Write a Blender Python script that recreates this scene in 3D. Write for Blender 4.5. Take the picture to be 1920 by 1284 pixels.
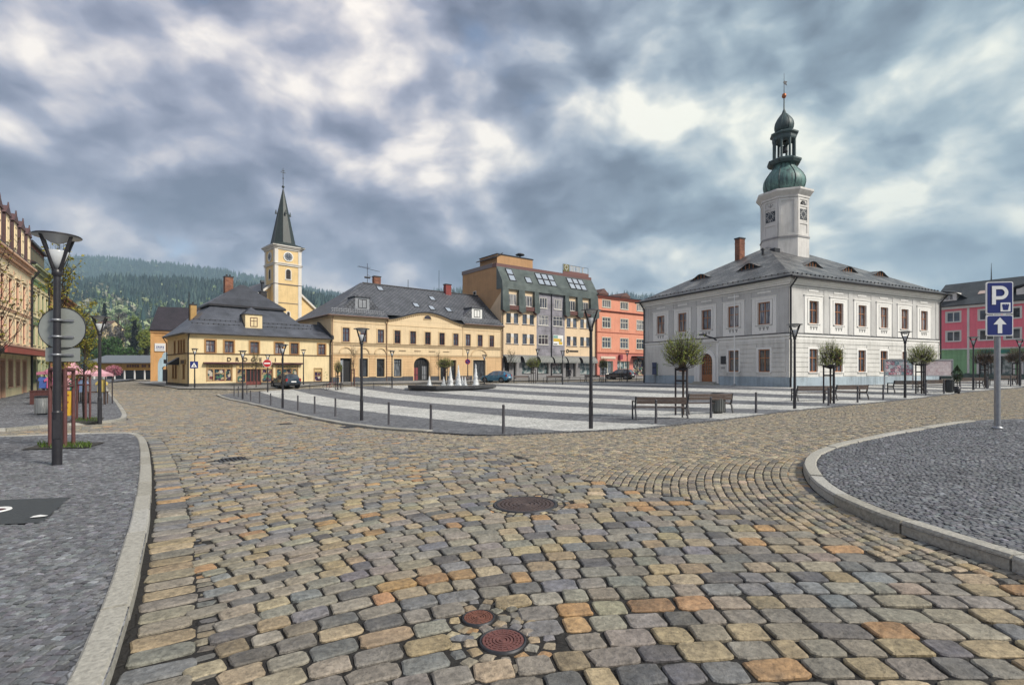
import bpy, bmesh, math, random
import numpy as np
from mathutils import Vector, Matrix

for _o in list(bpy.data.objects):
 bpy.data.objects.remove(_o)
SC = bpy.context.scene
COL = SC.collection
R = math.radians
random.seed(7)
RNG = np.random.default_rng(11)

# ------------------------------------------------------------------ camera
FPX, CXP, HYP, HC = 955.0, 960.0, 692.0, 1.7      # focal length, centre and horizon of the photograph in its pixels, eye height
cam_d = bpy.data.cameras.new('camera')
cam_d.sensor_width = 36.0
cam_d.lens = 36.0 * FPX / 1920.0
cam_d.shift_y = (HYP - 642.0) / 1920.0
cam_d.clip_start = 0.05
cam_d.clip_end = 12000
cam = bpy.data.objects.new('camera', cam_d)
COL.objects.link(cam)
cam.location = (0, 0, HC)
cam.rotation_euler = (R(90), 0, 0)
SC.camera = cam

# ------------------------------------------------------------------ exposure
vs = SC.view_settings
vs.view_transform = 'Standard'
vs.look = 'None'
vs.exposure = 1.85
vs.gamma = 1.0
vs.use_curve_mapping = False
SC.cycles.max_bounces = 6
SC.cycles.diffuse_bounces = 3
SC.cycles.glossy_bounces = 3
SC.cycles.transmission_bounces = 4
SC.cycles.volume_bounces = 0
SC.cycles.transparent_max_bounces = 8

# ------------------------------------------------------------------ sun
SUN_EL, SUN_AZ = 40.0, 118.0          # azimuth clockwise from the view direction (+Y)
sd = bpy.data.lights.new('sun', 'SUN')
sd.energy = 1.5
sd.angle = R(13)
sd.color = (1.0, 0.93, 0.83)
sun = bpy.data.objects.new('sun', sd)
COL.objects.link(sun)
sun.location = (40, -60, 80)
_dv = Vector((math.sin(R(SUN_AZ)) * math.cos(R(SUN_EL)), math.cos(R(SUN_AZ)) * math.cos(R(SUN_EL)), math.sin(R(SUN_EL))))
sun.rotation_euler = _dv.to_track_quat('Z', 'Y').to_euler()

# ------------------------------------------------------------------ world: blue sky seen through a broken cloud deck
W = bpy.data.worlds.new('World')
SC.world = W
W.use_nodes = True


class NT:
 """small helper for building node trees"""
 def __init__(s, tree):
  s.t = tree
  s.n = tree.nodes
  s.l = tree.links

 def node(s, typ, **kw):
  x = s.n.new(typ)
  for k, v in kw.items():
   setattr(x, k, v)
  return x

 def put(s, sock, v):
  if isinstance(v, bpy.types.NodeSocket):
   s.l.new(v, sock)
  elif v is not None:
   if hasattr(sock.default_value, '__len__') and len(sock.default_value) == 4 and len(v) == 3:
    v = (*v, 1)
   sock.default_value = v

 def math(s, op, a, b=None, c=None, clamp=False):
  m = s.node('ShaderNodeMath', operation=op)
  m.use_clamp = clamp
  for i, v in enumerate((a, b, c)):
   if v is not None:
    s.put(m.inputs[i], v)
  return m.outputs[0]

 def vmath(s, op, a, b=None, out=0):
  m = s.node('ShaderNodeVectorMath', operation=op)
  s.put(m.inputs[0], a)
  if b is not None:
   s.put(m.inputs[3 if op == 'SCALE' else 1], b)
  return m.outputs[out]

 def mix(s, f, a, b, blend='MIX'):
  m = s.node('ShaderNodeMix', data_type='RGBA', blend_type=blend)
  s.put(m.inputs[0], f)
  s.put(m.inputs[6], a)
  s.put(m.inputs[7], b)
  return m.outputs[2]

 def noise(s, vec, scale, detail=4, rough=0.5, out=0, dist=0.0):
  m = s.node('ShaderNodeTexNoise')
  if vec is not None:
   s.l.new(vec, m.inputs['Vector'])
  m.inputs['Scale'].default_value = scale
  m.inputs['Detail'].default_value = detail
  m.inputs['Roughness'].default_value = rough
  m.inputs['Distortion'].default_value = dist
  return m.outputs[out]

 def ramp(s, f, stops, interp='LINEAR'):
  m = s.node('ShaderNodeValToRGB')
  cr = m.color_ramp
  cr.interpolation = interp
  while len(cr.elements) < len(stops):
   cr.elements.new(0.5)
  for e, (p, c) in zip(cr.elements, stops):
   e.position = p
   e.color = (*c, 1) if len(c) == 3 else c
  s.put(m.inputs[0], f)
  return m.outputs[0]

 def mrange(s, v, a, b, c=0.0, d=1.0, smooth=False):
  m = s.node('ShaderNodeMapRange')
  if smooth:
   m.interpolation_type = 'SMOOTHSTEP'
  for i, x in enumerate((v, a, b, c, d)):
   s.put(m.inputs[i], x)
  return m.outputs[0]


def build_world():
 W.node_tree.nodes.clear()
 N = NT(W.node_tree)
 tc = N.node('ShaderNodeTexCoord').outputs['Generated']
 sky = N.node('ShaderNodeTexSky', sky_type='NISHITA')
 sky.sun_disc = False
 sky.sun_elevation = R(SUN_EL)
 sky.sun_rotation = R(SUN_AZ)
 # flat cloud deck: direction projected on a plane overhead
 sep = N.node('ShaderNodeSeparateXYZ')
 N.l.new(tc, sep.inputs[0])
 zz = N.math('ADD', N.math('MAXIMUM', sep.outputs[2], 0.0), 0.20)
 comb = N.node('ShaderNodeCombineXYZ')
 N.l.new(N.math('DIVIDE', sep.outputs[0], zz), comb.inputs[0])
 N.l.new(N.math('DIVIDE', sep.outputs[1], zz), comb.inputs[1])
 comb.inputs[2].default_value = 3.7
 P = comb.outputs[0]
 # heaped clouds: noise on the view direction, squeezed so that masses lie flat; lit from above by comparing with the density a little higher up
 mpq = N.node('ShaderNodeMapping')
 N.l.new(tc, mpq.inputs[0])
 mpq.inputs['Scale'].default_value = (1.0, 1.0, 1.6)
 mpq.inputs['Rotation'].default_value = (0, R(9), 0)
 wob = N.noise(mpq.outputs[0], 3.0, 4, 0.5, out=1)
 Q = N.vmath('ADD', mpq.outputs[0], N.vmath('SCALE', N.vmath('SUBTRACT', wob, (0.5, 0.5, 0.5)), 0.16))
 n1 = N.noise(Q, 3.4, 10, 0.54)
 n2 = N.noise(N.vmath('ADD', Q, (0.03, 0.0, 0.10)), 3.4, 5, 0.48)
 fine = N.noise(Q, 9.0, 8, 0.55)
 puff = N.math('ABSOLUTE', N.math('SUBTRACT', N.noise(Q, 4.6, 9, 0.50), 0.5))
 streak = N.noise(P, 1.5, 8, 0.58)
 emb = N.math('MULTIPLY', N.math('SUBTRACT', n1, n2), 2.3)
 # cloud masses seen from the square: bearing, elevation, spread, brightness
 dirw = N.vmath('ADD', tc, N.vmath('SCALE', N.vmath('SUBTRACT', N.noise(tc, 5.0, 5, 0.55, out=1), (0.5, 0.5, 0.5)), 0.20))
 dn = N.vmath('NORMALIZE', dirw)
 blobs = [
  (700, 140, 110, .34), (650, 230, 70, .22), (850, 255, 70, .42), (960, 275, 90, .40), (700, 320, 75, .36), (535, 285, 60, .36),
  (250, 290, 70, .26), (1240, 275, 95, .42), (1190, 70, 120, .26), (1340, 400, 110, .28), (1700, 345, 120, .34),
  (1640, 420, 90, .26), (240, 480, 170, .36), (700, 500, 90, .34), (450, 520, 90, .30), (1560, 270, 70, .28), (480, 60, 120, .12),
  (1140, 520, 90, .16), (80, 260, 110, .12), (1020, 150, 70, .22), (1900, 370, 90, .2), (1480, 330, 60, .25), (1400, 60, 120, .1),
  (300, 180, 150, -.20), (280, 385, 130, -.36), (420, 400, 110, -.30), (645, 375, 65, -.34), (930, 390, 120, -.30), (1060, 430, 140, -.30),
  (1160, 345, 90, -.24), (1540, 140, 110, -.24), (1800, 150, 140, -.20), (860, 30, 170, -.26), (1085, 215, 55, -.22), (1330, 180, 100, -.18),
  (1280, 480, 120, -.10), (480, 200, 100, -.16), (1750, 500, 170, -.04), (40, 60, 140, -.10), (1650, 240, 110, -.14), (590, 140, 40, -.16)]
 acc = None
 for px, py, s, w in blobs:
  v = Vector(((px - CXP) / FPX, 1.0, (HYP - py) / FPX))
  sig = (s / FPX) / v.length
  v.normalize()
  d = N.vmath('DOT_PRODUCT', dn, tuple(v), out=1)
  e = N.math('EXPONENT', N.math('MULTIPLY', N.math('SUBTRACT', d, 1.0), 1.0 / (sig * sig)))
  acc = N.math('MULTIPLY', e, w) if acc is None else N.math('MULTIPLY_ADD', e, w, acc)
 lump = N.noise(Q, 7.0, 9, 0.50)
 lump2 = N.noise(N.vmath('ADD', Q, (0.02, 0.0, 0.055)), 7.0, 6, 0.46)
 emb2 = N.math('MULTIPLY', N.math('SUBTRACT', lump, lump2), 1.7)
 b = N.math('ADD', N.math('MULTIPLY', acc, 0.62), 0.44)
 b = N.math('ADD', b, emb2)
 b = N.math('ADD', b, N.math('MULTIPLY', N.math('SUBTRACT', n1, 0.5), 0.70))
 b = N.math('ADD', b, N.math('MULTIPLY', N.math('SUBTRACT', streak, 0.5), 0.20))
 b = N.math('SUBTRACT', b, N.math('MULTIPLY', N.math('SUBTRACT', puff, 0.09), 1.5))
 b = N.math('ADD', b, emb)
 b = N.math('ADD', b, N.math('MULTIPLY', N.math('SUBTRACT', fine, 0.5), 0.26))
 # dark base lavender-grey to cream tops; cooler towards the right
 b = N.math('MULTIPLY_ADD', N.math('SUBTRACT', b, 0.5), 0.67, 0.50)
 warm = N.ramp(b, [(0.05, (0.080, 0.090, 0.132)), (0.30, (0.130, 0.140, 0.192)), (0.50, (0.205, 0.214, 0.270)), (0.70, (0.360, 0.342, 0.362)), (0.92, (0.590, 0.540, 0.495))])
 cool = N.ramp(b, [(0.05, (0.085, 0.108, 0.138)), (0.30, (0.138, 0.178, 0.215)), (0.50, (0.212, 0.262, 0.292)), (0.70, (0.345, 0.380, 0.378)), (0.92, (0.560, 0.560, 0.490))])
 right = N.mrange(sep.outputs[0], -0.25, 0.5, smooth=True)
 cloud = N.mix(right, warm, cool)
 cov = N.mrange(N.math('ADD', n1, N.math('MULTIPLY', N.math('ABSOLUTE', acc), 0.5)), 0.30, 0.43, smooth=True)
 cov = N.math('ADD', N.math('MULTIPLY', cov, 0.42), 0.58)
 bg1 = N.node('ShaderNodeBackground')
 N.l.new(sky.outputs[0], bg1.inputs[0])
 bg1.inputs[1].default_value = 0.06
 bg2 = N.node('ShaderNodeBackground')
 N.l.new(cloud, bg2.inputs[0])
 bg2.inputs[1].default_value = 0.55
 mx = N.node('ShaderNodeMixShader')
 N.l.new(cov, mx.inputs[0])
 N.l.new(bg1.outputs[0], mx.inputs[1])
 N.l.new(bg2.outputs[0], mx.inputs[2])
 out = N.node('ShaderNodeOutputWorld')
 N.l.new(mx.outputs[0], out.inputs[0])


build_world()

# ------------------------------------------------------------------ the lie of the land: the square sags towards the middle left
_pts = np.array([
 (-7.93, 8.88, -.08), (2.65, 17.13, -.29), (-6.52, 22.08, -.52), (-14.33, 31.83, -.73), (-22.2, 41.98, -.76), (13.33, 24.03, -.16),
 (23.58, 30.56, -.03), (34.6, 38.2, .14), (-34.0, 56.0, -.16), (-23.34, 57.01, -.2), (-12.86, 54.57, -.3), (-15.7, 19.39, -.42),
 (22.7, 41.7, .20), (15, 57.6, .13), (43.5, 51.8, .29), (-22, 61.9, -.02), (-1.5, 79.2, .07), (-32.85, 51.55, -.10), (-22.6, 61.5, .06),
 (15.2, 92.4, .33), (-33.2, 33, -.3), (0, 0, -.02), (0, 3, 0), (-4, 3, 0), (4, 3, .06), (9.7, 10.2, .36), (16, 8, .5), (-12, 3, -.02),
 (-70, 40, -.3), (70, 70, .4), (0, 110, .4), (-60, 100, -.4), (60, 20, .5), (-30, 5, -.1), (35, 90, .35), (0, 15.9, -.3)])


def _tps(r2):
 return np.where(r2 > 1e-9, r2 * np.log(np.maximum(r2, 1e-9)) * 0.5, 0.0)


_A = np.zeros((len(_pts) + 3,) * 2)
_r2 = ((_pts[:, None, :2] - _pts[None, :, :2]) ** 2).sum(-1)
_n = len(_pts)
_A[:_n, :_n] = _tps(_r2) + np.eye(_n) * 25.0
_A[:_n, _n] = 1
_A[:_n, _n + 1:] = _pts[:, :2]
_A[_n:, :_n] = _A[:_n, _n:].T
_b = np.zeros(_n + 3)
_b[:_n] = _pts[:, 2]
_cw = np.linalg.solve(_A, _b)


def GA(x, y):
 x = np.clip(np.asarray(x, float), -75, 75)
 y = np.clip(np.asarray(y, float), -4, 112)
 r2 = (x[..., None] - _pts[:, 0]) ** 2 + (y[..., None] - _pts[:, 1]) ** 2
 return _tps(r2) @ _cw[:_n] + _cw[_n] + x * _cw[_n + 1] + y * _cw[_n + 2]


def G(x, y):
 return float(GA(np.array([x]), np.array([y]))[0])


def gp(px, py, lift=0.0):
 """where the view line through a photograph pixel meets the ground"""
 k, s = (px - CXP) / FPX, (HYP - py) / FPX
 ys = np.concatenate([np.linspace(1.5, 130, 900)])
 f = HC + s * ys - GA(k * ys, ys) - lift
 i = np.nonzero(f < 0)[0]
 if len(i) == 0:
  y = 130.0
 else:
  i = i[0]
  if i == 0:
   y = ys[0]
  else:
   a, b_ = ys[i - 1], ys[i]
   y = a + (b_ - a) * f[i - 1] / (f[i - 1] - f[i])
 return Vector((k * y, y, G(k * y, y)))


# ------------------------------------------------------------------ mesh helpers
def setp(o, label=None, cat=None, group=None, kind=None):
 if label:
  o['label'] = label
 if cat:
  o['category'] = cat
 if group:
  o['group'] = group
 if kind:
  o['kind'] = kind
 return o


def empty(name, loc=(0, 0, 0), rz=0.0, label=None, cat=None, group=None):
 o = bpy.data.objects.new(name, None)
 COL.objects.link(o)
 o.location = loc
 o.rotation_euler = (0, 0, rz)
 o.empty_display_size = 0.2
 return setp(o, label, cat, group)


class MB:
 """collects faces and links them as ONE mesh object; face uv in metres along the face"""
 def __init__(s):
  s.v, s.f, s.m, s.sm = [], [], [], []

 def add(s, pts, faces, mi=0, smooth=False):
  b = len(s.v)
  s.v.extend([tuple(p) for p in pts])
  for f in faces:
   s.f.append([b + i for i in f])
   s.m.append(mi)
   s.sm.append(smooth)

 def poly(s, pts, mi=0, smooth=False):
  s.add(pts, [list(range(len(pts)))], mi, smooth)

 def box(s, a, b, mi=0, fr=None):
  x0, y0, z0 = a
  x1, y1, z1 = b
  P = [(x0, y0, z0), (x1, y0, z0), (x1, y1, z0), (x0, y1, z0), (x0, y0, z1), (x1, y0, z1), (x1, y1, z1), (x0, y1, z1)]
  if fr:
   P = [fr(*p) for p in P]
  s.add(P, [(0, 3, 2, 1), (4, 5, 6, 7), (0, 1, 5, 4), (1, 2, 6, 5), (2, 3, 7, 6), (3, 0, 4, 7)], mi)

 def tube(s, p0, p1, r0, r1=None, n=8, mi=0, cap=True, smooth=True):
  r1 = r0 if r1 is None else r1
  p0, p1 = Vector(p0), Vector(p1)
  d = (p1 - p0)
  if d.length < 1e-6:
   return
  d.normalize()
  a = d.orthogonal().normalized()
  b = d.cross(a)
  P = []
  for p, r in ((p0, r0), (p1, r1)):
   for i in range(n):
    t = 2 * math.pi * i / n
    P.append(p + a * (r * math.cos(t)) + b * (r * math.sin(t)))
  F = [(i, (i + 1) % n, n + (i + 1) % n, n + i) for i in range(n)]
  s.add(P, F, mi, smooth)
  if cap:
   s.add(P[:n], [list(range(n))[::-1]], mi)
   s.add(P[n:], [list(range(n))], mi)

 def path(s, pts, r, n=6, mi=0):
  for a, b in zip(pts[:-1], pts[1:]):
   s.tube(a, b, r, r, n, mi)

 def lathe(s, prof, n=16, mi=0, smooth=True, c=(0, 0), rot=0.0, fn=None):
  P = []
  for r, z in prof:
   for i in range(n):
    t = 2 * math.pi * i / n + rot
    P.append((c[0] + r * math.cos(t), c[1] + r * math.sin(t), z))
  if fn:
   P = [fn(p) for p in P]
  F = []
  for k in range(len(prof) - 1):
   for i in range(n):
    j = (i + 1) % n
    F.append((k * n + i, k * n + j, (k + 1) * n + j, (k + 1) * n + i))
  s.add(P, F, mi, smooth)

 def cut(s):
  s.cuts = getattr(s, 'cuts', []) + [(len(s.v), len(s.f))]

 def build_each(s, name, mats, parent=None):
  """one object per stretch between cuts"""
  a = (0, 0)
  for b in getattr(s, 'cuts', []) + [(len(s.v), len(s.f))]:
   if b[1] > a[1]:
    q = MB()
    q.v = s.v[a[0]:b[0]]
    q.f = [[i - a[0] for i in f] for f in s.f[a[1]:b[1]]]
    q.m, q.sm = s.m[a[1]:b[1]], s.sm[a[1]:b[1]]
    q.build(name, mats, parent)
   a = b

 def build(s, name, mats, parent=None, loc=None, rz=0.0, label=None, cat=None, group=None, kind=None):
  me = bpy.data.meshes.new(name)
  me.from_pydata(s.v, [], s.f)
  for m in (mats if isinstance(mats, (list, tuple)) else [mats]):
   me.materials.append(m)
  if s.f:
   me.polygons.foreach_set('material_index', s.m)
   me.polygons.foreach_set('use_smooth', s.sm)
   nl = len(me.loops)
   lv = np.empty(nl, np.int32)
   me.loops.foreach_get('vertex_index', lv)
   co = np.empty(len(s.v) * 3)
   me.vertices.foreach_get('co', co)
   co = co.reshape(-1, 3)[lv]
   nf = len(me.polygons)
   tot = np.empty(nf, np.int32)
   me.polygons.foreach_get('loop_total', tot)
   nor = np.empty(nf * 3)
   me.polygons.foreach_get('normal', nor)
   nn = np.repeat(nor.reshape(-1, 3), tot, axis=0)
   u = np.stack([-nn[:, 1], nn[:, 0], np.zeros(nl)], 1)
   ln = np.linalg.norm(u, axis=1)
   u[ln < 1e-3] = (1, 0, 0)
   u /= np.maximum(np.linalg.norm(u, axis=1), 1e-6)[:, None]
   vv = np.cross(nn, u)
   uv = np.stack([(co * u).sum(1), (co * vv).sum(1)], 1)
   l = me.uv_layers.new(name='uv')
   l.data.foreach_set('uv', uv.astype(np.float32).ravel())
  me.update()
  return link(name, me, parent, loc, rz, label, cat, group, kind)


def link(name, me, parent=None, loc=None, rz=0.0, label=None, cat=None, group=None, kind=None):
 o = bpy.data.objects.new(name, me)
 COL.objects.link(o)
 if parent is not None:
  o.parent = parent
 if loc is not None:
  o.location = loc
 if rz:
  o.rotation_euler = (0, 0, rz)
 return setp(o, label, cat, group, kind)


def copy_tree(o, parent=None):
 c = o.copy()
 COL.objects.link(c)
 if parent is not None:
  c.parent = parent
  c.matrix_parent_inverse = o.matrix_parent_inverse.copy()
 for k in KIDS.get(o.name, list(o.children)):
  copy_tree(k, c)
 return c


KIDS = {}


def np_mesh(name, V, faces, mats, cols=None, mi=None, parent=None, smooth=False, **kw):
 """fast mesh from numpy: faces = list of (M,k) index arrays; cols = one colour per vertex"""
 me = bpy.data.meshes.new(name)
 me.vertices.add(len(V))
 me.vertices.foreach_set('co', np.asarray(V, np.float32).ravel())
 li, st, c = [], [], 0
 for F in faces:
  F = np.asarray(F, np.int32)
  li.append(F.ravel())
  st.append(c + np.arange(len(F)) * F.shape[1])
  c += F.size
 li = np.concatenate(li)
 st = np.concatenate(st).astype(np.int32)
 me.loops.add(len(li))
 me.loops.foreach_set('vertex_index', li)
 me.polygons.add(len(st))
 me.polygons.foreach_set('loop_start', st)
 for m in (mats if isinstance(mats, (list, tuple)) else [mats]):
  me.materials.append(m)
 if mi is not None:
  me.polygons.foreach_set('material_index', np.asarray(mi, np.int32))
 me.polygons.foreach_set('use_smooth', np.full(len(st), smooth))
 me.update(calc_edges=True)
 me.validate()
 if cols is not None:
  a = me.color_attributes.new('tint', 'FLOAT_COLOR', 'POINT')
  cc = np.ones((len(V), 4), np.float32)
  cc[:, :3] = cols
  a.data.foreach_set('color', cc.ravel())
 return link(name, me, parent, **kw)


# ------------------------------------------------------------------ materials
def _new(name):
 m = bpy.data.materials.new(name)
 m.use_nodes = True
 m.node_tree.nodes.clear()
 N = NT(m.node_tree)
 out = N.node('ShaderNodeOutputMaterial')
 bs = N.node('ShaderNodeBsdfPrincipled')
 N.l.new(bs.outputs[0], out.inputs[0])
 return m, N, bs


def lin(*c):
 return tuple((x / 12.92 if x <= .04045 else ((x + .055) / 1.055) ** 2.4) for x in (y / 255 for y in c))


def plain(name, col, rough=0.6, metal=0.0, var=0.12, scale=6.0, bump=0.0, spec=0.5, coat=0.0):
 m, N, bs = _new(name)
 tc = N.node('ShaderNodeTexCoord').outputs['Object']
 n = N.noise(tc, scale, 5, 0.6)
 k = N.mrange(n, 0.25, 0.75, 1 - var, 1 + var)
 N.put(bs.inputs['Base Color'], N.vmath('SCALE', (*col,), k))
 N.put(bs.inputs['Roughness'], N.mrange(n, 0.2, 0.8, max(rough - 0.08, 0.02), min(rough + 0.08, 1)))
 bs.inputs['Metallic'].default_value = metal
 bs.inputs['Specular IOR Level'].default_value = spec
 bs.inputs['Coat Weight'].default_value = coat
 if bump:
  b = N.node('ShaderNodeBump')
  b.inputs['Strength'].default_value = bump
  b.inputs['Distance'].default_value = 0.02
  N.l.new(n, b.inputs['Height'])
  N.l.new(b.outputs[0], bs.inputs['Normal'])
 return m


def plaster(name, col, stain=0.22, rough=0.85):
 """painted render: blotches, rain streaks, grain"""
 m, N, bs = _new(name)
 tc = N.node('ShaderNodeTexCoord').outputs['Object']
 mp = N.node('ShaderNodeMapping')
 N.l.new(tc, mp.inputs[0])
 mp.inputs['Scale'].default_value = (1.9, 1.9, 0.16)
 st = N.noise(mp.outputs[0], 1.6, 6, 0.65)
 bl = N.noise(tc, 0.45, 6, 0.62)
 fi = N.noise(tc, 14, 4, 0.7)
 stain *= 1.55
 k = N.math('ADD', N.mrange(st, 0.3, 0.72, 1 - stain * .6, 1 + stain * .35), N.mrange(bl, 0.3, 0.7, -stain * .6, stain * .5))
 k = N.math('ADD', k, N.mrange(fi, 0.3, 0.7, -0.05, 0.05))
 c = N.vmath('SCALE', (*col,), k)
 dirt = N.mrange(N.math('MULTIPLY', st, bl), 0.29, 0.42, 0, 0.42)
 c = N.mix(dirt, c, tuple(x * .55 + .03 for x in col))
 N.put(bs.inputs['Base Color'], c)
 bs.inputs['Roughness'].default_value = rough
 bs.inputs['Specular IOR Level'].default_value = 0.25
 b = N.node('ShaderNodeBump')
 b.inputs['Strength'].default_value = 0.25
 b.inputs['Distance'].default_value = 0.01
 N.l.new(fi, b.inputs['Height'])
 N.l.new(b.outputs[0], bs.inputs['Normal'])
 return m


def tiles(name, c1, c2, w=0.3, h=0.2, rot=0.0, mortar=(0.02, 0.02, 0.025), rough=0.5, spec=0.5, msize=0.02, bump=0.6, lichen=None, offset=0.5):
 """slates, tiles or bricks laid in the face's own metres"""
 m, N, bs = _new(name)
 uv = N.node('ShaderNodeUVMap')
 mp = N.node('ShaderNodeMapping')
 N.l.new(uv.outputs[0], mp.inputs[0])
 mp.inputs['Rotation'].default_value = (0, 0, rot)
 br = N.node('ShaderNodeTexBrick')
 br.offset = offset
 N.l.new(mp.outputs[0], br.inputs['Vector'])
 br.inputs['Color1'].default_value = (*c1, 1)
 br.inputs['Color2'].default_value = (*c2, 1)
 br.inputs['Mortar'].default_value = (*mortar, 1)
 br.inputs['Scale'].default_value = 1.0
 br.inputs['Mortar Size'].default_value = msize
 br.inputs['Mortar Smooth'].default_value = 0.3
 br.inputs['Brick Width'].default_value = w
 br.inputs['Row Height'].default_value = h
 n = N.noise(uv.outputs[0], 0.7, 6, 0.6)
 n2 = N.noise(uv.outputs[0], 9, 4, 0.6)
 k = N.math('ADD', N.mrange(n, 0.3, 0.7, 0.62, 1.32), N.mrange(n2, 0.3, 0.7, -0.15, 0.15))
 c = N.vmath('SCALE', br.outputs[0], k)
 if lichen:
  c = N.mix(N.mrange(N.math('ADD', n, N.math('MULTIPLY', n2, 0.5)), 0.72, 0.95, 0, 0.6), c, lichen)
 N.put(bs.inputs['Base Color'], c)
 N.put(bs.inputs['Roughness'], N.mrange(n2, 0.2, 0.8, rough - .12, rough + .12))
 bs.inputs['Specular IOR Level'].default_value = spec
 b = N.node('ShaderNodeBump')
 b.inputs['Strength'].default_value = bump
 b.inputs['Distance'].default_value = 0.02
 N.l.new(N.math('SUBTRACT', N.math('MULTIPLY', n2, 0.3), br.outputs[1]), b.inputs['Height'])
 N.l.new(b.outputs[0], bs.inputs['Normal'])
 return m


def glass_dark(name, col=(0.03, 0.035, 0.045), curtain=None, rough=0.08):
 """window pane: dark room behind reflecting glass, here and there a pale curtain"""
 m, N, bs = _new(name)
 tc = N.node('ShaderNodeTexCoord').outputs['Object']
 oi = N.node('ShaderNodeObjectInfo')
 v = N.vmath('ADD', tc, N.vmath('SCALE', (7.1, 3.3, 5.7), oi.outputs['Random']))
 n = N.noise(v, 1.6, 3, 0.5)
 c = N.vmath('SCALE', (*col,), N.math('MULTIPLY', N.mrange(n, 0.3, 0.7, 0.5, 1.9), N.mrange(oi.outputs['Random'], 0, 1, .5, 2.4)))
 if curtain:
  mp = N.node('ShaderNodeMapping')
  N.l.new(v, mp.inputs[0])
  mp.inputs['Scale'].default_value = (5, 5, 0.3)
  cn = N.noise(mp.outputs[0], 2.2, 3, 0.5)
  c = N.mix(N.math('MULTIPLY', N.mrange(cn, 0.47, 0.55, 0, 0.8), N.mrange(oi.outputs['Random'], .35, .6, 0.1, 1)), c, curtain)
 N.put(bs.inputs['Base Color'], c)
 bs.inputs['Roughness'].default_value = rough
 bs.inputs['Specular IOR Level'].default_value = 0.9
 b = N.node('ShaderNodeBump')
 b.inputs['Strength'].default_value = 0.12
 b.inputs['Distance'].default_value = 0.05
 N.l.new(N.noise(v, 1.1, 2, 0.5), b.inputs['Height'])
 N.l.new(b.outputs[0], bs.inputs['Normal'])
 return m


def tinted(name, rough=0.75, nscale=22.0, amt=0.25, bump=0.5, spec=0.4, bdist=0.01, trans=0.0, dust=None):
 """colour comes per piece from the 'tint' attribute, then grain on top"""
 m, N, bs = _new(name)
 at = N.node('ShaderNodeAttribute', attribute_name='tint')
 tc = N.node('ShaderNodeTexCoord').outputs['Object']
 n = N.noise(tc, nscale, 6, 0.65)
 n2 = N.noise(tc, nscale * 0.22, 4, 0.6)
 k = N.math('ADD', N.mrange(n, 0.25, 0.75, 1 - amt, 1 + amt), N.mrange(n2, 0.3, 0.7, -amt * .5, amt * .5))
 base = at.outputs['Color']
 if dust:
  pit = N.noise(tc, nscale * 3.2, 3, 0.6)
  k = N.math('MULTIPLY', k, N.mrange(pit, .30, .42, .55, 1.0))
  dn = N.math('ADD', N.noise(tc, 0.9, 6, 0.65), N.math('MULTIPLY', N.noise(tc, 7.0, 4, 0.6), 0.5))
  base = N.mix(N.mrange(dn, .55, .98, 0.0, .50), base, dust)
 N.put(bs.inputs['Base Color'], N.vmath('SCALE', base, k))
 N.put(bs.inputs['Roughness'], N.mrange(n2, 0.25, 0.75, rough - 0.14, min(rough + 0.14, 1)))
 bs.inputs['Specular IOR Level'].default_value = spec
 if bump:
  b = N.node('ShaderNodeBump')
  b.inputs['Strength'].default_value = bump
  b.inputs['Distance'].default_value = bdist
  N.l.new(n, b.inputs['Height'])
  N.l.new(b.outputs[0], bs.inputs['Normal'])
 if trans:
  bs.inputs['Subsurface Weight'].default_value = 0
  tr = N.node('ShaderNodeBsdfTranslucent')
  N.l.new(at.outputs['Color'], tr.inputs[0])
  mx = N.node('ShaderNodeMixShader')
  mx.inputs[0].default_value = trans
  N.l.new(bs.outputs[0], mx.inputs[1])
  N.l.new(tr.outputs[0], mx.inputs[2])
  out = [x for x in N.n if x.type == 'OUTPUT_MATERIAL'][0]
  N.l.new(mx.outputs[0], out.inputs[0])
 return m


M = {}
M['lamp_black'] = plain('lamp_black', (0.022, 0.021, 0.026), 0.42, 0.0, 0.2, 9, 0.05)
M['iron'] = plain('iron', (0.035, 0.036, 0.042), 0.5, 0.3, 0.2, 9, 0.05)
M['bollard'] = plain('bollard', (0.085, 0.082, 0.09), 0.45, 0.4, 0.2, 8, 0.1)
M['galv'] = plain('galv', (0.30, 0.31, 0.33), 0.45, 0.6, 0.15, 14, 0.05)
M['sign_back'] = plain('sign_back', (0.33, 0.35, 0.33), 0.5, 0.3, 0.12, 3, 0.0)
M['white'] = plain('white', (0.72, 0.72, 0.70), 0.5, 0, 0.06, 8)
M['white_enamel'] = plain('white_enamel', (0.78, 0.78, 0.77), 0.35, 0, 0.04, 8)
M['sign_blue'] = plain('sign_blue', (0.010, 0.020, 0.15), 0.35, 0, 0.06, 4)
M['sign_red'] = plain('sign_red', (0.42, 0.02, 0.02), 0.35, 0, 0.06, 4)
M['wood_dark'] = plain('wood_dark', (0.085, 0.050, 0.035), 0.6, 0, 0.35, 12, 0.2)
M['wood_bench'] = plain('wood_bench', (0.125, 0.092, 0.078), 0.55, 0, 0.35, 14, 0.2)
M['stake'] = plain('stake', (0.105, 0.040, 0.038), 0.7, 0, 0.3, 12, 0.2)
M['stake_dark'] = plain('stake_dark', (0.030, 0.024, 0.028), 0.7, 0, 0.3, 12, 0.2)
M['bark'] = plain('bark', (0.050, 0.036, 0.028), 0.9, 0, 0.4, 16, 0.5)
M['stone_kerb'] = plain('stone_kerb', (0.34, 0.325, 0.285), 0.8, 0, 0.34, 30, 0.6)
M['kerb_b'] = plain('kerb_b', (0.29, 0.275, 0.235), 0.8, 0, 0.40, 22, 0.6)
M['kerb_c'] = plain('kerb_c', (0.37, 0.36, 0.33), 0.8, 0, 0.34, 34, 0.6)
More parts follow.
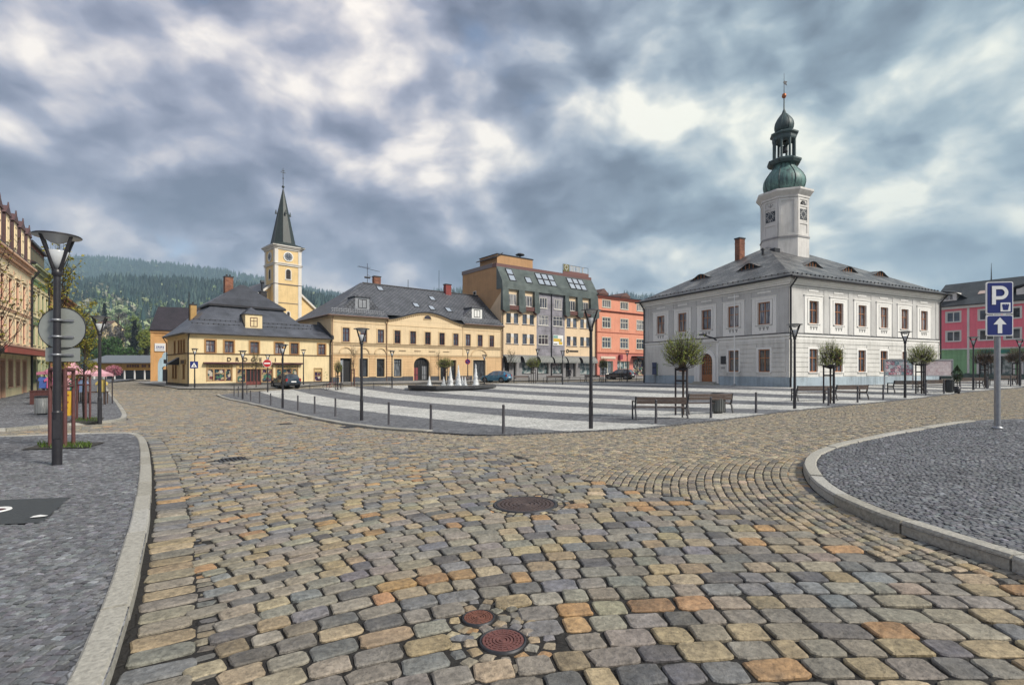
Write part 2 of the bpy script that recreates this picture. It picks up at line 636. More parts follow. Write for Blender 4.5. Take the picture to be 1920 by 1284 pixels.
M['glass'] = glass_dark('glass')
M['glass_curtain'] = glass_dark('glass_curtain', (0.035, 0.035, 0.045), (0.42, 0.40, 0.38))
M['glass_shop'] = glass_dark('glass_shop', (0.030, 0.034, 0.04), (0.20, 0.22, 0.24))
M['glass_sky'] = plain('glass_sky', (0.30, 0.34, 0.40), 0.05, 0.0, 0.1, 2, 0, spec=1.0)
M['gutter'] = plain('gutter', (0.022, 0.02, 0.024), 0.4, 0.2, 0.2, 6)
M['chimney_brick'] = tiles('chimney_brick', lin(150, 98, 72), lin(120, 72, 56), 0.3, 0.1, 0, (0.22, 0.18, 0.15), 0.85, 0.2, 0.012)
M['rubber'] = plain('rubber', (0.012, 0.012, 0.013), 0.8, 0, 0.2, 10)
M['cast_iron'] = plain('cast_iron', (0.105, 0.052, 0.045), 0.6, 0.3, 0.4, 30, 0.4)

# ------------------------------------------------------------------ outlines of the paved areas (photograph pixels -> ground)
from mathutils.geometry import delaunay_2d_cdt


def pts(*pl):
 return [gp(*p) for p in pl]


def smooth_line(P, step=0.25, it=2):
 """Chaikin rounding of an open polyline"""
 P = [Vector((p[0], p[1])) for p in P]
 for _ in range(it):
  Q = [P[0]]
  for a, b in zip(P[:-1], P[1:]):
   Q += [a * .75 + b * .25, a * .25 + b * .75]
  Q.append(P[-1])
  P = Q
 return P


KERB_LEFT = smooth_line(pts((60, 1640), (140, 1440), (205, 1290), (223, 1232), (255, 1118), (273, 1027), (282, 973), (285, 905), (281, 855), (273, 826), (255, 817), (205, 816.5), (136, 819), (0, 824), (-160, 831)))
KERB_FAR_LEFT = smooth_line(pts((-160, 818), (0, 810.5), (100, 801), (182, 795), (227, 791), (241, 785), (232, 768), (218, 750), (205, 736), (199, 727), (196, 719)))
KERB_PLAZA = smooth_line(pts((405, 741), (411, 744.5), (440, 752), (484, 761), (567, 782), (630, 795), (692, 803.5), (755, 809), (830, 814), (897, 818), (966, 817), (1035, 813), (1080, 811), (1200, 806), (1287, 796), (1339, 791), (1408, 782), (1480, 772), (1566, 763.5), (1672, 753), (1749, 744), (1844, 733), (1914, 727), (2010, 720)))
KERB_RIGHT = smooth_line(pts((2600, 1420), (2100, 1165), (1920, 1079), (1900, 1072), (1750, 1022), (1663, 991), (1600, 964), (1555, 941), (1520, 914), (1506, 889), (1506, 875), (1519, 861), (1550, 848), (1587, 838), (1652, 824.6), (1739, 808.5), (1821, 794), (1920, 791), (2080, 788)))


def ext(poly, *more):
 return [Vector((p[0], p[1])) for p in poly] + [Vector(m) for m in more]


POLY_LEFT = ext(KERB_LEFT, (-26, 10.5), (-26, -3), (-2.2, -3))
POLY_FAR_LEFT = ext(KERB_FAR_LEFT, (-86, 118), (-100, 118), (-62, 30), (-26, 12))
_back = [gp(2010, 716), gp(1920, 712), gp(1760, 717.5), gp(1480, 724.5), gp(1208, 716.8), gp(1100, 716), gp(900, 720.5), gp(700, 724.5), gp(620, 727.5), gp(520, 732.5), gp(440, 738)]
POLY_PLAZA = ext(KERB_PLAZA, *[(p[0], p[1]) for p in _back])
POLY_RIGHT = ext(KERB_RIGHT, (26, 12), (26, -3), (4.0, -3))


def inside(poly, X, Y):
 P = np.array([(p[0], p[1]) for p in poly])
 res = np.zeros(X.shape, bool)
 x0, y0 = P[-1]
 for x1, y1 in P:
  c = ((y1 > Y) != (y0 > Y))
  with np.errstate(divide='ignore', invalid='ignore'):
   xi = (x0 - x1) * (Y - y1) / (y0 - y1 + 1e-12) + x1
  res ^= c & (X < xi)
  x0, y0 = x1, y1
 return res


def dist_line(line, X, Y):
 d = np.full(X.shape, 1e9)
 for a, b in zip(line[:-1], line[1:]):
  ax, ay, bx, by = a[0], a[1], b[0], b[1]
  L2 = (bx - ax) ** 2 + (by - ay) ** 2 + 1e-12
  t = np.clip(((X - ax) * (bx - ax) + (Y - ay) * (by - ay)) / L2, 0, 1)
  d = np.minimum(d, np.hypot(X - ax - t * (bx - ax), Y - ay - t * (by - ay)))
 return d


def in_view(X, Y, m=1.6):
 """what the photograph and a step beside it can see"""
 return (np.abs(X) < Y * 1.02 + m) & (Y > 1.9)


def slab(name, poly, lift, mat, step=1.0, kind='structure', **kw):
 P = [Vector((p[0], p[1])) for p in poly]
 n = len(P)
 xs = [p.x for p in P]
 ys = [p.y for p in P]
 gx, gy = np.meshgrid(np.arange(min(xs), max(xs), step), np.arange(min(ys), max(ys), step))
 gx, gy = gx.ravel(), gy.ravel()
 k = inside(P, gx, gy) & (dist_line(P + [P[0]], gx, gy) > step * .3)
 V = P + [Vector((a, b)) for a, b in zip(gx[k], gy[k])]
 v, e, f, *_ = delaunay_2d_cdt(V, [(i, (i + 1) % n) for i in range(n)], [list(range(n))], 1, 1e-5)
 va = np.array([(p.x, p.y) for p in v])
 z = GA(va[:, 0], va[:, 1]) + lift
 F = np.array([t if (v[t[1]] - v[t[0]]).cross(v[t[2]] - v[t[0]]) > 0 else t[::-1] for t in f if len(t) == 3])
 return np_mesh(name, np.column_stack([va, z]), [F], mat, kind=kind, **kw)


def kerb(name, line, width, height, mat, side=1, stone=1.0, gap=0.018, sink=0.15):
 """row of kerb stones along a line; side=+1 puts the width to the left of the walking direction"""
 P = [Vector((p[0], p[1])) for p in line]
 acc = [0.0]
 for a, b in zip(P[:-1], P[1:]):
  acc.append(acc[-1] + (b - a).length)

 def at(s):
  s = min(max(s, 0), acc[-1] - 1e-6)
  i = max(j for j in range(len(acc)) if acc[j] <= s)
  i = min(i, len(P) - 2)
  t = (s - acc[i]) / max(acc[i + 1] - acc[i], 1e-9)
  return P[i].lerp(P[i + 1], t)
 mb = MB()
 s = 0.0
 while s < acc[-1] - .1:
  L = stone * random.uniform(.9, 1.1)
  e = min(s + L, acc[-1])
  n = 4
  dz = random.uniform(-.008, .008)
  dl = random.uniform(-.006, .006)
  mk = random.choice((0, 0, 1, 2))
  V = []
  for k in range(n + 1):
   q = s + gap * .5 + (e - s - gap) * k / n
   p = at(q)
   d = at(q + .25) - at(q - .25)
   d.normalize()
   nn = Vector((-d.y, d.x)) * side
   for w, h in ((0.0, -sink), (0.004, height - .022), (.02, height), (width - .015, height), (width, height - .012), (width, -sink)):
    c = p + nn * (w + dl)
    V.append((c.x, c.y, G(p.x, p.y) + h + (dz if h > 0 else 0)))
  F = []
  for k in range(n):
   for j in range(5):
    a, b = k * 6 + j, k * 6 + j + 1
    F.append((a, a + 6, b + 6, b) if side < 0 else (a, b, b + 6, a + 6))
  F.append(tuple(range(6)) if side > 0 else tuple(range(6))[::-1])
  F.append(tuple(n * 6 + j for j in range(6))[::-1 if side > 0 else 1])
  mb.add(V, F, mk)
  s = e
 return mb.build(name, [mat, M['kerb_b'], M['kerb_c']] if mat is M['stone_kerb'] else [mat] * 3, kind='structure')


# ------------------------------------------------------------------ ground materials
def mat_ground():
 m, N, bs = _new('ground_setts')
 tc = N.node('ShaderNodeTexCoord').outputs['Object']
 vo = N.node('ShaderNodeTexVoronoi', feature='F1')
 N.l.new(tc, vo.inputs['Vector'])
 vo.inputs['Scale'].default_value = 6.0
 ve = N.node('ShaderNodeTexVoronoi', feature='DISTANCE_TO_EDGE')
 N.l.new(tc, ve.inputs['Vector'])
 ve.inputs['Scale'].default_value = 6.0
 sp = N.node('ShaderNodeSeparateColor')
 N.l.new(vo.outputs['Color'], sp.inputs[0])
 c = N.ramp(sp.outputs[0], [(0, (.13, .125, .12)), (.35, (.23, .21, .175)), (.7, (.32, .28, .21)), (1, (.42, .36, .27))])
 big = N.noise(tc, 0.25, 5, 0.6)
 c = N.vmath('SCALE', c, N.mrange(big, .3, .7, .75, 1.2))
 edge = N.mrange(ve.outputs['Distance'], 0.0, 0.09, 0, 1)
 c = N.mix(edge, (.045, .04, .036), c)
 at = N.node('ShaderNodeAttribute', attribute_name='tint')
 gr = N.noise(tc, 60, 4, .7)
 bed = N.ramp(gr, [(.3, (.012, .011, .011)), (.6, (.030, .028, .026)), (.8, (.085, .078, .07))])
 N.put(bs.inputs['Base Color'], N.mix(at.outputs['Fac'], c, bed))
 bs.inputs['Roughness'].default_value = 0.85
 bs.inputs['Specular IOR Level'].default_value = 0.3
 b = N.node('ShaderNodeBump')
 b.inputs['Strength'].default_value = 0.6
 b.inputs['Distance'].default_value = 0.02
 N.l.new(N.math('ADD', edge, N.math('MULTIPLY', gr, .4)), b.inputs['Height'])
 N.l.new(b.outputs[0], bs.inputs['Normal'])
 return m


def mat_mosaic(name, scale, ramp_stops, edge_col, stripes=None, light_stops=None, edge_w=0.10):
 """small split setts; optional broad bands of pale setts"""
 m, N, bs = _new(name)
 tc = N.node('ShaderNodeTexCoord').outputs['Object']
 vo = N.node('ShaderNodeTexVoronoi', feature='F1')
 ve = N.node('ShaderNodeTexVoronoi', feature='DISTANCE_TO_EDGE')
 for v in (vo, ve):
  N.l.new(tc, v.inputs['Vector'])
  v.inputs['Scale'].default_value = scale
  v.inputs['Randomness'].default_value = 0.7
 sp = N.node('ShaderNodeSeparateColor')
 N.l.new(vo.outputs['Color'], sp.inputs[0])
 c = N.ramp(sp.outputs[0], ramp_stops)
 if stripes:
  nx, ny, s0, per, duty = stripes
  d = N.vmath('DOT_PRODUCT', vo.outputs['Position'], (nx, ny, 0), out=1)
  fr = N.math('FRACT', N.math('DIVIDE', N.math('SUBTRACT', d, s0), per))
  ls = N.ramp(sp.outputs[1], light_stops)
  c = N.mix(N.math('MULTIPLY', N.math('LESS_THAN', fr, duty), N.math('GREATER_THAN', d, s0)), c, ls)
 big = N.noise(tc, 0.35, 5, 0.6)
 mid = N.noise(tc, 3.0, 5, 0.65)
 c = N.vmath('SCALE', c, N.math('ADD', N.mrange(big, .3, .7, .84, 1.14), N.mrange(mid, .3, .7, -.12, .12)))
 edge = N.mrange(ve.outputs['Distance'], 0.0, edge_w, 0, 1)
 N.put(bs.inputs['Base Color'], N.mix(edge, N.vmath('MULTIPLY', c, edge_col), c))
 bs.inputs['Roughness'].default_value = 0.8
 bs.inputs['Specular IOR Level'].default_value = 0.35
 b = N.node('ShaderNodeBump')
 b.inputs['Strength'].default_value = 0.5
 b.inputs['Distance'].default_value = 0.012
 N.l.new(N.math('ADD', edge, N.math('MULTIPLY', N.noise(tc, 50, 3, .6), .3)), b.inputs['Height'])
 N.l.new(b.outputs[0], bs.inputs['Normal'])
 return m


M['ground'] = mat_ground()
DARK_STOPS = [(0, (.075, .078, .088)), (.4, (.125, .128, .142)), (.75, (.19, .195, .21)), (1, (.30, .31, .33))]
M['dark_setts'] = mat_mosaic('dark_setts', 13, DARK_STOPS, (.35, .35, .35))
STRIPE_N = Vector((.788, .616)).normalized()
M['plaza'] = mat_mosaic('plaza_setts', 9, [(0, (.085, .088, .098)), (.5, (.14, .145, .158)), (1, (.22, .225, .24))], (.5, .5, .5),
      (STRIPE_N.x, STRIPE_N.y, 10.9, 6.2, .53), [(0, (.36, .36, .34)), (.5, (.50, .50, .475)), (1, (.64, .63, .60))])
M['stone'] = tinted('stone', 0.66, 24, 0.50, 1.0, 0.5, 0.018, dust=(.19, .165, .125))
M['sett'] = tinted('sett', 0.75, 40, 0.38, 0.6, 0.4, 0.006, dust=(.125, .128, .138))

# ------------------------------------------------------------------ one ground sheet out to the hills
_xs = np.concatenate([[-2600, -1500, -800, -350, -180, -110], np.arange(-85, 86, 1.0), [110, 180, 350, 800, 1500, 2600]])
_ys = np.concatenate([[-400, -60, -15], np.arange(-4, 122, 1.0), [150, 220, 400, 900, 1700, 2600]])
_gx, _gy = np.meshgrid(_xs, _ys)
_nx, _ny = len(_xs), len(_ys)
_V = np.column_stack([_gx.ravel(), _gy.ravel(), GA(_gx.ravel(), _gy.ravel())])
_far = np.maximum(np.abs(_V[:, 0]) - 85, np.maximum(_V[:, 1] - 118, -4 - _V[:, 1]))
_i = (np.arange(_ny - 1)[:, None] * _nx + np.arange(_nx - 1)).ravel()
_F = np.column_stack([_i, _i + 1, _i + 1 + _nx, _i + _nx])
_near = (np.hypot(_V[:, 0] * .8, _V[:, 1]) < 36).astype(float)
_Vg = _V.copy()
_Vg[:, 2] -= 0.004 + _near * 0.002
np_mesh('ground', _Vg, [_F], M['ground'], cols=np.repeat(_near[:, None], 3, 1), kind='structure')

LIFT = 0.115
slab('pavement', POLY_LEFT, LIFT - .025, M['dark_setts'], 0.8)
slab('pavement', POLY_FAR_LEFT, LIFT - .012, M['dark_setts'], 1.5)
slab('plaza', POLY_PLAZA, 0.05, M['plaza'], 1.0)
slab('pavement', POLY_RIGHT, LIFT - .025, M['dark_setts'], 0.8)
kerb('kerb', KERB_LEFT, 0.165, LIFT, M['stone_kerb'], side=1)
kerb('kerb', KERB_FAR_LEFT, 0.2, LIFT, M['stone_kerb'], side=1)
_kp = [i for i, p in enumerate(KERB_PLAZA) if p.x < gp(815, 813).x]
kerb('kerb', KERB_PLAZA[:_kp[-1] + 1], 0.26, 0.085, M['stone_kerb'], side=1)
kerb('kerb', KERB_PLAZA[_kp[-1]:], 0.10, 0.052, plain('edge_setts', (.12, .12, .125), .8, 0, .3, 20, .4), side=1, stone=.14, gap=.02)
_kr = [i for i, p in enumerate(KERB_RIGHT) if p.x < gp(1823, 794).x or p.y < 6]
kerb('kerb', KERB_RIGHT[:_kr[-1] + 1], 0.175, LIFT + .015, M['stone_kerb'], side=-1)


# ------------------------------------------------------------------ laid stones
def stones(name, cx, cy, ang, a, b, col, npt, h=0.012, lift=0.0, round_p=6.5, jit=0.05, mat=None, edge=0.014, dome=0.004, tilt=0.02, kind='structure'):
 n = len(cx)
 if n == 0:
  return None
 t = (np.arange(npt) + .5) * 2 * np.pi / npt
 if npt == 4:
  ux, uy = np.sign(np.cos(t)), np.sign(np.sin(t))
 else:
  ux = np.sign(np.cos(t)) * np.abs(np.cos(t)) ** (2 / round_p)
  uy = np.sign(np.sin(t)) * np.abs(np.sin(t)) ** (2 / round_p)
 jx = 1 + RNG.normal(0, jit, (n, npt))
 jy = 1 + RNG.normal(0, jit, (n, npt))
 lx = ux * jx * a[:, None]
 ly = uy * jy * b[:, None]
 hh = h + RNG.normal(0, .003, n)
 rings = []
 tx, ty = RNG.normal(0, tilt, n), RNG.normal(0, tilt, n)
 for ins, dz in ((0.0, -0.05), (0.0, -edge * .9), (edge, 0.0)):
  sx = 1 - ins / np.maximum(a, .02)
  sy = 1 - ins / np.maximum(b, .02)
  X, Y = lx * sx[:, None], ly * sy[:, None]
  Z = hh[:, None] + dz + tx[:, None] * X + ty[:, None] * Y
  rings.append((X, Y, Z))
 if npt > 4:
  rings.append((np.zeros((n, 1)), np.zeros((n, 1)), (hh + dome)[:, None]))
 X = np.concatenate([r[0] for r in rings], 1)
 Y = np.concatenate([r[1] for r in rings], 1)
 Z = np.concatenate([r[2] for r in rings], 1)
 ca, sa = np.cos(ang)[:, None], np.sin(ang)[:, None]
 WX = cx[:, None] + X * ca - Y * sa
 WY = cy[:, None] + X * sa + Y * ca
 WZ = GA(cx, cy)[:, None] + Z + lift
 # follow the slope of the ground
 gxx = (GA(cx + .2, cy) - GA(cx - .2, cy)) / .4
 gyy = (GA(cx, cy + .2) - GA(cx, cy - .2)) / .4
 WZ += gxx[:, None] * (WX - cx[:, None]) + gyy[:, None] * (WY - cy[:, None])
 per = X.shape[1]
 base = (np.arange(n) * per)[:, None]
 F = []
 k = np.arange(npt)
 k2 = (k + 1) % npt
 q = np.stack([k, k2, k2 + npt, k + npt], 1)
 quads = np.concatenate([q, q + npt])
 F.append((base[:, :, None] + quads[None]).reshape(-1, 4))
 if npt > 4:
  tri = np.stack([k + 2 * npt, k2 + 2 * npt, np.full(npt, 3 * npt)], 1)
  F.append((base[:, :, None] + tri[None]).reshape(-1, 3))
 else:
  F.append((base[:, :, None] + np.array([[8, 9, 10, 11]])[None]).reshape(-1, 4))
 V = np.stack([WX, WY, WZ], 2).reshape(-1, 3)
 return np_mesh(name, V, F, mat or M['stone'], cols=np.repeat(col, per, 0), kind=kind)


PAL = np.array([(.225, .208, .178), (.16, .166, .176), (.32, .25, .15), (.38, .22, .10), (.095, .095, .10), (.265, .232, .178), (.19, .178, .16), (.35, .285, .19)])
PW = np.array([.25, .13, .18, .045, .06, .18, .11, .045])


def stone_cols(n, pal=PAL, w=PW, amt=.14):
 c = pal[RNG.choice(len(pal), n, p=w / w.sum())]
 return c * (1 + RNG.normal(0, amt, (n, 1))).clip(.55, 1.5) * (1 + RNG.normal(0, .03, (n, 3)))


SPLIT = smooth_line(pts((735, 806), (800, 822), (900, 838), (998, 862), (1100, 905), (1305, 937), (1527, 1001), (1698, 1061), (1911, 1086), (2200, 1190)))
POLY_SMALL = ext(SPLIT, (30, 6), (60, 20), (60, 60), (-6, 60))
MANHOLES = [(985, 945, 57), (943, 1201, 42), (897, 1158, 29)]
MH = [(gp(x, y), r / FPX * gp(x, y).y) for x, y, r in MANHOLES]
DRAINS = [gp(432, 862), gp(535, 795), gp(652, 801)]


def road_mask(X, Y):
 k = in_view(X, Y)
 for P in (POLY_LEFT, POLY_FAR_LEFT, POLY_PLAZA, POLY_RIGHT):
  k &= ~inside(P, X, Y)
 return k


# big setts in bent courses
def course_angle(x):
 return R(46) * (1 / (1 + math.exp((x + 0.7) * 1.3))) - R(11) * (1 / (1 + math.exp(-(x - 3.0) * 1.2)))


_xt = np.arange(-75, 45, .05)
_pt = np.cumsum(np.tan([course_angle(x) for x in _xt])) * .05
_pt -= np.interp(0, _xt, _pt)
cx_, cy_, an_, a_, b_ = [], [], [], [], []
_pit = 0.207
for row in range(-330, 540):
 yk = row * _pit + RNG.normal(0, .006)
 x = -62 + RNG.random()
 while x < 14:
  L = float(np.clip(RNG.normal(.25, .04), .165, .36))
  th = course_angle(x)
  dx = L * math.cos(th)
  xc = x + dx / 2
  yc = yk + np.interp(xc, _xt, _pt)
  if 1.9 < yc < 46 and abs(xc) < yc * 1.03 + 1.7:
   cx_.append(xc); cy_.append(yc); an_.append(th + RNG.normal(0, .022)); a_.append(L / 2 - .0105); b_.append(_pit * math.cos(th) / 2 - .0100)
  x += dx
cx_, cy_, an_, a_, b_ = map(np.array, (cx_, cy_, an_, a_, b_))
k = road_mask(cx_, cy_) & ~inside(POLY_SMALL, cx_, cy_)
k &= dist_line(KERB_LEFT, cx_, cy_) > .435
k &= dist_line(KERB_RIGHT, cx_, cy_) > .20
k &= dist_line(KERB_PLAZA, cx_, cy_) > .12
for c, r in MH:
 k &= np.hypot(cx_ - c.x, cy_ - c.y) > r + .135
for c in DRAINS:
 k &= np.hypot(cx_ - c.x, cy_ - c.y) > .34
cx_, cy_, an_, a_, b_ = cx_[k], cy_[k], an_[k], a_[k], b_[k]
b_ = b_ * (1 + RNG.normal(0, .035, len(b_)))
cl_ = stone_cols(len(cx_))
for lo, hi, npt in ((0, 8.5, 16), (8.5, 17, 8), (17, 60, 4)):
 s = (cy_ >= lo) & (cy_ < hi)
 stones('cobblestone_road', cx_[s], cy_[s], an_[s], a_[s], b_[s], cl_[s], npt, h=.012, jit=.04 if npt > 4 else .02, edge=.009, dome=.0015, tilt=.018)

# gutter row along the left kerb and filler stones round the manholes
gx_, gy_, ga_, gl_, gw_ = [], [], [], [], []
_acc = 0.0
for off, wid in ((.215, .17),):
 for p, q in zip(KERB_LEFT[:-1], KERB_LEFT[1:]):
  d = q - p
  L = d.length
  d.normalize()
  nrm = Vector((d.y, -d.x))
  while _acc < L:
   c = p + d * _acc + nrm * off
   if c.y < 30 and c.y > 1.8:
    gx_.append(c.x); gy_.append(c.y); ga_.append(math.atan2(nrm.y, nrm.x)); gl_.append(wid); gw_.append(.085)
   _acc += .20
  _acc -= L
g = [np.array(v) for v in (gx_, gy_, ga_, gl_, gw_)]
g[3] = g[3] * (1 + RNG.normal(0, .05, len(gx_)))
stones('gutter_stones', *g, stone_cols(len(gx_)), 12, h=.008, jit=.03, edge=.011)
_gn = len(gx_)
_r2 = np.repeat(np.arange(_gn), 2)
_o = np.tile([-.05, .05], _gn)
_ax, _ay = np.cos(g[2])[_r2], np.sin(g[2])[_r2]
stones('gutter_stones', g[0][_r2] + _ax * .235 - _ay * _o, g[1][_r2] + _ay * .235 + _ax * _o, g[2][_r2] + RNG.normal(0, .1, 2 * _gn), np.full(2 * _gn, .062), np.full(2 * _gn, .044), stone_cols(2 * _gn) * .8, 8, h=-.004, jit=.1, edge=.01)
_rx, _ry, _ra = [], [], []
_acc = 0.0
for p, q in zip(KERB_RIGHT[:-1], KERB_RIGHT[1:]):
 d = q - p
 L = d.length
 d.normalize()
 nrm = Vector((d.y, -d.x)) * -1
 while _acc < L:
  for off in (.062, .178):
   c = p + d * (_acc + off * .3) - nrm * -off
   if 1.8 < c.y < 16:
    _rx.append(c.x); _ry.append(c.y); _ra.append(math.atan2(d.y, d.x))
  _acc += .115
 _acc -= L
_rx, _ry, _ra = map(np.array, (_rx, _ry, _ra))
_k = ~inside(POLY_RIGHT, _rx, _ry)
_rx, _ry, _ra = _rx[_k], _ry[_k], _ra[_k]
stones('gutter_stones', _rx, _ry, _ra + RNG.normal(0, .05, len(_rx)), np.full(len(_rx), .050), np.full(len(_rx), .052), stone_cols(len(_rx)), 8, h=.004, jit=.06, edge=.009)
fx, fy, fr_ = [], [], []
for c, r in MH:
 for rr_ in (r + .06, r + .155):
  nst = int(2 * math.pi * rr_ / .098)
  for i in range(nst):
   t = 2 * math.pi * (i + (rr_ - r) * 3) / nst
   if all(math.hypot(c.x + rr_ * math.cos(t) - c2.x, c.y + rr_ * math.sin(t) - c2.y) > r2 + .03 for c2, r2 in MH):
    fx.append(c.x + rr_ * math.cos(t)); fy.append(c.y + rr_ * math.sin(t)); fr_.append(t)
fx, fy, fr_ = map(np.array, (fx, fy, fr_))
stones('cobblestone_road', fx, fy, fr_ , np.full(len(fx), .04), np.full(len(fx), .043), stone_cols(len(fx)), 8, h=.001, jit=.12, edge=.01)

# small setts in arcs round the corner of the right pavement
PALS = np.array([(.31, .255, .175), (.24, .21, .16), (.175, .162, .14), (.39, .32, .22), (.115, .11, .103), (.34, .245, .13)])
PWS = np.array([.3, .25, .16, .14, .09, .06])
_c3 = [gp(1555, 941).xy, gp(1506, 882).xy, gp(1550, 848).xy]


def circum(a, b, c):
 d = 2 * (a.x * (b.y - c.y) + b.x * (c.y - a.y) + c.x * (a.y - b.y))
 ux = (a.length_squared * (b.y - c.y) + b.length_squared * (c.y - a.y) + c.length_squared * (a.y - b.y)) / d
 uy = (a.length_squared * (c.x - b.x) + b.length_squared * (a.x - c.x) + c.length_squared * (b.x - a.x)) / d
 return Vector((ux, uy))


CORN = circum(*_c3)
R0 = (CORN - _c3[1]).length
sx_, sy_, sa_ = [], [], []
r = R0 + .03
while r < R0 + 48:
 step = .122 / r
 t = np.arange(0, 2 * math.pi, step) + RNG.random() * step
 X, Y = CORN.x + r * np.cos(t), CORN.y + r * np.sin(t)
 kk = (Y > 2) & (Y < 38) & (np.abs(X) < Y * 1.03 + 1.6)
 sx_.append(X[kk]); sy_.append(Y[kk]); sa_.append(t[kk])
 r += .116
sx_, sy_, sa_ = map(np.concatenate, (sx_, sy_, sa_))
k = road_mask(sx_, sy_) & inside(POLY_SMALL, sx_, sy_)
k &= dist_line(KERB_RIGHT, sx_, sy_) > .05
for c, r in MH:
 k &= np.hypot(sx_ - c.x, sy_ - c.y) > r + .05
sx_, sy_, sa_ = sx_[k], sy_[k], sa_[k]
cs_ = stone_cols(len(sx_), PALS, PWS)
for lo, hi, npt in ((0, 11, 8), (11, 60, 4)):
 s = (sy_ >= lo) & (sy_ < hi)
 n = s.sum()
 stones('sett_road', sx_[s], sy_[s], sa_[s] + RNG.normal(0, .05, n), np.full(n, .052) * (1 + RNG.normal(0, .06, n)), np.full(n, .055) * (1 + RNG.normal(0, .08, n)), cs_[s], npt,
   h=.010, jit=.05, edge=.010, dome=.003)

# pavements in front of the far houses
M['pale_pavement'] = mat_mosaic('pale_pavement', 7, [(0, (.19, .185, .18)), (.5, (.26, .255, .245)), (1, (.34, .33, .315))], (.6, .6, .6))
for q in (((255, 717.5), (300, 724), (335, 730), (440, 731), (520, 728.5), (622, 721.5), (622, 712), (470, 716), (352, 719), (310, 714)),
   ((626, 722), (800, 719), (943, 715.5), (1206, 710.5), (1206, 700), (943, 706), (800, 708), (626, 710))):
 slab('pavement', [gp(*p).xy for p in q], .10, M['pale_pavement'], 2.0)

# mosaic of small dark setts on the near pavements
PALD = np.array([(.125, .128, .140), (.155, .16, .172), (.098, .10, .11), (.19, .195, .21), (.25, .26, .275)])
PWD = np.array([.32, .30, .2, .14, .04])
PIT_PLATE = [gp(-60, 938, LIFT), gp(131, 931, LIFT), gp(78, 978, LIFT), gp(-110, 986, LIFT)]
for poly, line, ymax, rot in ((POLY_LEFT, KERB_LEFT, 9.5, R(4)), (POLY_RIGHT, KERB_RIGHT, 12.5, R(-14))):
 p_ = .056
 uu, vv = np.meshgrid(np.arange(-16, 16, p_), np.arange(-14, 16, p_ * .97))
 uu = uu + RNG.random((uu.shape[0], 1)) * p_ + RNG.normal(0, .004, uu.shape)
 vv = vv + np.sin(uu * 2.1) * .02 + RNG.normal(0, .003, uu.shape)
 X, Y = (uu * math.cos(rot) - vv * math.sin(rot)).ravel(), (uu * math.sin(rot) + vv * math.cos(rot)).ravel()
 k = in_view(X, Y, .9) & (Y < ymax)
 X, Y = X[k], Y[k]
 k = inside(poly, X, Y) & (dist_line(line, X, Y) > .20)
 k &= ~inside(PIT_PLATE, X, Y)
 X, Y = X[k], Y[k]
 n = len(X)
 blot = np.sin(X * 1.7 + np.sin(Y * 1.3)) * np.cos(Y * 1.9 + X)
 c = stone_cols(n, PALD, PWD) * (1 + .12 * blot)[:, None]
 stones('pavement_setts', X, Y, np.full(n, rot) + RNG.normal(0, .09, n), np.full(n, .0252) * (1 + RNG.normal(0, .08, n)), np.full(n, .0245) * (1 + RNG.normal(0, .08, n)), c, 4,
   h=.004, lift=LIFT - .014, jit=.09, mat=M['sett'], edge=.005, tilt=.05)

# ------------------------------------------------------------------ building kit
M['reveal'] = plain('reveal', (0.32, 0.29, 0.25), 0.8, 0, 0.1)
MESHC = {}


def text_mesh(body, size, depth=0.02, align='CENTER', spacing=1.0, key=None):
 k = ('txt', body, size, depth, align, spacing)
 if k in MESHC:
  return MESHC[k]
 cu = bpy.data.curves.new('lettering', 'FONT')
 cu.body = body
 cu.size = size
 cu.extrude = depth / 2
 cu.align_x = align
 cu.align_y = 'CENTER'
 cu.space_character = spacing
 ob = bpy.data.objects.new('lettering', cu)
 COL.objects.link(ob)
 dg = bpy.context.evaluated_depsgraph_get()
 me = bpy.data.meshes.new_from_object(ob.evaluated_get(dg))
 bpy.data.objects.remove(ob)
 me.transform(Matrix.Rotation(R(90), 4, 'X'))
 MESHC[k] = me
 return me


def lettering(body, size, mat, parent, loc, rz=0.0, depth=0.02, spacing=1.0, name='lettering', label=None):
 me = text_mesh(body, size, depth, 'CENTER', spacing).copy()
 me.materials.clear()
 me.materials.append(mat)
 return link(name, me, parent, loc, rz, label)


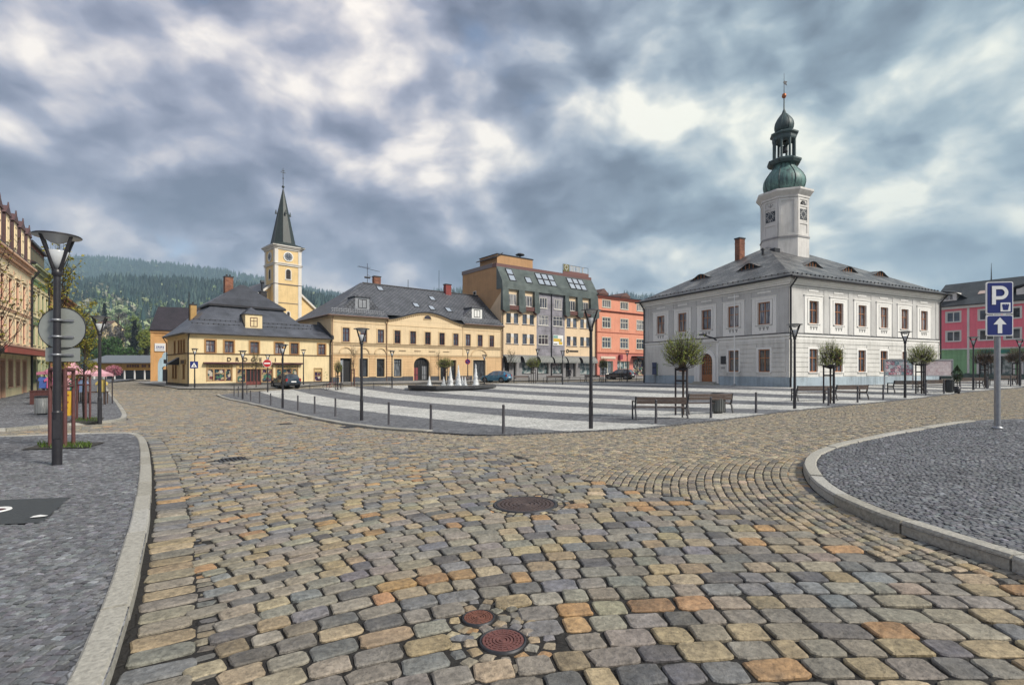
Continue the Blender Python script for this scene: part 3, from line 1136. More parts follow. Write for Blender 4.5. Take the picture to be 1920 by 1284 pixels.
class Face:
 """one outside face of a building: x along it (left to right as seen from outside), z up, out = towards the viewer"""
 def __init__(s, root, o, u, length):
  s.root, s.o, s.u, s.L = root, Vector((o[0], o[1])), Vector(u).normalized(), length
  s.n = Vector((s.u.y, -s.u.x))
  s.rz = math.atan2(s.u.y, s.u.x)

 def p(s, x, out, z):
  q = s.o + s.u * x + s.n * out
  return (q.x, q.y, z)

 def wall(s, mb, z0, z1, holes=(), mi=0, rmi=1, depth=0.16, x0=0.0, x1=None):
  x1 = s.L if x1 is None else x1
  hs = [h for h in holes if h[0] < x1 and h[1] > x0 and h[2] < z1 and h[3] > z0]
  xs = sorted({x0, x1, *[max(x0, h[0]) for h in hs], *[min(x1, h[1]) for h in hs]})
  zs = sorted({z0, z1, *[max(z0, h[2]) for h in hs], *[min(z1, h[3]) for h in hs]})
  for a, b in zip(xs[:-1], xs[1:]):
   for c, d in zip(zs[:-1], zs[1:]):
    m = ((a + b) / 2, (c + d) / 2)
    if any(h[0] < m[0] < h[1] and h[2] < m[1] < h[3] for h in hs):
     continue
    mb.poly([s.p(a, 0, c), s.p(b, 0, c), s.p(b, 0, d), s.p(a, 0, d)], mi)
  for h in hs:
   a, b, c, d = max(x0, h[0]), min(x1, h[1]), max(z0, h[2]), min(z1, h[3])
   for q in ([(a, 0, d), (b, 0, d), (b, -depth, d), (a, -depth, d)], [(a, -depth, c), (b, -depth, c), (b, 0, c), (a, 0, c)],
      [(a, 0, c), (a, 0, d), (a, -depth, d), (a, -depth, c)], [(b, -depth, c), (b, -depth, d), (b, 0, d), (b, 0, c)]):
    mb.poly([s.p(*v) for v in q], rmi)
   mb.poly([s.p(a, -depth - .02, c), s.p(b, -depth - .02, c), s.p(b, -depth - .02, d), s.p(a, -depth - .02, d)], rmi)

 def box(s, mb, x0, x1, z0, z1, o0, o1, mi=0):
  mb.box((x0, o0, z0), (x1, o1, z1), mi, lambda x, y, z: s.p(x, y, z))

 def bands(s, mb, z0, z1, step, out, holes=(), mi=0, gap=0.035, x0=0.0, x1=None):
  """rusticated courses: proud strips with grooves between"""
  x1 = s.L if x1 is None else x1
  z = z0
  while z < z1 - .05:
   e = min(z + step - gap, z1)
   iv = [(x0, x1)]
   for h in holes:
    if h[2] < e and h[3] > z:
     nv = []
     for a, b in iv:
      if h[1] <= a or h[0] >= b:
       nv.append((a, b))
      else:
       if h[0] > a:
        nv.append((a, h[0]))
       if h[1] < b:
        nv.append((h[1], b))
     iv = nv
   for a, b in iv:
    if b - a > .05:
     s.box(mb, a, b, z, e, 0.0, out, mi)
   z += step

 def arch_fill(s, mb, xc, w, z_spring, z_top, mi=0, rmi=1, depth=0.16, n=12, out=0.0, rise=None):
  """fills the corners of a square hole so that it closes in a round arch"""
  r = w / 2
  rise = (z_top - z_spring) if rise is None else rise
  P = [(xc - r * math.cos(math.pi * i / n), z_spring + rise * math.sin(math.pi * i / n)) for i in range(n + 1)]
  for (a, za), (b, zb) in zip(P[:-1], P[1:]):
   mb.poly([s.p(a, out, za), s.p(b, out, zb), s.p(b, out, z_top + .002), s.p(a, out, z_top + .002)], mi)
   mb.poly([s.p(a, -depth, za), s.p(b, -depth, zb), s.p(b, out, zb), s.p(a, out, za)], rmi)

 def arch_band(s, mb, xc, r, wd, z0, out, mi=0, n=16, rise=1.0):
  for i in range(n):
   a, b = math.pi * i / n, math.pi * (i + 1) / n
   c = []
   for t, rr in ((a, r), (b, r), (b, r + wd), (a, r + wd)):
    c.append((xc - rr * math.cos(t), z0 + rr * math.sin(t) * rise))
   fr = [s.p(x, out, z) for x, z in c]
   bk = [s.p(x, 0.0, z) for x, z in c]
   mb.add(fr + bk, [(0, 1, 2, 3), (1, 0, 4, 5), (3, 2, 6, 7)], mi)


def win_meshes(key, w, h, mats, cols=2, transom=.62, fw=.07, mw=.05, depth=.14, surround=None, sill=.08, panes_top=None, upper=None):
 """window frame, pane and surround as meshes; origin bottom centre on the wall face, outside = -Y"""
 if key in MESHC:
  return MESHC[key]
 f = MB()
 y0, y1 = depth - .05, depth + .03
 f.box((-w / 2, y0, 0), (-w / 2 + fw, y1, h))
 f.box((w / 2 - fw, y0, 0), (w / 2, y1, h))
 f.box((-w / 2 + fw, y0, 0), (w / 2 - fw, y1, fw))
 f.box((-w / 2 + fw, y0, h - fw), (w / 2 - fw, y1, h))
 zt = h * transom if transom else None
 if zt:
  f.box((-w / 2 + fw, y0 - .004, zt - mw / 2), (w / 2 - fw, y1 - .01, zt + mw / 2))
 secs = [(fw, (zt - mw / 2) if zt else h - fw, cols)]
 if zt:
  secs.append((zt + mw / 2, h - fw, panes_top or cols))
 for a, b, c in secs:
  for i in range(1, c):
   x = -w / 2 + fw + (w - 2 * fw) * i / c
   f.box((x - mw / 2, y0 + .006, a), (x + mw / 2, y1 - .012, b))
 fo = f.build('window', mats[0])
 p = MB()
 p.box((-w / 2 + fw - .01, depth + .0, fw - .01), (w / 2 - fw + .01, depth + .02, h - fw + .01))
 po = p.build('pane', mats[1])
 so = None
 if surround or sill:
  q = MB()
  if surround:
   surround(q, w, h)
  if sill:
   q.box((-w / 2 - .09, -.10, -.075), (w / 2 + .09, depth - .055, -.002), 0)
  so = q.build('surround', mats[2])
 res = [x.data if x else None for x in (fo, po, so)]
 for x in (fo, po, so):
  if x:
   bpy.data.objects.remove(x)
 MESHC[key] = res
 return res


def put_window(face, x, z, meshes, out=0.0, label=None, name='window'):
 o = link(name, meshes[0], face.root, face.p(x, out, z), face.rz, label)
 link('pane', meshes[1], o)
 if meshes[2]:
  link('surround', meshes[2], o)
 return o


def plain_surround(t, out, top=True, mi=0):
 def fn(q, w, h):
  q.box((-w / 2 - t, -out, -.002), (-w / 2 - .002, .02, h + (t if top else 0)), mi)
  q.box((w / 2 + .002, -out, -.002), (w / 2 + t, .02, h + (t if top else 0)), mi)
  if top:
   q.box((-w / 2 - .002, -out, h + .002), (w / 2 + .002, .02, h + t), mi)
 return fn


def hip_roof(mb, x0, x1, y0, y1, z, zr, li, ri, o=.5, mi=0, smi=1, th=.14, yr=None, gap=None):
 """hipped roof: eaves at z, ridge at zr from x0+li to x1-ri (li/ri = 0 gives a gable)"""
 ym = (y0 + y1) / 2 if yr is None else yr
 a, b = x0 - (o if li else .12), x1 + (o if ri else .12)
 c, d = y0 - o, y1 + o
 A, B = (x0 + li if li else a), (x1 - ri if ri else b)
 E = [(a, c, z + th), (b, c, z + th), (b, d, z + th), (a, d, z + th)]
 r0, r1 = (A, ym, zr), (B, ym, zr)
 if gap:
  g0, g1, gy = gap
  gz = z + th + (gy - c) / (ym - c) * (zr - z - th)
  mb.poly([E[0], (g0, c, z + th), (g0, ym, zr), r0], mi)
  mb.poly([(g0, gy, gz), (g1, gy, gz), (g1, ym, zr), (g0, ym, zr)], mi)
  mb.poly([(g1, c, z + th), E[1], r1, (g1, ym, zr)], mi)
 else:
  mb.poly([E[0], E[1], r1, r0], mi)
 mb.poly([E[2], E[3], r0, r1], mi)
 mb.poly([E[3], E[0], r0], mi)
 mb.poly([E[1], E[2], r1], mi)
 L = [(p[0], p[1], z) for p in E]
 for i in range(1 if gap else 0, 4):
  j = (i + 1) % 4
  mb.poly([L[i], L[j], E[j], E[i]], smi)
 if gap:
  for xa, xb in ((a, g0), (g1, b)):
   mb.box((xa, c, z), (xb, y0 - .01, z + th - .002), smi)
  mb.poly([(a, y0, z), (a, d, z), (b, d, z), (b, y0, z)], smi)
 else:
  mb.poly(L[::-1], smi)


def downpipe(mb, face, x, z0, z1, out=.12, r=.055, neck=.5):
 P = [face.p(x, out + neck, z1), face.p(x, out + neck * .7, z1 - .25), face.p(x, out, z1 - .75), face.p(x, out, z0)]
 mb.path(P, r, 8)


def chimney(root, x, y, z0, z1, w, d, mat, capmat, name='chimney', pots=1):
 mb = MB()
 mb.box((x - w / 2, y - d / 2, z0), (x + w / 2, y + d / 2, z1), 0)
 mb.box((x - w / 2 - .06, y - d / 2 - .06, z1), (x + w / 2 + .06, y + d / 2 + .06, z1 + .14), 1)
 mb.box((x - w / 2 - .02, y - d / 2 - .02, z1 - .5), (x + w / 2 + .02, y + d / 2 + .02, z1 - .38), 0)
 for i in range(pots):
  xx = x + (i - (pots - 1) / 2) * .4
  mb.tube((xx, y, z1 + .14), (xx, y, z1 + .40), .12, .10, 10, 1)
 return mb.build(name, [mat, capmat], root)


# ================================================================== TOWN HALL
def town_hall():
 C0 = (22.7, 41.7)
 d = Vector((.9, .437)).normalized()
 g0 = G(*C0)
 root = empty('town_hall', (C0[0], C0[1], g0), math.atan2(d.y, d.x),
     'pale grey two storey town hall with octagonal clock tower and green onion dome', 'town hall')
 Lx, Ly = 23.1, 17.7
 wallm = plaster('th_wall', (.54, .535, .52), .18)
 lower = plaster('th_lower', (.66, .65, .615), .2)
 plin = plaster('th_plinth', (.36, .43, .48), .3)
 white = plaster('th_white', (.78, .77, .74), .10)
 roofm = tiles('th_slate', (.038, .039, .046), (.10, .098, .10), .34, .20, 0, (.012, .012, .015), .42, .7, .016, .8, (.30, .29, .27))
 frame = plain('th_window_wood', (.36, .15, .06), .5, 0, .2, 10)
 front = Face(root, (0, 0), (1, 0), Lx)
 left = Face(root, (0, Ly), (0, -1), Ly)          # x runs from the far end to the corner
 right = Face(root, (Lx, 0), (0, 1), Ly)
 back = Face(root, (Lx, Ly), (-1, 0), Lx)
 fx = [3.07 + 3.41 * k for k in range(6)]
 lx = [Ly - (2.33 + 3.17 * k) for k in range(5)]
 ZU, HU, WU = 5.36, 1.92, 1.22
 ZG, HG, WG = 1.28, 1.95, 1.14
 f_up = [(x - WU / 2, x + WU / 2, ZU, ZU + HU) for x in fx]
 f_dn = [(x - WG / 2, x + WG / 2, ZG, ZG + HG) for x in fx[:4]] + [(fx[4] - .4, fx[4] + .4, 2.35, 3.2)]
 l_up = [(x - WU / 2, x + WU / 2, ZU, ZU + HU) for x in lx]
 xd = lx[2]
 l_dn = [(x - WG / 2, x + WG / 2, ZG, ZG + HG) for x in (lx[0], lx[1], lx[3])] + [(xd - .78, xd + .78, .30, 3.05)]
 w = MB()
 for fc, up, dn in ((front, f_up, f_dn), (left, l_up, l_dn), (right, [], []), (back, [], [])):
  fc.wall(w, 4.3, 8.95, up, 0, 1, .16)
  fc.wall(w, -1.2, 4.3, dn, 2, 1, .16 if fc is front else .3)
 left.arch_fill(w, xd, 1.56, 2.27, 3.05, 2, 1, .3)
 w.build('wall', [wallm, white, lower], root)
 ru = MB()
 for fc, dn in ((front, f_dn), (left, l_dn)):
  hs = [(a - .17, b + .17, c - .1, e + .18) for a, b, c, e in dn]
  if fc is left:
   hs[-1] = (xd - 1.18, xd + 1.18, -1, 3.62)
  fc.bands(ru, .92, 4.1, .40, .045, hs, 0, .06, .32, fc.L - .32)
 ru.build('rustication', lower, root)
 pl = MB()
 for fc in (front, left, right, back):
  iv = [(-.06, fc.L + .06)] if fc is not left else [(-.06, xd - 1.2), (xd + 1.2, fc.L + .06)]
  for a, b in iv:
   fc.box(pl, a, b, -1.2, .86, .0, .06 if fc in (front, back) else .058, 0)
 pl.build('plinth', plin, root)
 co = MB()
 dark = plain('th_course_dark', (.05, .05, .055), .5)
 for fc, e in ((front, 0), (left, .003), (right, 0), (back, .003)):
  fc.box(co, -.09, fc.L + .09, 4.28 + e, 4.46 - e, 0, .09 - e, 0)
  fc.box(co, -.13, fc.L + .13, 4.46 + e, 4.52 + e, 0, .13 - e, 1)
  fc.box(co, -.05, fc.L + .05, 4.02 + e, 4.12 - e, 0, .05 - e, 0)
  fc.box(co, -.10, fc.L + .10, 8.32 + e, 8.40 - e, 0, .06 - e, 0)
  for a, b, z0, z1 in ((.14, .14, 8.50, 8.66), (.26, .26, 8.66, 8.80), (.42, .42, 8.80, 8.98)):
   fc.box(co, -a, fc.L + a, z0 + e, z1 - e, -.1, b - e, 0)
 co.build('cornice', [white, dark], root)
 # corner lesenes and recessed fields between upper windows
 le = MB()
 for fc, xs in ((front, fx), (left, sorted(lx))):
  for a, b in ((.06, .75), (fc.L - .75, fc.L - .06)):
   fc.box(le, a, b, 4.56, 8.3, 0, .035, 0)
  for p, q in zip(xs[:-1], xs[1:]):
   m = (p + q) / 2
   fc.box(le, m - .30, m + .30, 4.56, 8.3, 0, .03, 0)
  for x in xs:
   fc.box(le, x - .65, x + .65, 8.05, 8.22, 0, .035, 1)
 le.build('pilasters', [wallm, white], root)

 def sur_up(q, w, h):
  q.box((-w / 2 - .58, -.045, -.80), (-w / 2 - .24, .01, h + .42), 0)
  q.box((w / 2 + .24, -.045, -.80), (w / 2 + .58, .01, h + .42), 0)
  q.box((-w / 2 - .24, -.043, h + .20), (w / 2 + .24, .01, h + .42), 0)
  q.box((-w / 2 - .24, -.043, -.80), (w / 2 + .24, .01, -.14), 0)
  q.box((-w / 2 - .20, -.075, -.002), (-w / 2 - .002, .02, h + .16), 0)
  q.box((w / 2 + .002, -.075, -.002), (w / 2 + .20, .02, h + .16), 0)
  q.box((-w / 2 - .002, -.075, h + .002), (w / 2 + .002, .02, h + .16), 0)
  q.box((-w / 2 - .66, -.10, h + .42), (w / 2 + .66, .01, h + .49), 0)
  for i in (-1, 0, 1):                                   # hanging ornament below the sill
   q.box((i * .36 - .13, -.075, -.32), (i * .36 + .13, -.046, -.22), 1)
   q.box((i * .36 - .05, -.07, -.50), (i * .36 + .05, -.046, -.32), 1)
 orn = plain('th_ornament', (.30, .30, .29), .8)
 up = win_meshes('th_up', WU, HU, [frame, M['glass_curtain'], white], 2, .60, .08, .06, .14, sur_up, .1)
 up[2].materials.append(orn)
 dn = win_meshes('th_dn', WG, HG, [frame, M['glass'], white], 2, .62, .08, .07, .14, plain_surround(.17, .05), .1)
 sm = win_meshes('th_sm', .8, .85, [frame, M['glass'], white], 2, None, .07, .05, .14, plain_surround(.14, .05), .1)
 for x in fx:
  put_window(front, x, ZU, up)
 for x in lx:
  put_window(left, x, ZU, up)
 for x in fx[:4]:
  put_window(front, x, ZG, dn)
 put_window(front, fx[4], 2.35, sm)
 for x in (lx[0], lx[1], lx[3]):
  put_window(left, x, ZG, dn)
 # arched door in its portal
 po = MB()
 for a, b in ((xd - 1.2, xd - .80), (xd + .80, xd + 1.2)):
  left.box(po, a, b, -1.0, 2.27, 0, .12, 0)
 left.arch_band(po, xd, .80, .40, 2.27, .12, 0, 20, .98)
 left.box(po, xd - 1.5, xd + 1.5, 4.13, 4.27, 0, .2, 0)
 for a, b in ((xd - 1.5, xd - 1.26), (xd + 1.26, xd + 1.5)):
  left.box(po, a, b, .1, 4.0, 0, .10, 0)
 pob = po.build('portal', [white], root)
 st = MB()
 left.box(st, xd - 1.6, xd + 1.6, -.9, .16, .0, .85, 0)
 left.box(st, xd - 1.3, xd + 1.3, .16, .31, -.28, .5, 0)
 st.build('step', M['stone_kerb'], root)
 dr = MB()
 n = 14
 Pz = [(xd - .78 * math.cos(math.pi * i / n), 2.27 + .78 * math.sin(math.pi * i / n)) for i in range(n + 1)]
 poly = [(xd - .78, .31)] + Pz + [(xd + .78, .31)]
 dr.poly([left.p(a, -.26, z) for a, z in poly], 1)
 for i in range(7):
  x = xd - .76 + 1.52 * i / 6
  top = 2.27 + math.sqrt(max(.78 ** 2 - (x - xd) ** 2, .001))
  left.box(dr, x - .035, x + .035, .31, top, -.26, -.20, 0)
 for i in range(9):
  z = .34 + i * .31
  hw = .76 if z < 2.27 else math.sqrt(max(.78 ** 2 - (z - 2.27) ** 2, .01)) - .02
  left.box(dr, xd - hw, xd + hw, z, z + .05, -.258, -.205, 0)
 left.box(dr, xd - .74, xd + .74, .33, .95, -.256, -.215, 0)
 dr.build('door', [plain('th_door', (.33, .13, .05), .45, 0, .25, 8), M['glass']], root)
 pq = MB()
 left.box(pq, lx[1] - 1.42, lx[1] - .82, 2.0, 2.75, .03, .07, 0)
 left.box(pq, lx[1] - 1.36, lx[1] - .95, 1.55, 1.75, .03, .055, 1)
 left.box(pq, lx[3] + .95, lx[3] + 1.3, 2.05, 2.4, .03, .06, 0)
 pq.build('plaque', [M['iron'], M['galv']], root)
 br = MB()
 br.path([left.p(xd + 1.38, .05, 4.2), left.p(xd + 1.3, .5, 4.45), left.p(xd + .75, 1.2, 4.75)], .07, 6)
 left.box(br, xd + .45, xd + .9, 4.72, 4.86, .95, 1.5, 0)
 br.build('wall_lamp', M['lamp_black'], root)
 # roof with sprocketed hips
 rf = MB()
 ins = 8.85
 hip_roof(rf, 0, Lx, 0, Ly, 8.98, 14.35, ins, ins, .62, 0, 1, .10)
 roof = rf.build('roof', [roofm, M['gutter']], root)
 gt = MB()
 o = .72
 for a, b in (((-o, -o), (Lx + o, -o)), ((-o, -o), (-o, Ly + o)), ((Lx + o, -o), (Lx + o, Ly + o))):
  gt.tube((*a, 9.03), (*b, 9.03), .085, .085, 8)
 gt.build('gutter', M['gutter'], root)
 gt = MB()
 for fc, x in ((front, .0), (front, Lx - .1), (left, .1)):
  downpipe(gt, fc, x, -.4, 9.0, .14, .07, .6)
  gt.cut()
 gt.build_each('downpipe', M['gutter'], root)
 sg = MB()                                            # snow guards
 for t in range(40):
  x = .4 + t * .57
  sg.box((x - .03, -.10, 9.40), (x + .03, .0, 9.52))
 for t in range(30):
  y = .4 + t * .57
  sg.box((-.10, y - .03, 9.40), (0, y + .03, 9.52))
 sg.tube((.2, -.05, 9.46), (Lx - .2, -.05, 9.46), .02, .02, 5)
 sg.tube((-.05, .2, 9.46), (-.05, Ly - .2, 9.46), .02, .02, 5)
 sg.tube((.2, -.05, 9.46), (-.05, .2, 9.46), .02, .02, 5)
 sg.build('snow_guards', M['gutter'], roof)
 pit = (14.35 - 9.08) / (ins + .62)
 # eyebrow dormers
 def eyebrow(pos, side):
  mb = MB()
  n = 14
  wd, ht = 1.5, .52
  P0, P1 = [], []
  for i in range(n + 1):
   t = -1 + 2 * i / n
   hgt = ht * (.5 + .5 * math.cos(math.pi * t))
   dep = .1
   P0.append((t * wd, 0, hgt))
   P1.append((t * wd * .9, hgt / pit + .05, hgt))
  A, B_ = [], []
  for (x, y, z), (x2, y2, z2) in zip(P0, P1):
   A.append((x, -.08, z)); B_.append((x2, y2 + .25, z2 + .10))
  for i in range(n):
   mb.poly([A[i], A[i + 1], B_[i + 1], B_[i]], 0, True)
  for i in range(n):
   mb.poly([(P0[i][0], .1, -.02), (P0[i + 1][0], .1, -.02), (P0[i + 1][0], .1, P0[i + 1][2]), (P0[i][0], .1, P0[i][2])], 1)
  for i in range(3, n - 3):
   if i % 2:
    mb.box((P0[i][0] - .025, .03, -.02), (P0[i][0] + .025, .09, P0[i][2] - .04), 2)
  if side == 'f':
   loc, rz = (pos[0], pos[1], 9.08 + pit * (pos[1] + .62)), 0
  else:
   loc, rz = (pos[0], pos[1], 9.08 + pit * (pos[0] + .62)), R(-90)
  o_ = mb.build('dormer', [roofm, M['rubber'], frame], root, loc, rz)
  return o_
 for x in (7.6, 13.1, 18.4):
  eyebrow((x, 3.0), 'f')
 for y in (6.3, 12.3):
  eyebrow((3.0, y), 's')
 chimney(roof, 7.0, 10.7, 12.4, 15.35, .78, .62, M['chimney_brick'], M['iron'], pots=0)
 vt = MB()
 vt.tube((6.6, 7.6, 12.9), (6.6, 7.6, 13.6), .12, .12, 10)
 vt.lathe([(.02, 13.78), (.2, 13.6), (.2, 13.55)], 10, 0, c=(6.6, 7.6))
 vt.cut()
 vt.box((7.6, 7.0, 13.2), (8.4, 7.6, 13.75))
 vt.cut()
 vt.tube((20.5, 6.5, 11), (20.5, 6.5, 12.6), .12, .12, 8)
 vt.cut()
 vt.tube((22.6, 4, 9.6), (22.6, 4, 10.6), .10, .10, 8)
 vt.build_each('vent', M['gutter'], roof)
 sky = MB()
 for x, y in ((8.9, 7.2), (8.0, 9.3)):
  pass
 # ---- tower
 cx, cy = 11.55, 8.85
 tow = plaster('th_tower', (.66, .645, .62), .2)
 trim = plaster('th_tower_trim', (.36, .355, .36), .2)
 Rt = 2.14 / math.cos(math.pi / 8)
 o8 = math.pi / 8
 tb = MB()
 zb, z1 = 12.0, 19.5
 tb.lathe([(Rt * 1.03, zb), (Rt * 1.03, 15.15)], 8, 0, False, (cx, cy), o8)
 tb.lathe([(Rt * 1.06, 15.15), (Rt * 1.06, 15.30)], 8, 1, False, (cx, cy), o8)
 tb.lathe([(Rt * 1.03, 15.15), (Rt * 1.06, 15.15)], 8, 1, False, (cx, cy), o8)
 tb.lathe([(Rt * 1.06, 15.30), (Rt, 15.30), (Rt, z1)], 8, 0, False, (cx, cy), o8)
 tb.lathe([(Rt, 19.3), (Rt * 1.05, 19.3), (Rt * 1.05, 19.5), (Rt * 1.13, 19.7), (Rt * 1.22, 19.95), (Rt * 1.22, 20.15), (Rt * .9, 20.35), (.1, 20.4)], 8, 0, False, (cx, cy), o8)
 # sunk panels, drawn by proud frames on every face
 apo = Rt * math.cos(o8)
 for k in range(8):
  ang = k * math.pi / 4
  nx, ny = math.cos(ang), math.sin(ang)
  ux, uy = -ny, nx

  def fr(x, y, z, nx=nx, ny=ny, ux=ux, uy=uy):
   return (cx + nx * (apo + y) + ux * x, cy + ny * (apo + y) + uy * x, z)
  fw = Rt * math.sin(o8)
  tb.box((-fw + .06, 0, 15.35), (-fw + .30, .06, 19.25), 0, fr)
  tb.box((fw - .30, 0, 15.35), (fw - .06, .06, 19.25), 0, fr)
  segs = [(15.35, 15.6), (19.0, 19.25)] if k % 2 else [(15.35, 15.6), (16.55, 16.8), (18.35, 18.5), (19.05, 19.25)]
  for a, b in segs:
   tb.box((-fw + .30, 0, a), (fw - .30, .058, b), 0, fr)
 tower = tb.build('tower', [tow, trim], root)
 face_m = plain('clock_face', (.030, .035, .045), .5)
 for k in (4, 6, 0, 2):
  ang = k * math.pi / 4
  nx, ny = math.cos(ang), math.sin(ang)
  cm = MB()
  s_ = .54
  cm.box((-s_, 0, -s_), (s_, .03, s_), 0)
  n = 12
  for i in range(12):
   t = math.pi * 2 * i / 12
   c_, sn = math.cos(t), math.sin(t)
   px, pz = .42 * sn, .42 * c_
   for dx in ((-.05, .05) if i % 3 == 0 else (0,)):
    a = Vector((px + dx * c_, 0, pz - dx * sn))
    cm.tube(a - Vector((sn, 0, c_)) * .10 + Vector((0, -.02, 0)), a + Vector((sn, 0, c_)) * .10 + Vector((0, -.02, 0)), .022, .022, 4, 1)
  for i in range(24):
   a, b = 2 * math.pi * i / 24, 2 * math.pi * (i + 1) / 24
   cm.tube((.28 * math.sin(a), -.015, .28 * math.cos(a)), (.28 * math.sin(b), -.015, .28 * math.cos(b)), .018, .018, 4, 1, False)
  cm.tube((0, -.03, 0), (.05, -.03, .30), .03, .02, 4, 2)
  cm.tube((0, -.03, 0), (.02, -.03, -.46), .024, .014, 4, 2)
  cm.build('clock', [face_m, M['white'], M['galv']], root, (cx + nx * (apo + .03), cy + ny * (apo + .03), 17.55), ang + math.pi / 2)
  am = MB()
  n = 10
  ring = [(.45 * math.cos(math.pi * i / n), 0, .45 * math.sin(math.pi * i / n)) for i in range(n + 1)]
  am.poly(ring[::-1], 0)
  for i in range(3):
   am.tube((0, -.03, 0), (.4 * math.cos(math.pi * (i + 1) / 4), -.03, .4 * math.sin(math.pi * (i + 1) / 4)), .025, .025, 4, 1)
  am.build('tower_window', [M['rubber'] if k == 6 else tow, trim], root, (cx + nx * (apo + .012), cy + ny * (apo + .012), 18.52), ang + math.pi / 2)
 cop = copper('verdigris_bright', (.13, .265, .24), (.030, .055, .058))
 copd = copper('verdigris_dark', (.045, .085, .088), (.025, .040, .044))
 dm = MB()
 prof = [(1.45, 20.3), (1.55, 20.36), (1.83, 20.6), (2.0, 20.95), (2.07, 21.3), (2.01, 21.7), (1.83, 22.1), (1.55, 22.5), (1.28, 22.8), (1.12, 23.1), (1.06, 23.4)]
 dm.lathe(prof, 32, 0, True, (cx, cy), o8)
 for k in range(8):
  a = o8 + k * math.pi / 4
  pts_ = [(cx + (r_ + .01) * math.cos(a), cy + (r_ + .01) * math.sin(a), z_) for r_, z_ in prof]
  dm.path(pts_, .05, 5, 1)
 dm.build('onion_dome', [cop, copd], root)
 lt = MB()
 lt.lathe([(1.1, 23.3), (1.55, 23.35), (1.70, 23.6), (1.70, 23.75), (1.3, 23.95), (.2, 24.0)], 8, 0, False, (cx, cy), o8)
 lt.lathe([(.3, 25.95), (1.15, 25.95), (1.2, 26.1), (1.2, 26.4), (1.40, 26.55), (1.40, 26.7), (1.1, 26.85), (.75, 26.95)], 8, 0, False, (cx, cy), o8)
 for k in range(8):
  a = o8 + k * math.pi / 4
  ux, uy = math.cos(a), math.sin(a)
  lt.tube((cx + 1.02 * ux, cy + 1.02 * uy, 23.9), (cx + 1.02 * ux, cy + 1.02 * uy, 26.0), .13, .13, 6)
  a2 = a + math.pi / 4
  p0, p1 = Vector((cx + 1.02 * ux, cy + 1.02 * uy, 0)), Vector((cx + 1.02 * math.cos(a2), cy + 1.02 * math.sin(a2), 0))
  for i in range(6):
   t0, t1 = i / 6, (i + 1) / 6
   h0, h1 = 25.6 + .35 * math.sin(math.pi * t0), 25.6 + .35 * math.sin(math.pi * t1)
   q0, q1 = p0.lerp(p1, t0), p0.lerp(p1, t1)
   lt.poly([(q0.x, q0.y, h0), (q1.x, q1.y, h1), (q1.x, q1.y, 26.0), (q0.x, q0.y, 26.0)], 0)
 lt.build('lantern', copd, root)
 bl = MB()
 bl.lathe([(.02, 25.5), (.16, 25.45), (.22, 25.2), (.28, 24.95), (.38, 24.8), (.36, 24.78), (.05, 24.9)], 14, 0, True, (cx, cy))
 bl.tube((cx, cy, 25.5), (cx, cy, 25.95), .03, .03, 6)
 bl.build('bell', M['iron'], root)
 u2 = MB()
 prof = [(.65, 26.9), (.80, 27.05), (.93, 27.35), (.95, 27.65), (.87, 28.0), (.68, 28.35), (.45, 28.65), (.25, 28.9), (.16, 29.2), (.07, 29.4), (.055, 30.6)]
 u2.lathe(prof, 24, 0, True, (cx, cy))
 for k in range(8):
  a = o8 + k * math.pi / 4
  u2.path([(cx + (r_ + .005) * math.cos(a), cy + (r_ + .005) * math.sin(a), z_) for r_, z_ in prof[:8]], .03, 4)
 u2.build('upper_dome', copd, root)
 sp = MB()
 sp.lathe([(.02, 30.55), (.17, 30.65), (.24, 30.85), (.17, 31.05), (.02, 31.15)], 12, 0, True, (cx, cy))
 sp.tube((cx, cy, 31.1), (cx, cy, 33.3), .04, .015, 6, 1)
 sp.poly([(cx - .1, cy + .02, 32.2), (cx + .45, cy + .02, 32.05), (cx + .35, cy + .02, 32.3), (cx + .5, cy + .02, 32.5), (cx - .05, cy + .02, 32.45)], 1)
 sp.poly([(cx - .1, cy - .02, 32.2), (cx - .05, cy - .02, 32.45), (cx + .5, cy - .02, 32.5), (cx + .35, cy - .02, 32.3), (cx + .45, cy - .02, 32.05)], 1)
 sp.build('weather_vane', [plain('gilt', (.36, .12, .05), .4, .7), M['iron']], root)
 return root


def copper(name, c1, c2):
 m, N, bs = _new(name)
 tc = N.node('ShaderNodeTexCoord').outputs['Object']
 mp = N.node('ShaderNodeMapping')
 N.l.new(tc, mp.inputs[0])
 mp.inputs['Scale'].default_value = (1.6, 1.6, .35)
 n = N.noise(mp.outputs[0], 2.2, 6, .65)
 n2 = N.noise(tc, 8, 4, .6)
 N.put(bs.inputs['Base Color'], N.mix(N.mrange(N.math('ADD', n, N.math('MULTIPLY', n2, .3)), .48, .82), c1, c2))
 bs.inputs['Roughness'].default_value = .55
 bs.inputs['Specular IOR Level'].default_value = .6
 b = N.node('ShaderNodeBump')
 b.inputs['Strength'].default_value = .25
 b.inputs['Distance'].default_value = .04
 N.l.new(n, b.inputs['Height'])
 N.l.new(b.outputs[0], bs.inputs['Normal'])
 return m


town_hall()


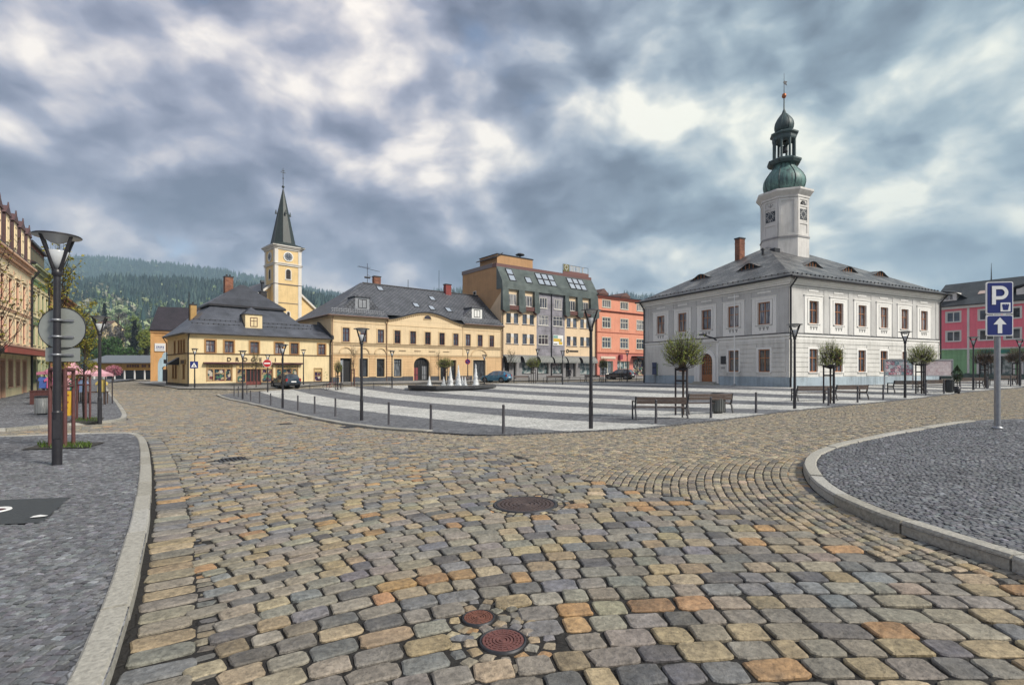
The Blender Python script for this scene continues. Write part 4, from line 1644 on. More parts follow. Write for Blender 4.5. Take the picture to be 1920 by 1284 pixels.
# ================================================================== LONG YELLOW BUILDING
def long_building():
 C0 = (-22.0, 61.9)
 d = Vector((.765, .645)).normalized()
 g0 = min(G(*C0), G(-1.5, 79.2))
 root = empty('corner_house', (C0[0], C0[1], g0), math.atan2(d.y, d.x),
     'long two storey pale yellow house with a low gabled pediment over its arched gateway', 'building')
 Lx, Ly = 26.8, 13.0
 up_m = plaster('lb_upper', (.70, .545, .345), .16)
 lo_m = plaster('lb_lower', (.66, .455, .255), .18)
 tr_m = plaster('lb_trim', (.60, .45, .27), .1)
 dark = plain('lb_line', (.16, .11, .07), .8)
 pl_m = plaster('lb_plinth', (.075, .082, .095), .3)
 fr_m = plain('lb_window', (.085, .018, .020), .5)
 rf_m = tiles('lb_eternit', (.078, .083, .098), (.115, .12, .135), .40, .40, R(45), (.018, .018, .023), .5, .5, .040, .8, offset=0.0)
 front = Face(root, (0, 0), (1, 0), Lx)
 left = Face(root, (0, Ly), (0, -1), Ly)
 right = Face(root, (Lx, 0), (0, 1), Ly)
 back = Face(root, (Lx, Ly), (-1, 0), Lx)
 ux = [1.87, 4.15, 6.5, 8.87, 11.2, 13.5, 15.8, 18.15, 20.3, 22.5, 24.7]
 WU, HU, ZU = .88, 1.72, 5.1
 up = [(x - WU / 2, x + WU / 2, ZU, ZU + HU) for x in ux]
 gates = [(1.15, 2.6, 0.0, 3.05), (11.35, 13.8, -.2, 3.3), (21.2, 23.5, .05, 3.05), (15.5, 16.5, .1, 3.0), (17.35, 18.2, .1, 3.0)]
 shops = [(3.55, 4.75, .72, 3.05), (5.95, 7.0, .72, 3.05), (8.35, 9.45, .72, 3.05)]
 low = gates + shops
 w = MB()
 front.wall(w, 3.55, 8.2, up, 0, 2, .14)
 front.wall(w, -1.0, 3.55, low, 1, 2, .35)
 front.arch_fill(w, 12.575, 2.45, 2.35, 3.3, 1, 2, .35)
 for f_ in (left, right, back):
  f_.wall(w, -1.0, 8.2, [], 0, 2)
 # pediment
 px0, px1, pt = 7.4, 19.4, 9.45
 n = 20
 def ped(x):
  t = (x - px0) / (px1 - px0)
  return 8.2 + (pt - 8.2) * (.5 - .5 * math.cos(2 * math.pi * t)) ** .8
 X = [px0 + (px1 - px0) * i / n for i in range(n + 1)]
 for a, b in zip(X[:-1], X[1:]):
  w.poly([front.p(a, .02, 8.15), front.p(b, .02, 8.15), front.p(b, .02, ped(b)), front.p(a, .02, ped(a))], 0)
 w.build('wall', [up_m, lo_m, tr_m], root)
 pd = MB()
 for a, b in zip(X[:-1], X[1:]):
  for o0, o1, h0, h1, mi in ((-.3, .22, -.14, .0, 0), (-.3, .34, .0, .11, 1)):
   P = [front.p(a, o1, ped(a) + h0), front.p(b, o1, ped(b) + h0), front.p(b, o1, ped(b) + h1), front.p(a, o1, ped(a) + h1)]
   Q = [front.p(a, o0, ped(a) + h0), front.p(b, o0, ped(b) + h0), front.p(b, o0, ped(b) + h1), front.p(a, o0, ped(a) + h1)]
   pd.add(P + Q, [(0, 1, 2, 3), (1, 0, 4, 5), (3, 2, 6, 7)], mi)
 for i in range(1, 40):
  x = px0 + (px1 - px0) * i / 40
  front.box(pd, x - .05, x + .05, ped(x) - .28, ped(x) - .15, .02, .15, 0)
 pd.build('pediment', [tr_m, M['gutter']], root)
 lun = MB()
 ring = [(13.45 - .55 * math.cos(math.pi * i / 10), 8.62 + .52 * math.sin(math.pi * i / 10)) for i in range(11)]
 lun.poly([front.p(a, .05, z) for a, z in ring], 0)
 front.arch_band(lun, 13.45, .55, .1, 8.62, .08, 1, 10, .95)
 front.box(lun, 12.8, 14.1, 8.5, 8.6, .02, .1, 1)
 for t in (-.25, 0, .25):
  front.box(lun, 13.45 + t - .02, 13.45 + t + .02, 8.62, 9.05, .05, .075, 2)
 lun.build('lunette_window', [M['glass'], tr_m, fr_m], root)
 cr = MB()
 front.box(cr, -.05, Lx + .05, 4.82, 4.94, 0, .08, 0)
 front.box(cr, -.05, Lx + .05, 4.94, 4.99, 0, .13, 1)
 front.box(cr, -.05, Lx + .05, 4.62, 4.68, 0, .05, 1)
 front.box(cr, -.05, Lx + .05, 3.48, 3.60, 0, .07, 0)
 front.box(cr, -.05, Lx + .05, 3.60, 3.64, 0, .09, 1)
 front.box(cr, -.05, Lx + .05, 7.45, 7.52, 0, .05, 0)
 front.box(cr, -.1, px0, 8.0, 8.2, 0, .22, 0)
 front.box(cr, px1, Lx + .1, 8.0, 8.2, 0, .22, 0)
 left.box(cr, -.1, Ly + .1, 8.0, 8.197, 0, .2, 0)
 for x in (13.5 + s_ for s_ in (-3.9, -1.6, .7, 3.0, -6.1)):
  front.box(cr, x - .5, x + .5, 4.12, 4.20, 0, .06, 1)
 for x in (1.87, 4.15, 6.5):
  front.arch_band(cr, x, .72, .17, 3.66, .11, 0, 14, .95)
 front.arch_band(cr, 22.35, 1.35, .2, 3.66, .11, 0, 18, .68)
 cr.build('string_courses', [tr_m, dark], root)
 rb = MB()
 hs = [(a - .16, b + .16, c - 1, e + .16) for a, b, c, e in low]
 front.bands(rb, .78, 3.42, .32, .055, hs, 0, .065, .1, Lx - .1)
 rb.build('rustication', lo_m, root)
 pl = MB()
 iv = [(0.0, 1.0), (2.75, 11.2), (13.95, 15.35), (16.65, 17.2), (18.35, 21.05), (23.65, Lx)]
 for a, b in iv:
  front.box(pl, a, b, -1.0, .70, 0, .07, 0)
  pl.cut()
 pl.build_each('plinth', pl_m, root)
 pil = MB()
 for a, b in ((0, .35), (7.2, 7.5), (19.3, 19.6), (Lx - .4, Lx)):
  front.box(pil, a, b, 3.64, 7.95, 0, .05, 0)
  pil.cut()
 pil.build_each('pilaster', tr_m, root)
 wm = win_meshes('lb_up', WU, HU, [fr_m, M['glass'], tr_m], 2, .64, .09, .06, .12, plain_surround(.15, .05), .1)
 for x in ux:
  put_window(front, x, ZU, wm)
 sm = win_meshes('lb_shop', 1.12, 2.33, [M['iron'], M['glass_shop'], tr_m], 1, .78, .06, .05, .2, plain_surround(.15, .06), .08)
 for a, b, c, e in shops:
  put_window(front, (a + b) / 2, c, sm)
 big = win_meshes('lb_big', 2.3, 3.0, [M['iron'], M['glass_shop'], tr_m], 3, .8, .07, .05, .25, plain_surround(.18, .06), 0)
 put_window(front, 22.35, .05, big, name='shop_window')
 dm = win_meshes('lb_door', .95, 2.9, [fr_m, M['glass_shop'], tr_m], 1, .75, .10, .06, .3, plain_surround(.13, .05), 0)
 put_window(front, 16.0, .1, dm, name='door')
 put_window(front, 17.775, .1, dm, name='door')
 # open doorway at the left end and the gateway passage
 ps = MB()
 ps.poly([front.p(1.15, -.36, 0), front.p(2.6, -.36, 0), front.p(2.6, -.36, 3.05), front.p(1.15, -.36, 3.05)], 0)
 front.box(ps, 1.5, 1.62, 0.05, 2.9, -.33, -.25, 1)
 front.box(ps, 1.18, 1.5, 2.2, 2.8, -.33, -.28, 2)
 front.box(ps, .9, 2.9, -.7, .06, -.05, .7, 3)
 ps.build('doorway', [M['rubber'], M['galv'], M['glass_sky'], M['stone_kerb']], root)
 gw = MB()
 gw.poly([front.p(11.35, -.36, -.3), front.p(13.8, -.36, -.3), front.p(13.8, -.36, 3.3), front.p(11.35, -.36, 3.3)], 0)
 for t in range(1, 6):
  x = 11.35 + 2.45 * t / 6
  front.box(gw, x - .025, x + .025, -.2, 2.3 + .9 * math.sqrt(max(0, 1 - ((x - 12.575) / 1.22) ** 2)), -.33, -.29, 1)
 for z in (.9, 2.3):
  front.box(gw, 11.35, 13.8, z, z + .06, -.335, -.295, 1)
 front.box(gw, 11.5, 12.2, .2, 1.9, -.35, -.34, 2)
 front.box(gw, 12.8, 13.5, .3, 2.1, -.35, -.34, 3)
 gw.build('gateway', [M['rubber'], M['iron'], plain('poster_red', (.20, .04, .05), .6), M['galv']], root)
 # roof: hip on the left, gable against the taller neighbour
 rf = MB()
 hip_roof(rf, 0, Lx, 0, Ly, 8.2, 13.75, 6.6, 0, .45, 0, 1, .12, gap=(px0 + .05, px1 - .05, .25))
 roof = rf.build('roof', [rf_m, M['gutter']], root)
 pit = (13.75 - 8.32) / (Ly / 2 + .45)
 rz = lambda y: 8.32 + (y + .45) * pit
 # little roof behind the pediment
 pr = MB()
 for a, b in zip(X[:-1], X[1:]):
  za, zb = ped(a) + .12, ped(b) + .12
  ya, yb = (za - 8.32) / pit - .45, (zb - 8.32) / pit - .45
  pr.poly([(a, -.34, za), (b, -.34, zb), (b, yb + .05, zb + .01), (a, ya + .05, za + .01)], 0)
 pr.build('pediment_roof', rf_m, roof)
 rt = MB()
 for i in range(52):                                            # ridge tiles
  x = 6.9 + i * .385
  rt.tube((x, Ly / 2, 13.78), (x + .36, Ly / 2, 13.78), .10, .12, 8)
 rt.build('ridge_tiles', M['gutter'], roof)
 sn = MB()
 for i in range(90):
  x = .2 + i * .295
  if px0 - .2 < x < px1 + .2:
   continue
  sn.box((x - .03, .15, rz(.15)), (x + .03, .2, rz(.2) + .14))
  sn.box((x - .03 + .15, .55, rz(.55)), (x + .03 + .15, .6, rz(.6) + .14))
 sn.tube((px0 - .2, .17, rz(.17) + .02), (px1 + .2, .17, rz(.17) + .02), .01, .01, 4)
 for a, b in ((.2, px0 - .2), (px1 + .2, Lx - .2)):
  for yy in (.17, .57):
   sn.tube((a, yy, rz(yy) + .09), (b, yy, rz(yy) + .09), .018, .018, 5)
 sn.build('snow_guards', M['galv'], roof)
 skm = M['glass_sky']
 for x, y in ((9.1, 5.2), (13.2, 2.3), (15.6, 2.0), (18.4, 1.9), (17.0, 4.2)):
  s_ = MB()
  yb = y + .75
  s_.add([(x - .38, y, rz(y) + .07), (x + .38, y, rz(y) + .07), (x + .38, yb, rz(yb) + .07), (x - .38, yb, rz(yb) + .07)], [(0, 1, 2, 3)], 1)
  for a, b, c, e in ((x - .46, x - .38, y, yb), (x + .38, x + .46, y, yb), (x - .46, x + .46, y - .1, y), (x - .46, x + .46, yb, yb + .1)):
   s_.add([(a, c, rz(c) + .10), (b, c, rz(c) + .10), (b, e, rz(e) + .10), (a, e, rz(e) + .10), (a, c, rz(c) - .02), (b, c, rz(c) - .02), (b, e, rz(e) - .02), (a, e, rz(e) - .02)],
     [(0, 1, 2, 3), (0, 4, 5, 1), (1, 5, 6, 2), (2, 6, 7, 3), (3, 7, 4, 0)], 0)
  s_.build('skylight', [M['iron'], skm], root)
 zinc = plain('zinc', (.26, .27, .29), .45, .5, .2, 4)
 for x, pale in ((4.4, 0), (22.6, 1)):
  dmb = MB()
  y = .9
  z0, z1, hw = rz(y) - .1, rz(y) + 1.55, .95
  ybk = (z1 - 8.32) / pit - .45
  dmb.poly([(x - hw, y, z0), (x + hw, y, z0), (x + hw, y, z1), (x - hw, y, z1)], 0)
  dmb.poly([(x - hw, y, z0), (x - hw, y, z1), (x - hw, ybk, z1)], 0)
  dmb.poly([(x + hw, y, z1), (x + hw, y, z0), (x + hw, ybk, z1)], 0)
  dmb.box((x - hw - .15, y - .2, z1), (x + hw + .15, ybk + .2, z1 + .10), 1)
  for s_ in (-1, 1):                                         # flared slate cheeks
   dmb.poly([(x + s_ * hw, y, z1), (x + s_ * (hw + 1.4), 1.2, rz(1.2) + .03), (x + s_ * hw, ybk, z1)], 1)
   dmb.poly([(x + s_ * hw, y, z1), (x + s_ * hw, y, z0), (x + s_ * (hw + 1.4), 1.2, rz(1.2) + .03)], 1)
  do = dmb.build('dormer', [zinc if not pale else M['white'], rf_m], root)
  wmx = win_meshes('lb_dorm', 1.15, 1.15, [M['iron'], M['glass'], zinc], 2, None, .08, .06, .04, None, .06)
  o_ = link('window', wmx[0], do, (x, y - .03, z0 + .25))
  mes = wmx[1].copy()
  o2 = link('window', mes, do, (x, y - .03, z0 + .25))
  o2.name = 'pane'
 chimney(roof, 9.5, 7.6, 12.5, 15.0, 1.0, .7, M['chimney_brick'], M['iron'], pots=0)
 chimney(roof, 20.8, 6.3, 13.2, 14.9, 1.0, .7, plain('red_brick_paint', (.22, .045, .04), .8, 0, .3), M['iron'], pots=0)
 an = MB()
 an.tube((7.6, Ly / 2, 13.6), (7.6, Ly / 2, 16.6), .04, .03, 6)
 an.tube((6.2, Ly / 2, 16.0), (9.6, Ly / 2 + .3, 15.7), .03, .03, 5)
 for t in range(7):
  x = 6.3 + t * .27
  an.tube((x, Ly / 2 - .4, 16.0), (x, Ly / 2 + .4, 16.0), .018, .018, 4)
 an.tube((7.6, Ly / 2, 15.0), (8.2, Ly / 2, 14.7), .025, .025, 4)
 an.tube((7.2, Ly / 2, 14.6), (8.0, Ly / 2, 14.6), .14, .14, 8)
 an.cut()
 an.tube((14.0, Ly / 2, 13.6), (14.0, Ly / 2, 15.0), .05, .04, 5)
 an.cut()
 an.tube((20.0, Ly / 2 + 1, 13.0), (20.0, Ly / 2 + 1, 17.3), .05, .03, 5)
 an.build_each('antenna', M['iron'], roof)
 gt = MB()
 gt.tube((-.45, -.5, 8.27), (px0, -.5, 8.27), .075, .075, 6)
 gt.cut()
 gt.tube((px1, -.5, 8.27), (Lx, -.5, 8.27), .075, .075, 6)
 gt.cut()
 gt.tube((-.5, -.45, 8.27), (-.5, Ly, 8.27), .075, .075, 6)
 gt.cut()
 for x in (.12, px0 - .1, Lx - .15):
  downpipe(gt, front, x, -.4, 8.25, .1, .055, .4)
  gt.cut()
 gt.build_each('gutter', plain('lb_pipe', (.16, .09, .06), .5), root)
 return root


long_building()

# ================================================================== CHEMIST'S HOUSE (Drogerie)
def drogerie():
 KS = .895
 C0 = (-36.7 * KS, 57.6 * KS)
 d = Vector((.72, .694)).normalized()
 root = empty('shop_house', (C0[0], C0[1], HC - 33 / FPX * C0[1]), math.atan2(d.y, d.x),
     'cream corner house lettered DROGERIE under a tall two stage dark hipped roof', 'building')
 root.scale = (KS, KS, KS)
 Lx, Ly, Lm = 16.75, 11.0, 14.6
 wm_ = plaster('dr_wall', (.74, .60, .36), .16)
 tr = plaster('dr_trim', (.40, .235, .10), .12)
 bn = plain('dr_band', (.12, .075, .04), .8)
 pl_m = plaster('dr_plinth', (.10, .095, .09), .4)
 rfm = tiles('dr_metal', (.040, .042, .052), (.052, .055, .068), 3.2, .42, 0, (.016, .016, .022), .42, .5, .010, .5)
 rfl = tiles('dr_metal_low', (.058, .063, .080), (.075, .081, .100), 3.2, .42, 0, (.026, .028, .036), .42, .55, .010, .5)
 frm = plain('dr_window', (.10, .035, .025), .5)
 front = Face(root, (0, 0), (1, 0), Lx)
 left = Face(root, (0, Ly), (0, -1), Ly)
 right = Face(root, (Lx, 0), (0, 1), Ly)
 back = Face(root, (Lx, Ly), (-1, 0), Lx)
 ux = [2.3, 4.25, 7.07, 9.98, 11.9, 15.5]
 WU, HU, ZU = .98, 1.42, 3.92
 up = [(x - WU / 2, x + WU / 2, ZU, ZU + HU) for x in ux]
 shops = [(1.95, 4.55, .55, 2.5), (5.1, 9.2, .02, 2.5), (9.65, 12.3, .55, 2.5), (14.5, 15.5, .35, 2.1)]
 lu = [(y - .35, y + .35, 3.92, 5.34) for y in (4.4, 6.6, 8.0, 9.4)]
 ll = [(y - .4, y + .4, .9, 2.5) for y in (3.5, 5.0, 9.2)]
 w = MB()
 front.wall(w, -1.0, 6.0, up + shops, 0, 1, .2)
 left.wall(w, -1.0, 6.0, lu + ll, 0, 1, .16)
 right.wall(w, -1.0, 6.0, [], 0, 1)
 back.wall(w, -1.0, 6.0, [], 0, 1)
 w.build('wall', [wm_, tr], root)
 c = MB()
 for fc, e in ((front, 0), (left, .003)):
  fc.box(c, -.05, fc.L + .05, 3.72 + e, 3.86, 0, .06 - e, 0)
  fc.box(c, -.12, fc.L + .12, 5.78 + e, 5.9 - e, 0, .12 - e, 1)
  fc.box(c, -.25, fc.L + .25, 5.9 + e, 6.02 - e, 0, .25 - e, 1)
 c.build('cornice', [bn, wm_], root)
 pl = MB()
 for a, b in ((0, 6.1), (7.85, Lx)):
  front.box(pl, a, b, -1.0, .36, 0, .06, 0)
  pl.cut()
 left.box(pl, 0, Ly, -1.0, .34, 0, .058, 0)
 pl.build_each('plinth', pl_m, root)
 wu = win_meshes('dr_up', WU, HU, [frm, M['glass_curtain'], tr], 2, .66, .10, .07, .14, plain_surround(.16, .05), .09)
 for x in ux:
  put_window(front, x, ZU, wu)
 wl = win_meshes('dr_side', .7, HU, [frm, M['glass'], tr], 1, .66, .08, .06, .12, plain_surround(.12, .04), .08)
 for a, b, z, e in lu:
  put_window(left, (a + b) / 2, z, wl)
 wl2 = win_meshes('dr_side2', .8, 1.6, [frm, M['glass'], tr], 2, .66, .08, .06, .12, plain_surround(.12, .04), .08)
 for a, b, z, e in ll:
  put_window(left, (a + b) / 2, z, wl2)
 # three shop fronts
 goods = shop_goods('dr_goods')
 gold = plain('dr_signboard', (.50, .37, .17), .6, 0, .1, 5)
 dk = plain('dr_letters', (.055, .03, .025), .6)
 lattice = plain('dr_lattice', (.36, .22, .10), .6)

 def front_shop(x0, x1, z0, z1, parts, sign, size, arched=True):
  s = MB()
  zs = z1 - .42
  front.box(s, x0, x1, zs, z1, -.18, -.05, 1)                   # sign board
  front.box(s, x0 - .08, x0, z0, z1 + .04, -.18, .05, 0)
  front.box(s, x1, x1 + .08, z0, z1 + .04, -.18, .05, 0)
  front.box(s, x0, x1, z1, z1 + .05, -.18, .06, 0)
  front.box(s, x0, x1, zs - .08, zs, -.18, .0, 0)
  for a, b in parts:
   front.box(s, a, a + .07, z0, zs - .08, -.18, -.02, 0)
   front.box(s, b - .07, b, z0, zs - .08, -.18, -.02, 0)
   front.box(s, a + .07, b - .07, z0, z0 + .09, -.18, -.03, 0)
   s.poly([front.p(a + .07, -.15, z0 + .09), front.p(b - .07, -.15, z0 + .09), front.p(b - .07, -.15, zs - .08), front.p(a + .07, -.15, zs - .08)], 2)
   if arched and b - a < 1.0:
    front.arch_fill(s, (a + b) / 2, b - a - .14, zs - .40, zs - .08, 0, 0, .12, 10, -.06)
   else:
    front.box(s, a + .07, b - .07, zs - .62, zs - .57, -.16, -.08, 0)
    m = (a + b) / 2
    front.box(s, m - .025, m + .025, zs - .57, zs - .08, -.16, -.09, 0)
  o_ = s.build('shop_front', [lattice, gold, goods], root)
  if sign:
   lettering(sign, size, dk, o_, front.p((x0 + x1) / 2, -.035, zs + .20), front.rz, .03, 1.15)
  return o_
 front_shop(1.95, 4.55, .55, 2.5, [(1.95, 2.65), (2.65, 3.85), (3.85, 4.55)], 'DROGERIE', .40)
 front_shop(5.1, 9.2, .35, 2.5, [(5.1, 6.1), (7.85, 9.2)], None, .3, False)
 front_shop(9.65, 12.3, .55, 2.5, [(9.65, 10.35), (10.35, 11.6), (11.6, 12.3)], 'KOSMETIKA', .38)
 front_shop(14.5, 15.5, .35, 2.1, [(14.5, 15.5)], None, .2, False)
 lb = MB()                                                    # the unreadable line of small lettering over the door
 x = 5.4
 for wd in (.2, .16, .22, .18, .2, .16, .24, 0, .2, .2, .16, .2, .22, .18, .2):
  if wd:
   front.box(lb, x, x + wd * .8, 2.18, 2.38, -.05, -.035, 0)
  x += (wd or .2) + .03
 lb.build('lettering', dk, root)
 dr = MB()
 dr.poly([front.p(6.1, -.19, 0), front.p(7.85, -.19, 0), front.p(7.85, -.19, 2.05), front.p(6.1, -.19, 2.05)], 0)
 for x in (6.12, 6.62, 7.0, 7.38, 7.74):
  front.box(dr, x, x + .09, .02, 2.0, -.18, -.10, 1)
 front.box(dr, 6.2, 7.8, .1, .5, -.178, -.14, 1)
 front.box(dr, 5.9, 8.05, -.7, .03, -.1, .6, 2)
 dr.build('door', [M['rubber'], plain('dr_door', (.14, .035, .03), .5), M['stone_kerb']], root)
 aw = MB()
 for a, b in ((1.55, 5.15), (9.25, 12.85)):
  aw.cut()
  front.box(aw, a, b, 2.66, 2.80, 0, .55, 0)
  front.box(aw, a + .05, b - .05, 2.60, 2.66, 0, .45, 0)
 aw.cut()
 front.box(aw, 5.2, 9.2, 2.70, 2.80, 0, .35, 0)
 aw.build_each('canopy', plain('dr_canopy', (.085, .02, .03), .5), root)
 for i, ch in enumerate('DROGERIE'):
  lettering(ch, .66, dk, root, front.p(4.25 + i * .88, .06, 3.14), front.rz, .08, 1.0, 'letter')
 sd = MB()
 left.box(sd, 8.0, 10.2, 2.55, 3.1, .0, .12, 0)
 left.box(sd, 8.3, 9.9, 2.65, 3.0, .12, .14, 1)
 sd.build('side_sign', [plain('dr_side_sign', (.30, .20, .09), .6), dk], root)
 sv = MB()
 left.box(sv, 5.6, 6.7, 2.5, 2.6, 0, 1.0, 0)
 sv.poly([left.p(5.4, 0, 3.4), left.p(5.4, 1.2, 2.6), left.p(6.9, 1.2, 2.6), left.p(6.9, 0, 3.4)], 0)
 sv.poly([left.p(5.4, 0, 2.6), left.p(5.4, 1.2, 2.6), left.p(5.4, 0, 3.4)], 0)
 sv.poly([left.p(6.9, 0, 2.6), left.p(6.9, 0, 3.4), left.p(6.9, 1.2, 2.6)], 0)
 sv.build('side_canopy', M['gutter'], root)
 gf = MB()
 for i in range(9):
  x, z = 16.0 + random.uniform(-.18, .18), 1.2 + random.uniform(-.5, .6)
  gf.tube(front.p(x, .006, z), front.p(x + random.uniform(-.2, .2), .006, z + random.uniform(-.15, .2)), .035, .02, 4)
 gf.build('graffiti', plain('graffiti', (.12, .20, .06), .8), root)
 # roof
 rf = MB()
 o, ins, zb, za = .5, 3.1, 9.75, 13.0
 y1 = Ly
 E = [(-o, -o, 6.1), (Lm + o, -o, 6.1), (Lm + o, y1 + o, 6.1), (-o, y1 + o, 6.1)]
 mid = [(.55, .55, 7.05), (Lm - .55, .55, 7.05), (Lm - .55, y1 - .55, 7.05), (.55, y1 - .55, 7.05)]
 B = [(ins, ins, zb), (Lm - ins, ins, zb), (Lm - ins, y1 - ins, zb), (ins, y1 - ins, zb)]
 U = [(ins - .35, ins - .35, zb + .22), (Lm - ins + .35, ins - .35, zb + .22), (Lm - ins + .35, y1 - ins + .35, zb + .22), (ins - .35, y1 - ins + .35, zb + .22)]
 U0 = [(p[0], p[1], zb - .02) for p in U]
 A = [(Lm / 2 - .25, y1 / 2, za), (Lm / 2 + .25, y1 / 2, za)]
 for i in range(4):
  j = (i + 1) % 4
  rf.poly([E[i], E[j], mid[j], mid[i]], 2)
  rf.poly([mid[i], mid[j], B[j], B[i]], 2)
  rf.poly([U0[i], U0[j], U[j], U[i]], 1)
 rf.poly(U0[::-1], 1)
 rf.poly([U[0], U[1], A[1], A[0]], 0)
 rf.poly([U[2], U[3], A[0], A[1]], 0)
 rf.poly([U[3], U[0], A[0]], 0)
 rf.poly([U[1], U[2], A[1]], 0)
 for i in range(4):
  j = (i + 1) % 4
  rf.poly([(E[i][0], E[i][1], 5.98), (E[j][0], E[j][1], 5.98), E[j], E[i]], 1)
 rf.poly([(p[0], p[1], 5.98) for p in E][::-1], 1)
 roof = rf.build('roof', [rfm, M['gutter'], rfl], root)
 r2 = MB()
 r2.poly([(Lm - 2.2, -.5, 6.13), (Lx + .15, -.5, 6.13), (Lx + .15, 4.2, 8.3), (Lm - 2.2, 4.2, 8.3)], 0)
 r2.poly([(Lx + .15, 9, 6.1), (Lm - 2, 9, 6.1), (Lm - 2, 4.2, 8.3), (Lx + .15, 4.2, 8.3)], 0)
 r2.box((Lx - .12, -.55, 6.0), (Lx + .2, -.2, 6.45), 1)
 r2.add([(Lx - .1, -.5, 6.1), (Lx + .2, -.5, 6.1), (Lx + .2, 4.2, 8.3), (Lx - .1, 4.2, 8.3), (Lx - .1, -.5, 6.5), (Lx + .2, -.5, 6.5), (Lx + .2, 4.2, 8.7), (Lx - .1, 4.2, 8.7)],
   [(0, 1, 5, 4), (4, 5, 6, 7), (3, 7, 6, 2), (0, 4, 7, 3), (1, 2, 6, 5)], 1)
 r2.poly([(Lm, -.5, 5.98), (Lx + .15, -.5, 5.98), (Lx + .15, -.5, 6.13), (Lm, -.5, 6.13)], 1)
 r2.build('annexe_roof', [rfl, M['gutter']], root)
 sn = MB()
 for rr in range(2):
  for i in range(26):
   x = .6 + i * .55 + rr * .27
   y = .75 + rr * .45
   z = 7.05 + (y - .55) * (zb - 7.05) / (ins - .55)
   sn.box((x - .04, y - .02, z - .02), (x + .04, y + .06, z + .13))
  sn.tube((.6 + rr * .27, y + .02, z + .08), (14.4, y + .02, z + .08), .015, .015, 5)
  sn.cut()
 sn.build_each('snow_guard', M['gutter'], roof)
 dmb = MB()
 x0, x1, y0, z0, z1 = 6.2, 8.15, .55, 7.0, 8.75
 yb = .55 + (z1 - 7.05) * (ins - .55) / (zb - 7.05)
 dmb.poly([(x0, y0, z0), (x1, y0, z0), (x1, y0, z1), (x0, y0, z1)], 0)
 dmb.poly([(x0, y0, z0), (x0, y0, z1), (x0, yb, z1)], 0)
 dmb.poly([(x1, y0, z1), (x1, y0, z0), (x1, yb, z1)], 0)
 mx = (x0 + x1) / 2
 e = .18
 ap = (mx, y0 + 1.0, z1 + .95)
 apb = (mx, yb + 1.2, z1 + .95)
 dmb.poly([(x0 - e, y0 - e, z1), (x1 + e, y0 - e, z1), ap], 1)
 dmb.poly([(x0 - e, yb + .3, z1), (x0 - e, y0 - e, z1), ap, apb], 1)
 dmb.poly([(x1 + e, y0 - e, z1), (x1 + e, yb + .3, z1), apb, ap], 1)
 dmb.poly([(x0 - e, y0 - e, z1 - .004), (x0 - e, yb + .3, z1 - .004), (x1 + e, yb + .3, z1 - .004), (x1 + e, y0 - e, z1 - .004)], 1)
 do = dmb.build('dormer', [wm_, rfl], root)
 wx = win_meshes('dr_dorm', .85, 1.15, [frm, M['glass_curtain'], tr], 2, .62, .08, .06, .05, plain_surround(.10, .04), .06)
 link('window', wx[0], do, (mx, y0 - .03, z0 + .22))
 link('pane', wx[1], do, (mx, y0 - .03, z0 + .22))
 chimney(roof, 5.9, 6.5, 10.6, 13.9, .95, .8, M['chimney_brick'], M['iron'], pots=2)
 chimney(roof, 1.8, 6.0, 7.0, 9.9, .65, .65, plaster('dr_chim', (.42, .27, .11), .3), M['iron'], pots=1)
 chimney(roof, 10.5, 7.6, 10.0, 12.6, .85, .7, plain('dr_chim2', (.03, .028, .03), .8), M['iron'], pots=0)
 pp = MB()
 pp.tube((10.4, 7.6, 12.6), (10.4, 7.6, 14.0), .16, .16, 8)
 pp.tube((10.2, 7.6, 14.0), (10.6, 7.6, 14.0), .25, .25, 8)
 pp.cut()
 pp.tube((1.5, 6.6, 7.6), (1.5, 6.6, 11.6), .05, .05, 5)
 pp.build_each('flue', M['iron'], roof)
 gt = MB()
 gt.tube((-o, -.55, 6.06), (Lx + .1, -.55, 6.06), .07, .07, 6)
 gt.tube((-.55, -o, 6.06), (-.55, Ly, 6.06), .07, .07, 6)
 gt.cut()
 for fc, x in ((front, .06), (front, Lx - .12), (left, .1)):
  gt.cut()
  downpipe(gt, fc, x, -.5, 6.05, .1, .07 if fc is not left else .055, .4)
 gt.build_each('gutter', M['gutter'], root)


def shop_goods(name):
 """a lit-by-day display behind glass: patches of coloured packaging"""
 m, N, bs = _new(name)
 uv = N.node('ShaderNodeUVMap').outputs[0]
 vo = N.node('ShaderNodeTexVoronoi')
 N.l.new(uv, vo.inputs['Vector'])
 vo.inputs['Scale'].default_value = 3.2
 sp = N.node('ShaderNodeSeparateColor')
 N.l.new(vo.outputs['Color'], sp.inputs[0])
 c = N.ramp(sp.outputs[0], [(0, (.02, .02, .03)), (.22, (.06, .03, .08)), (.38, (.03, .09, .10)), (.5, (.42, .33, .20)), (.68, (.18, .05, .05)), (.78, (.06, .16, .10)), (.86, (.55, .50, .42))], 'CONSTANT')
 n = N.noise(uv, 9, 4, .7)
 N.put(bs.inputs['Base Color'], N.vmath('SCALE', c, N.mrange(n, .25, .75, .35, 1.3)))
 bs.inputs['Roughness'].default_value = .12
 bs.inputs['Specular IOR Level'].default_value = .8
 return m


drogerie()


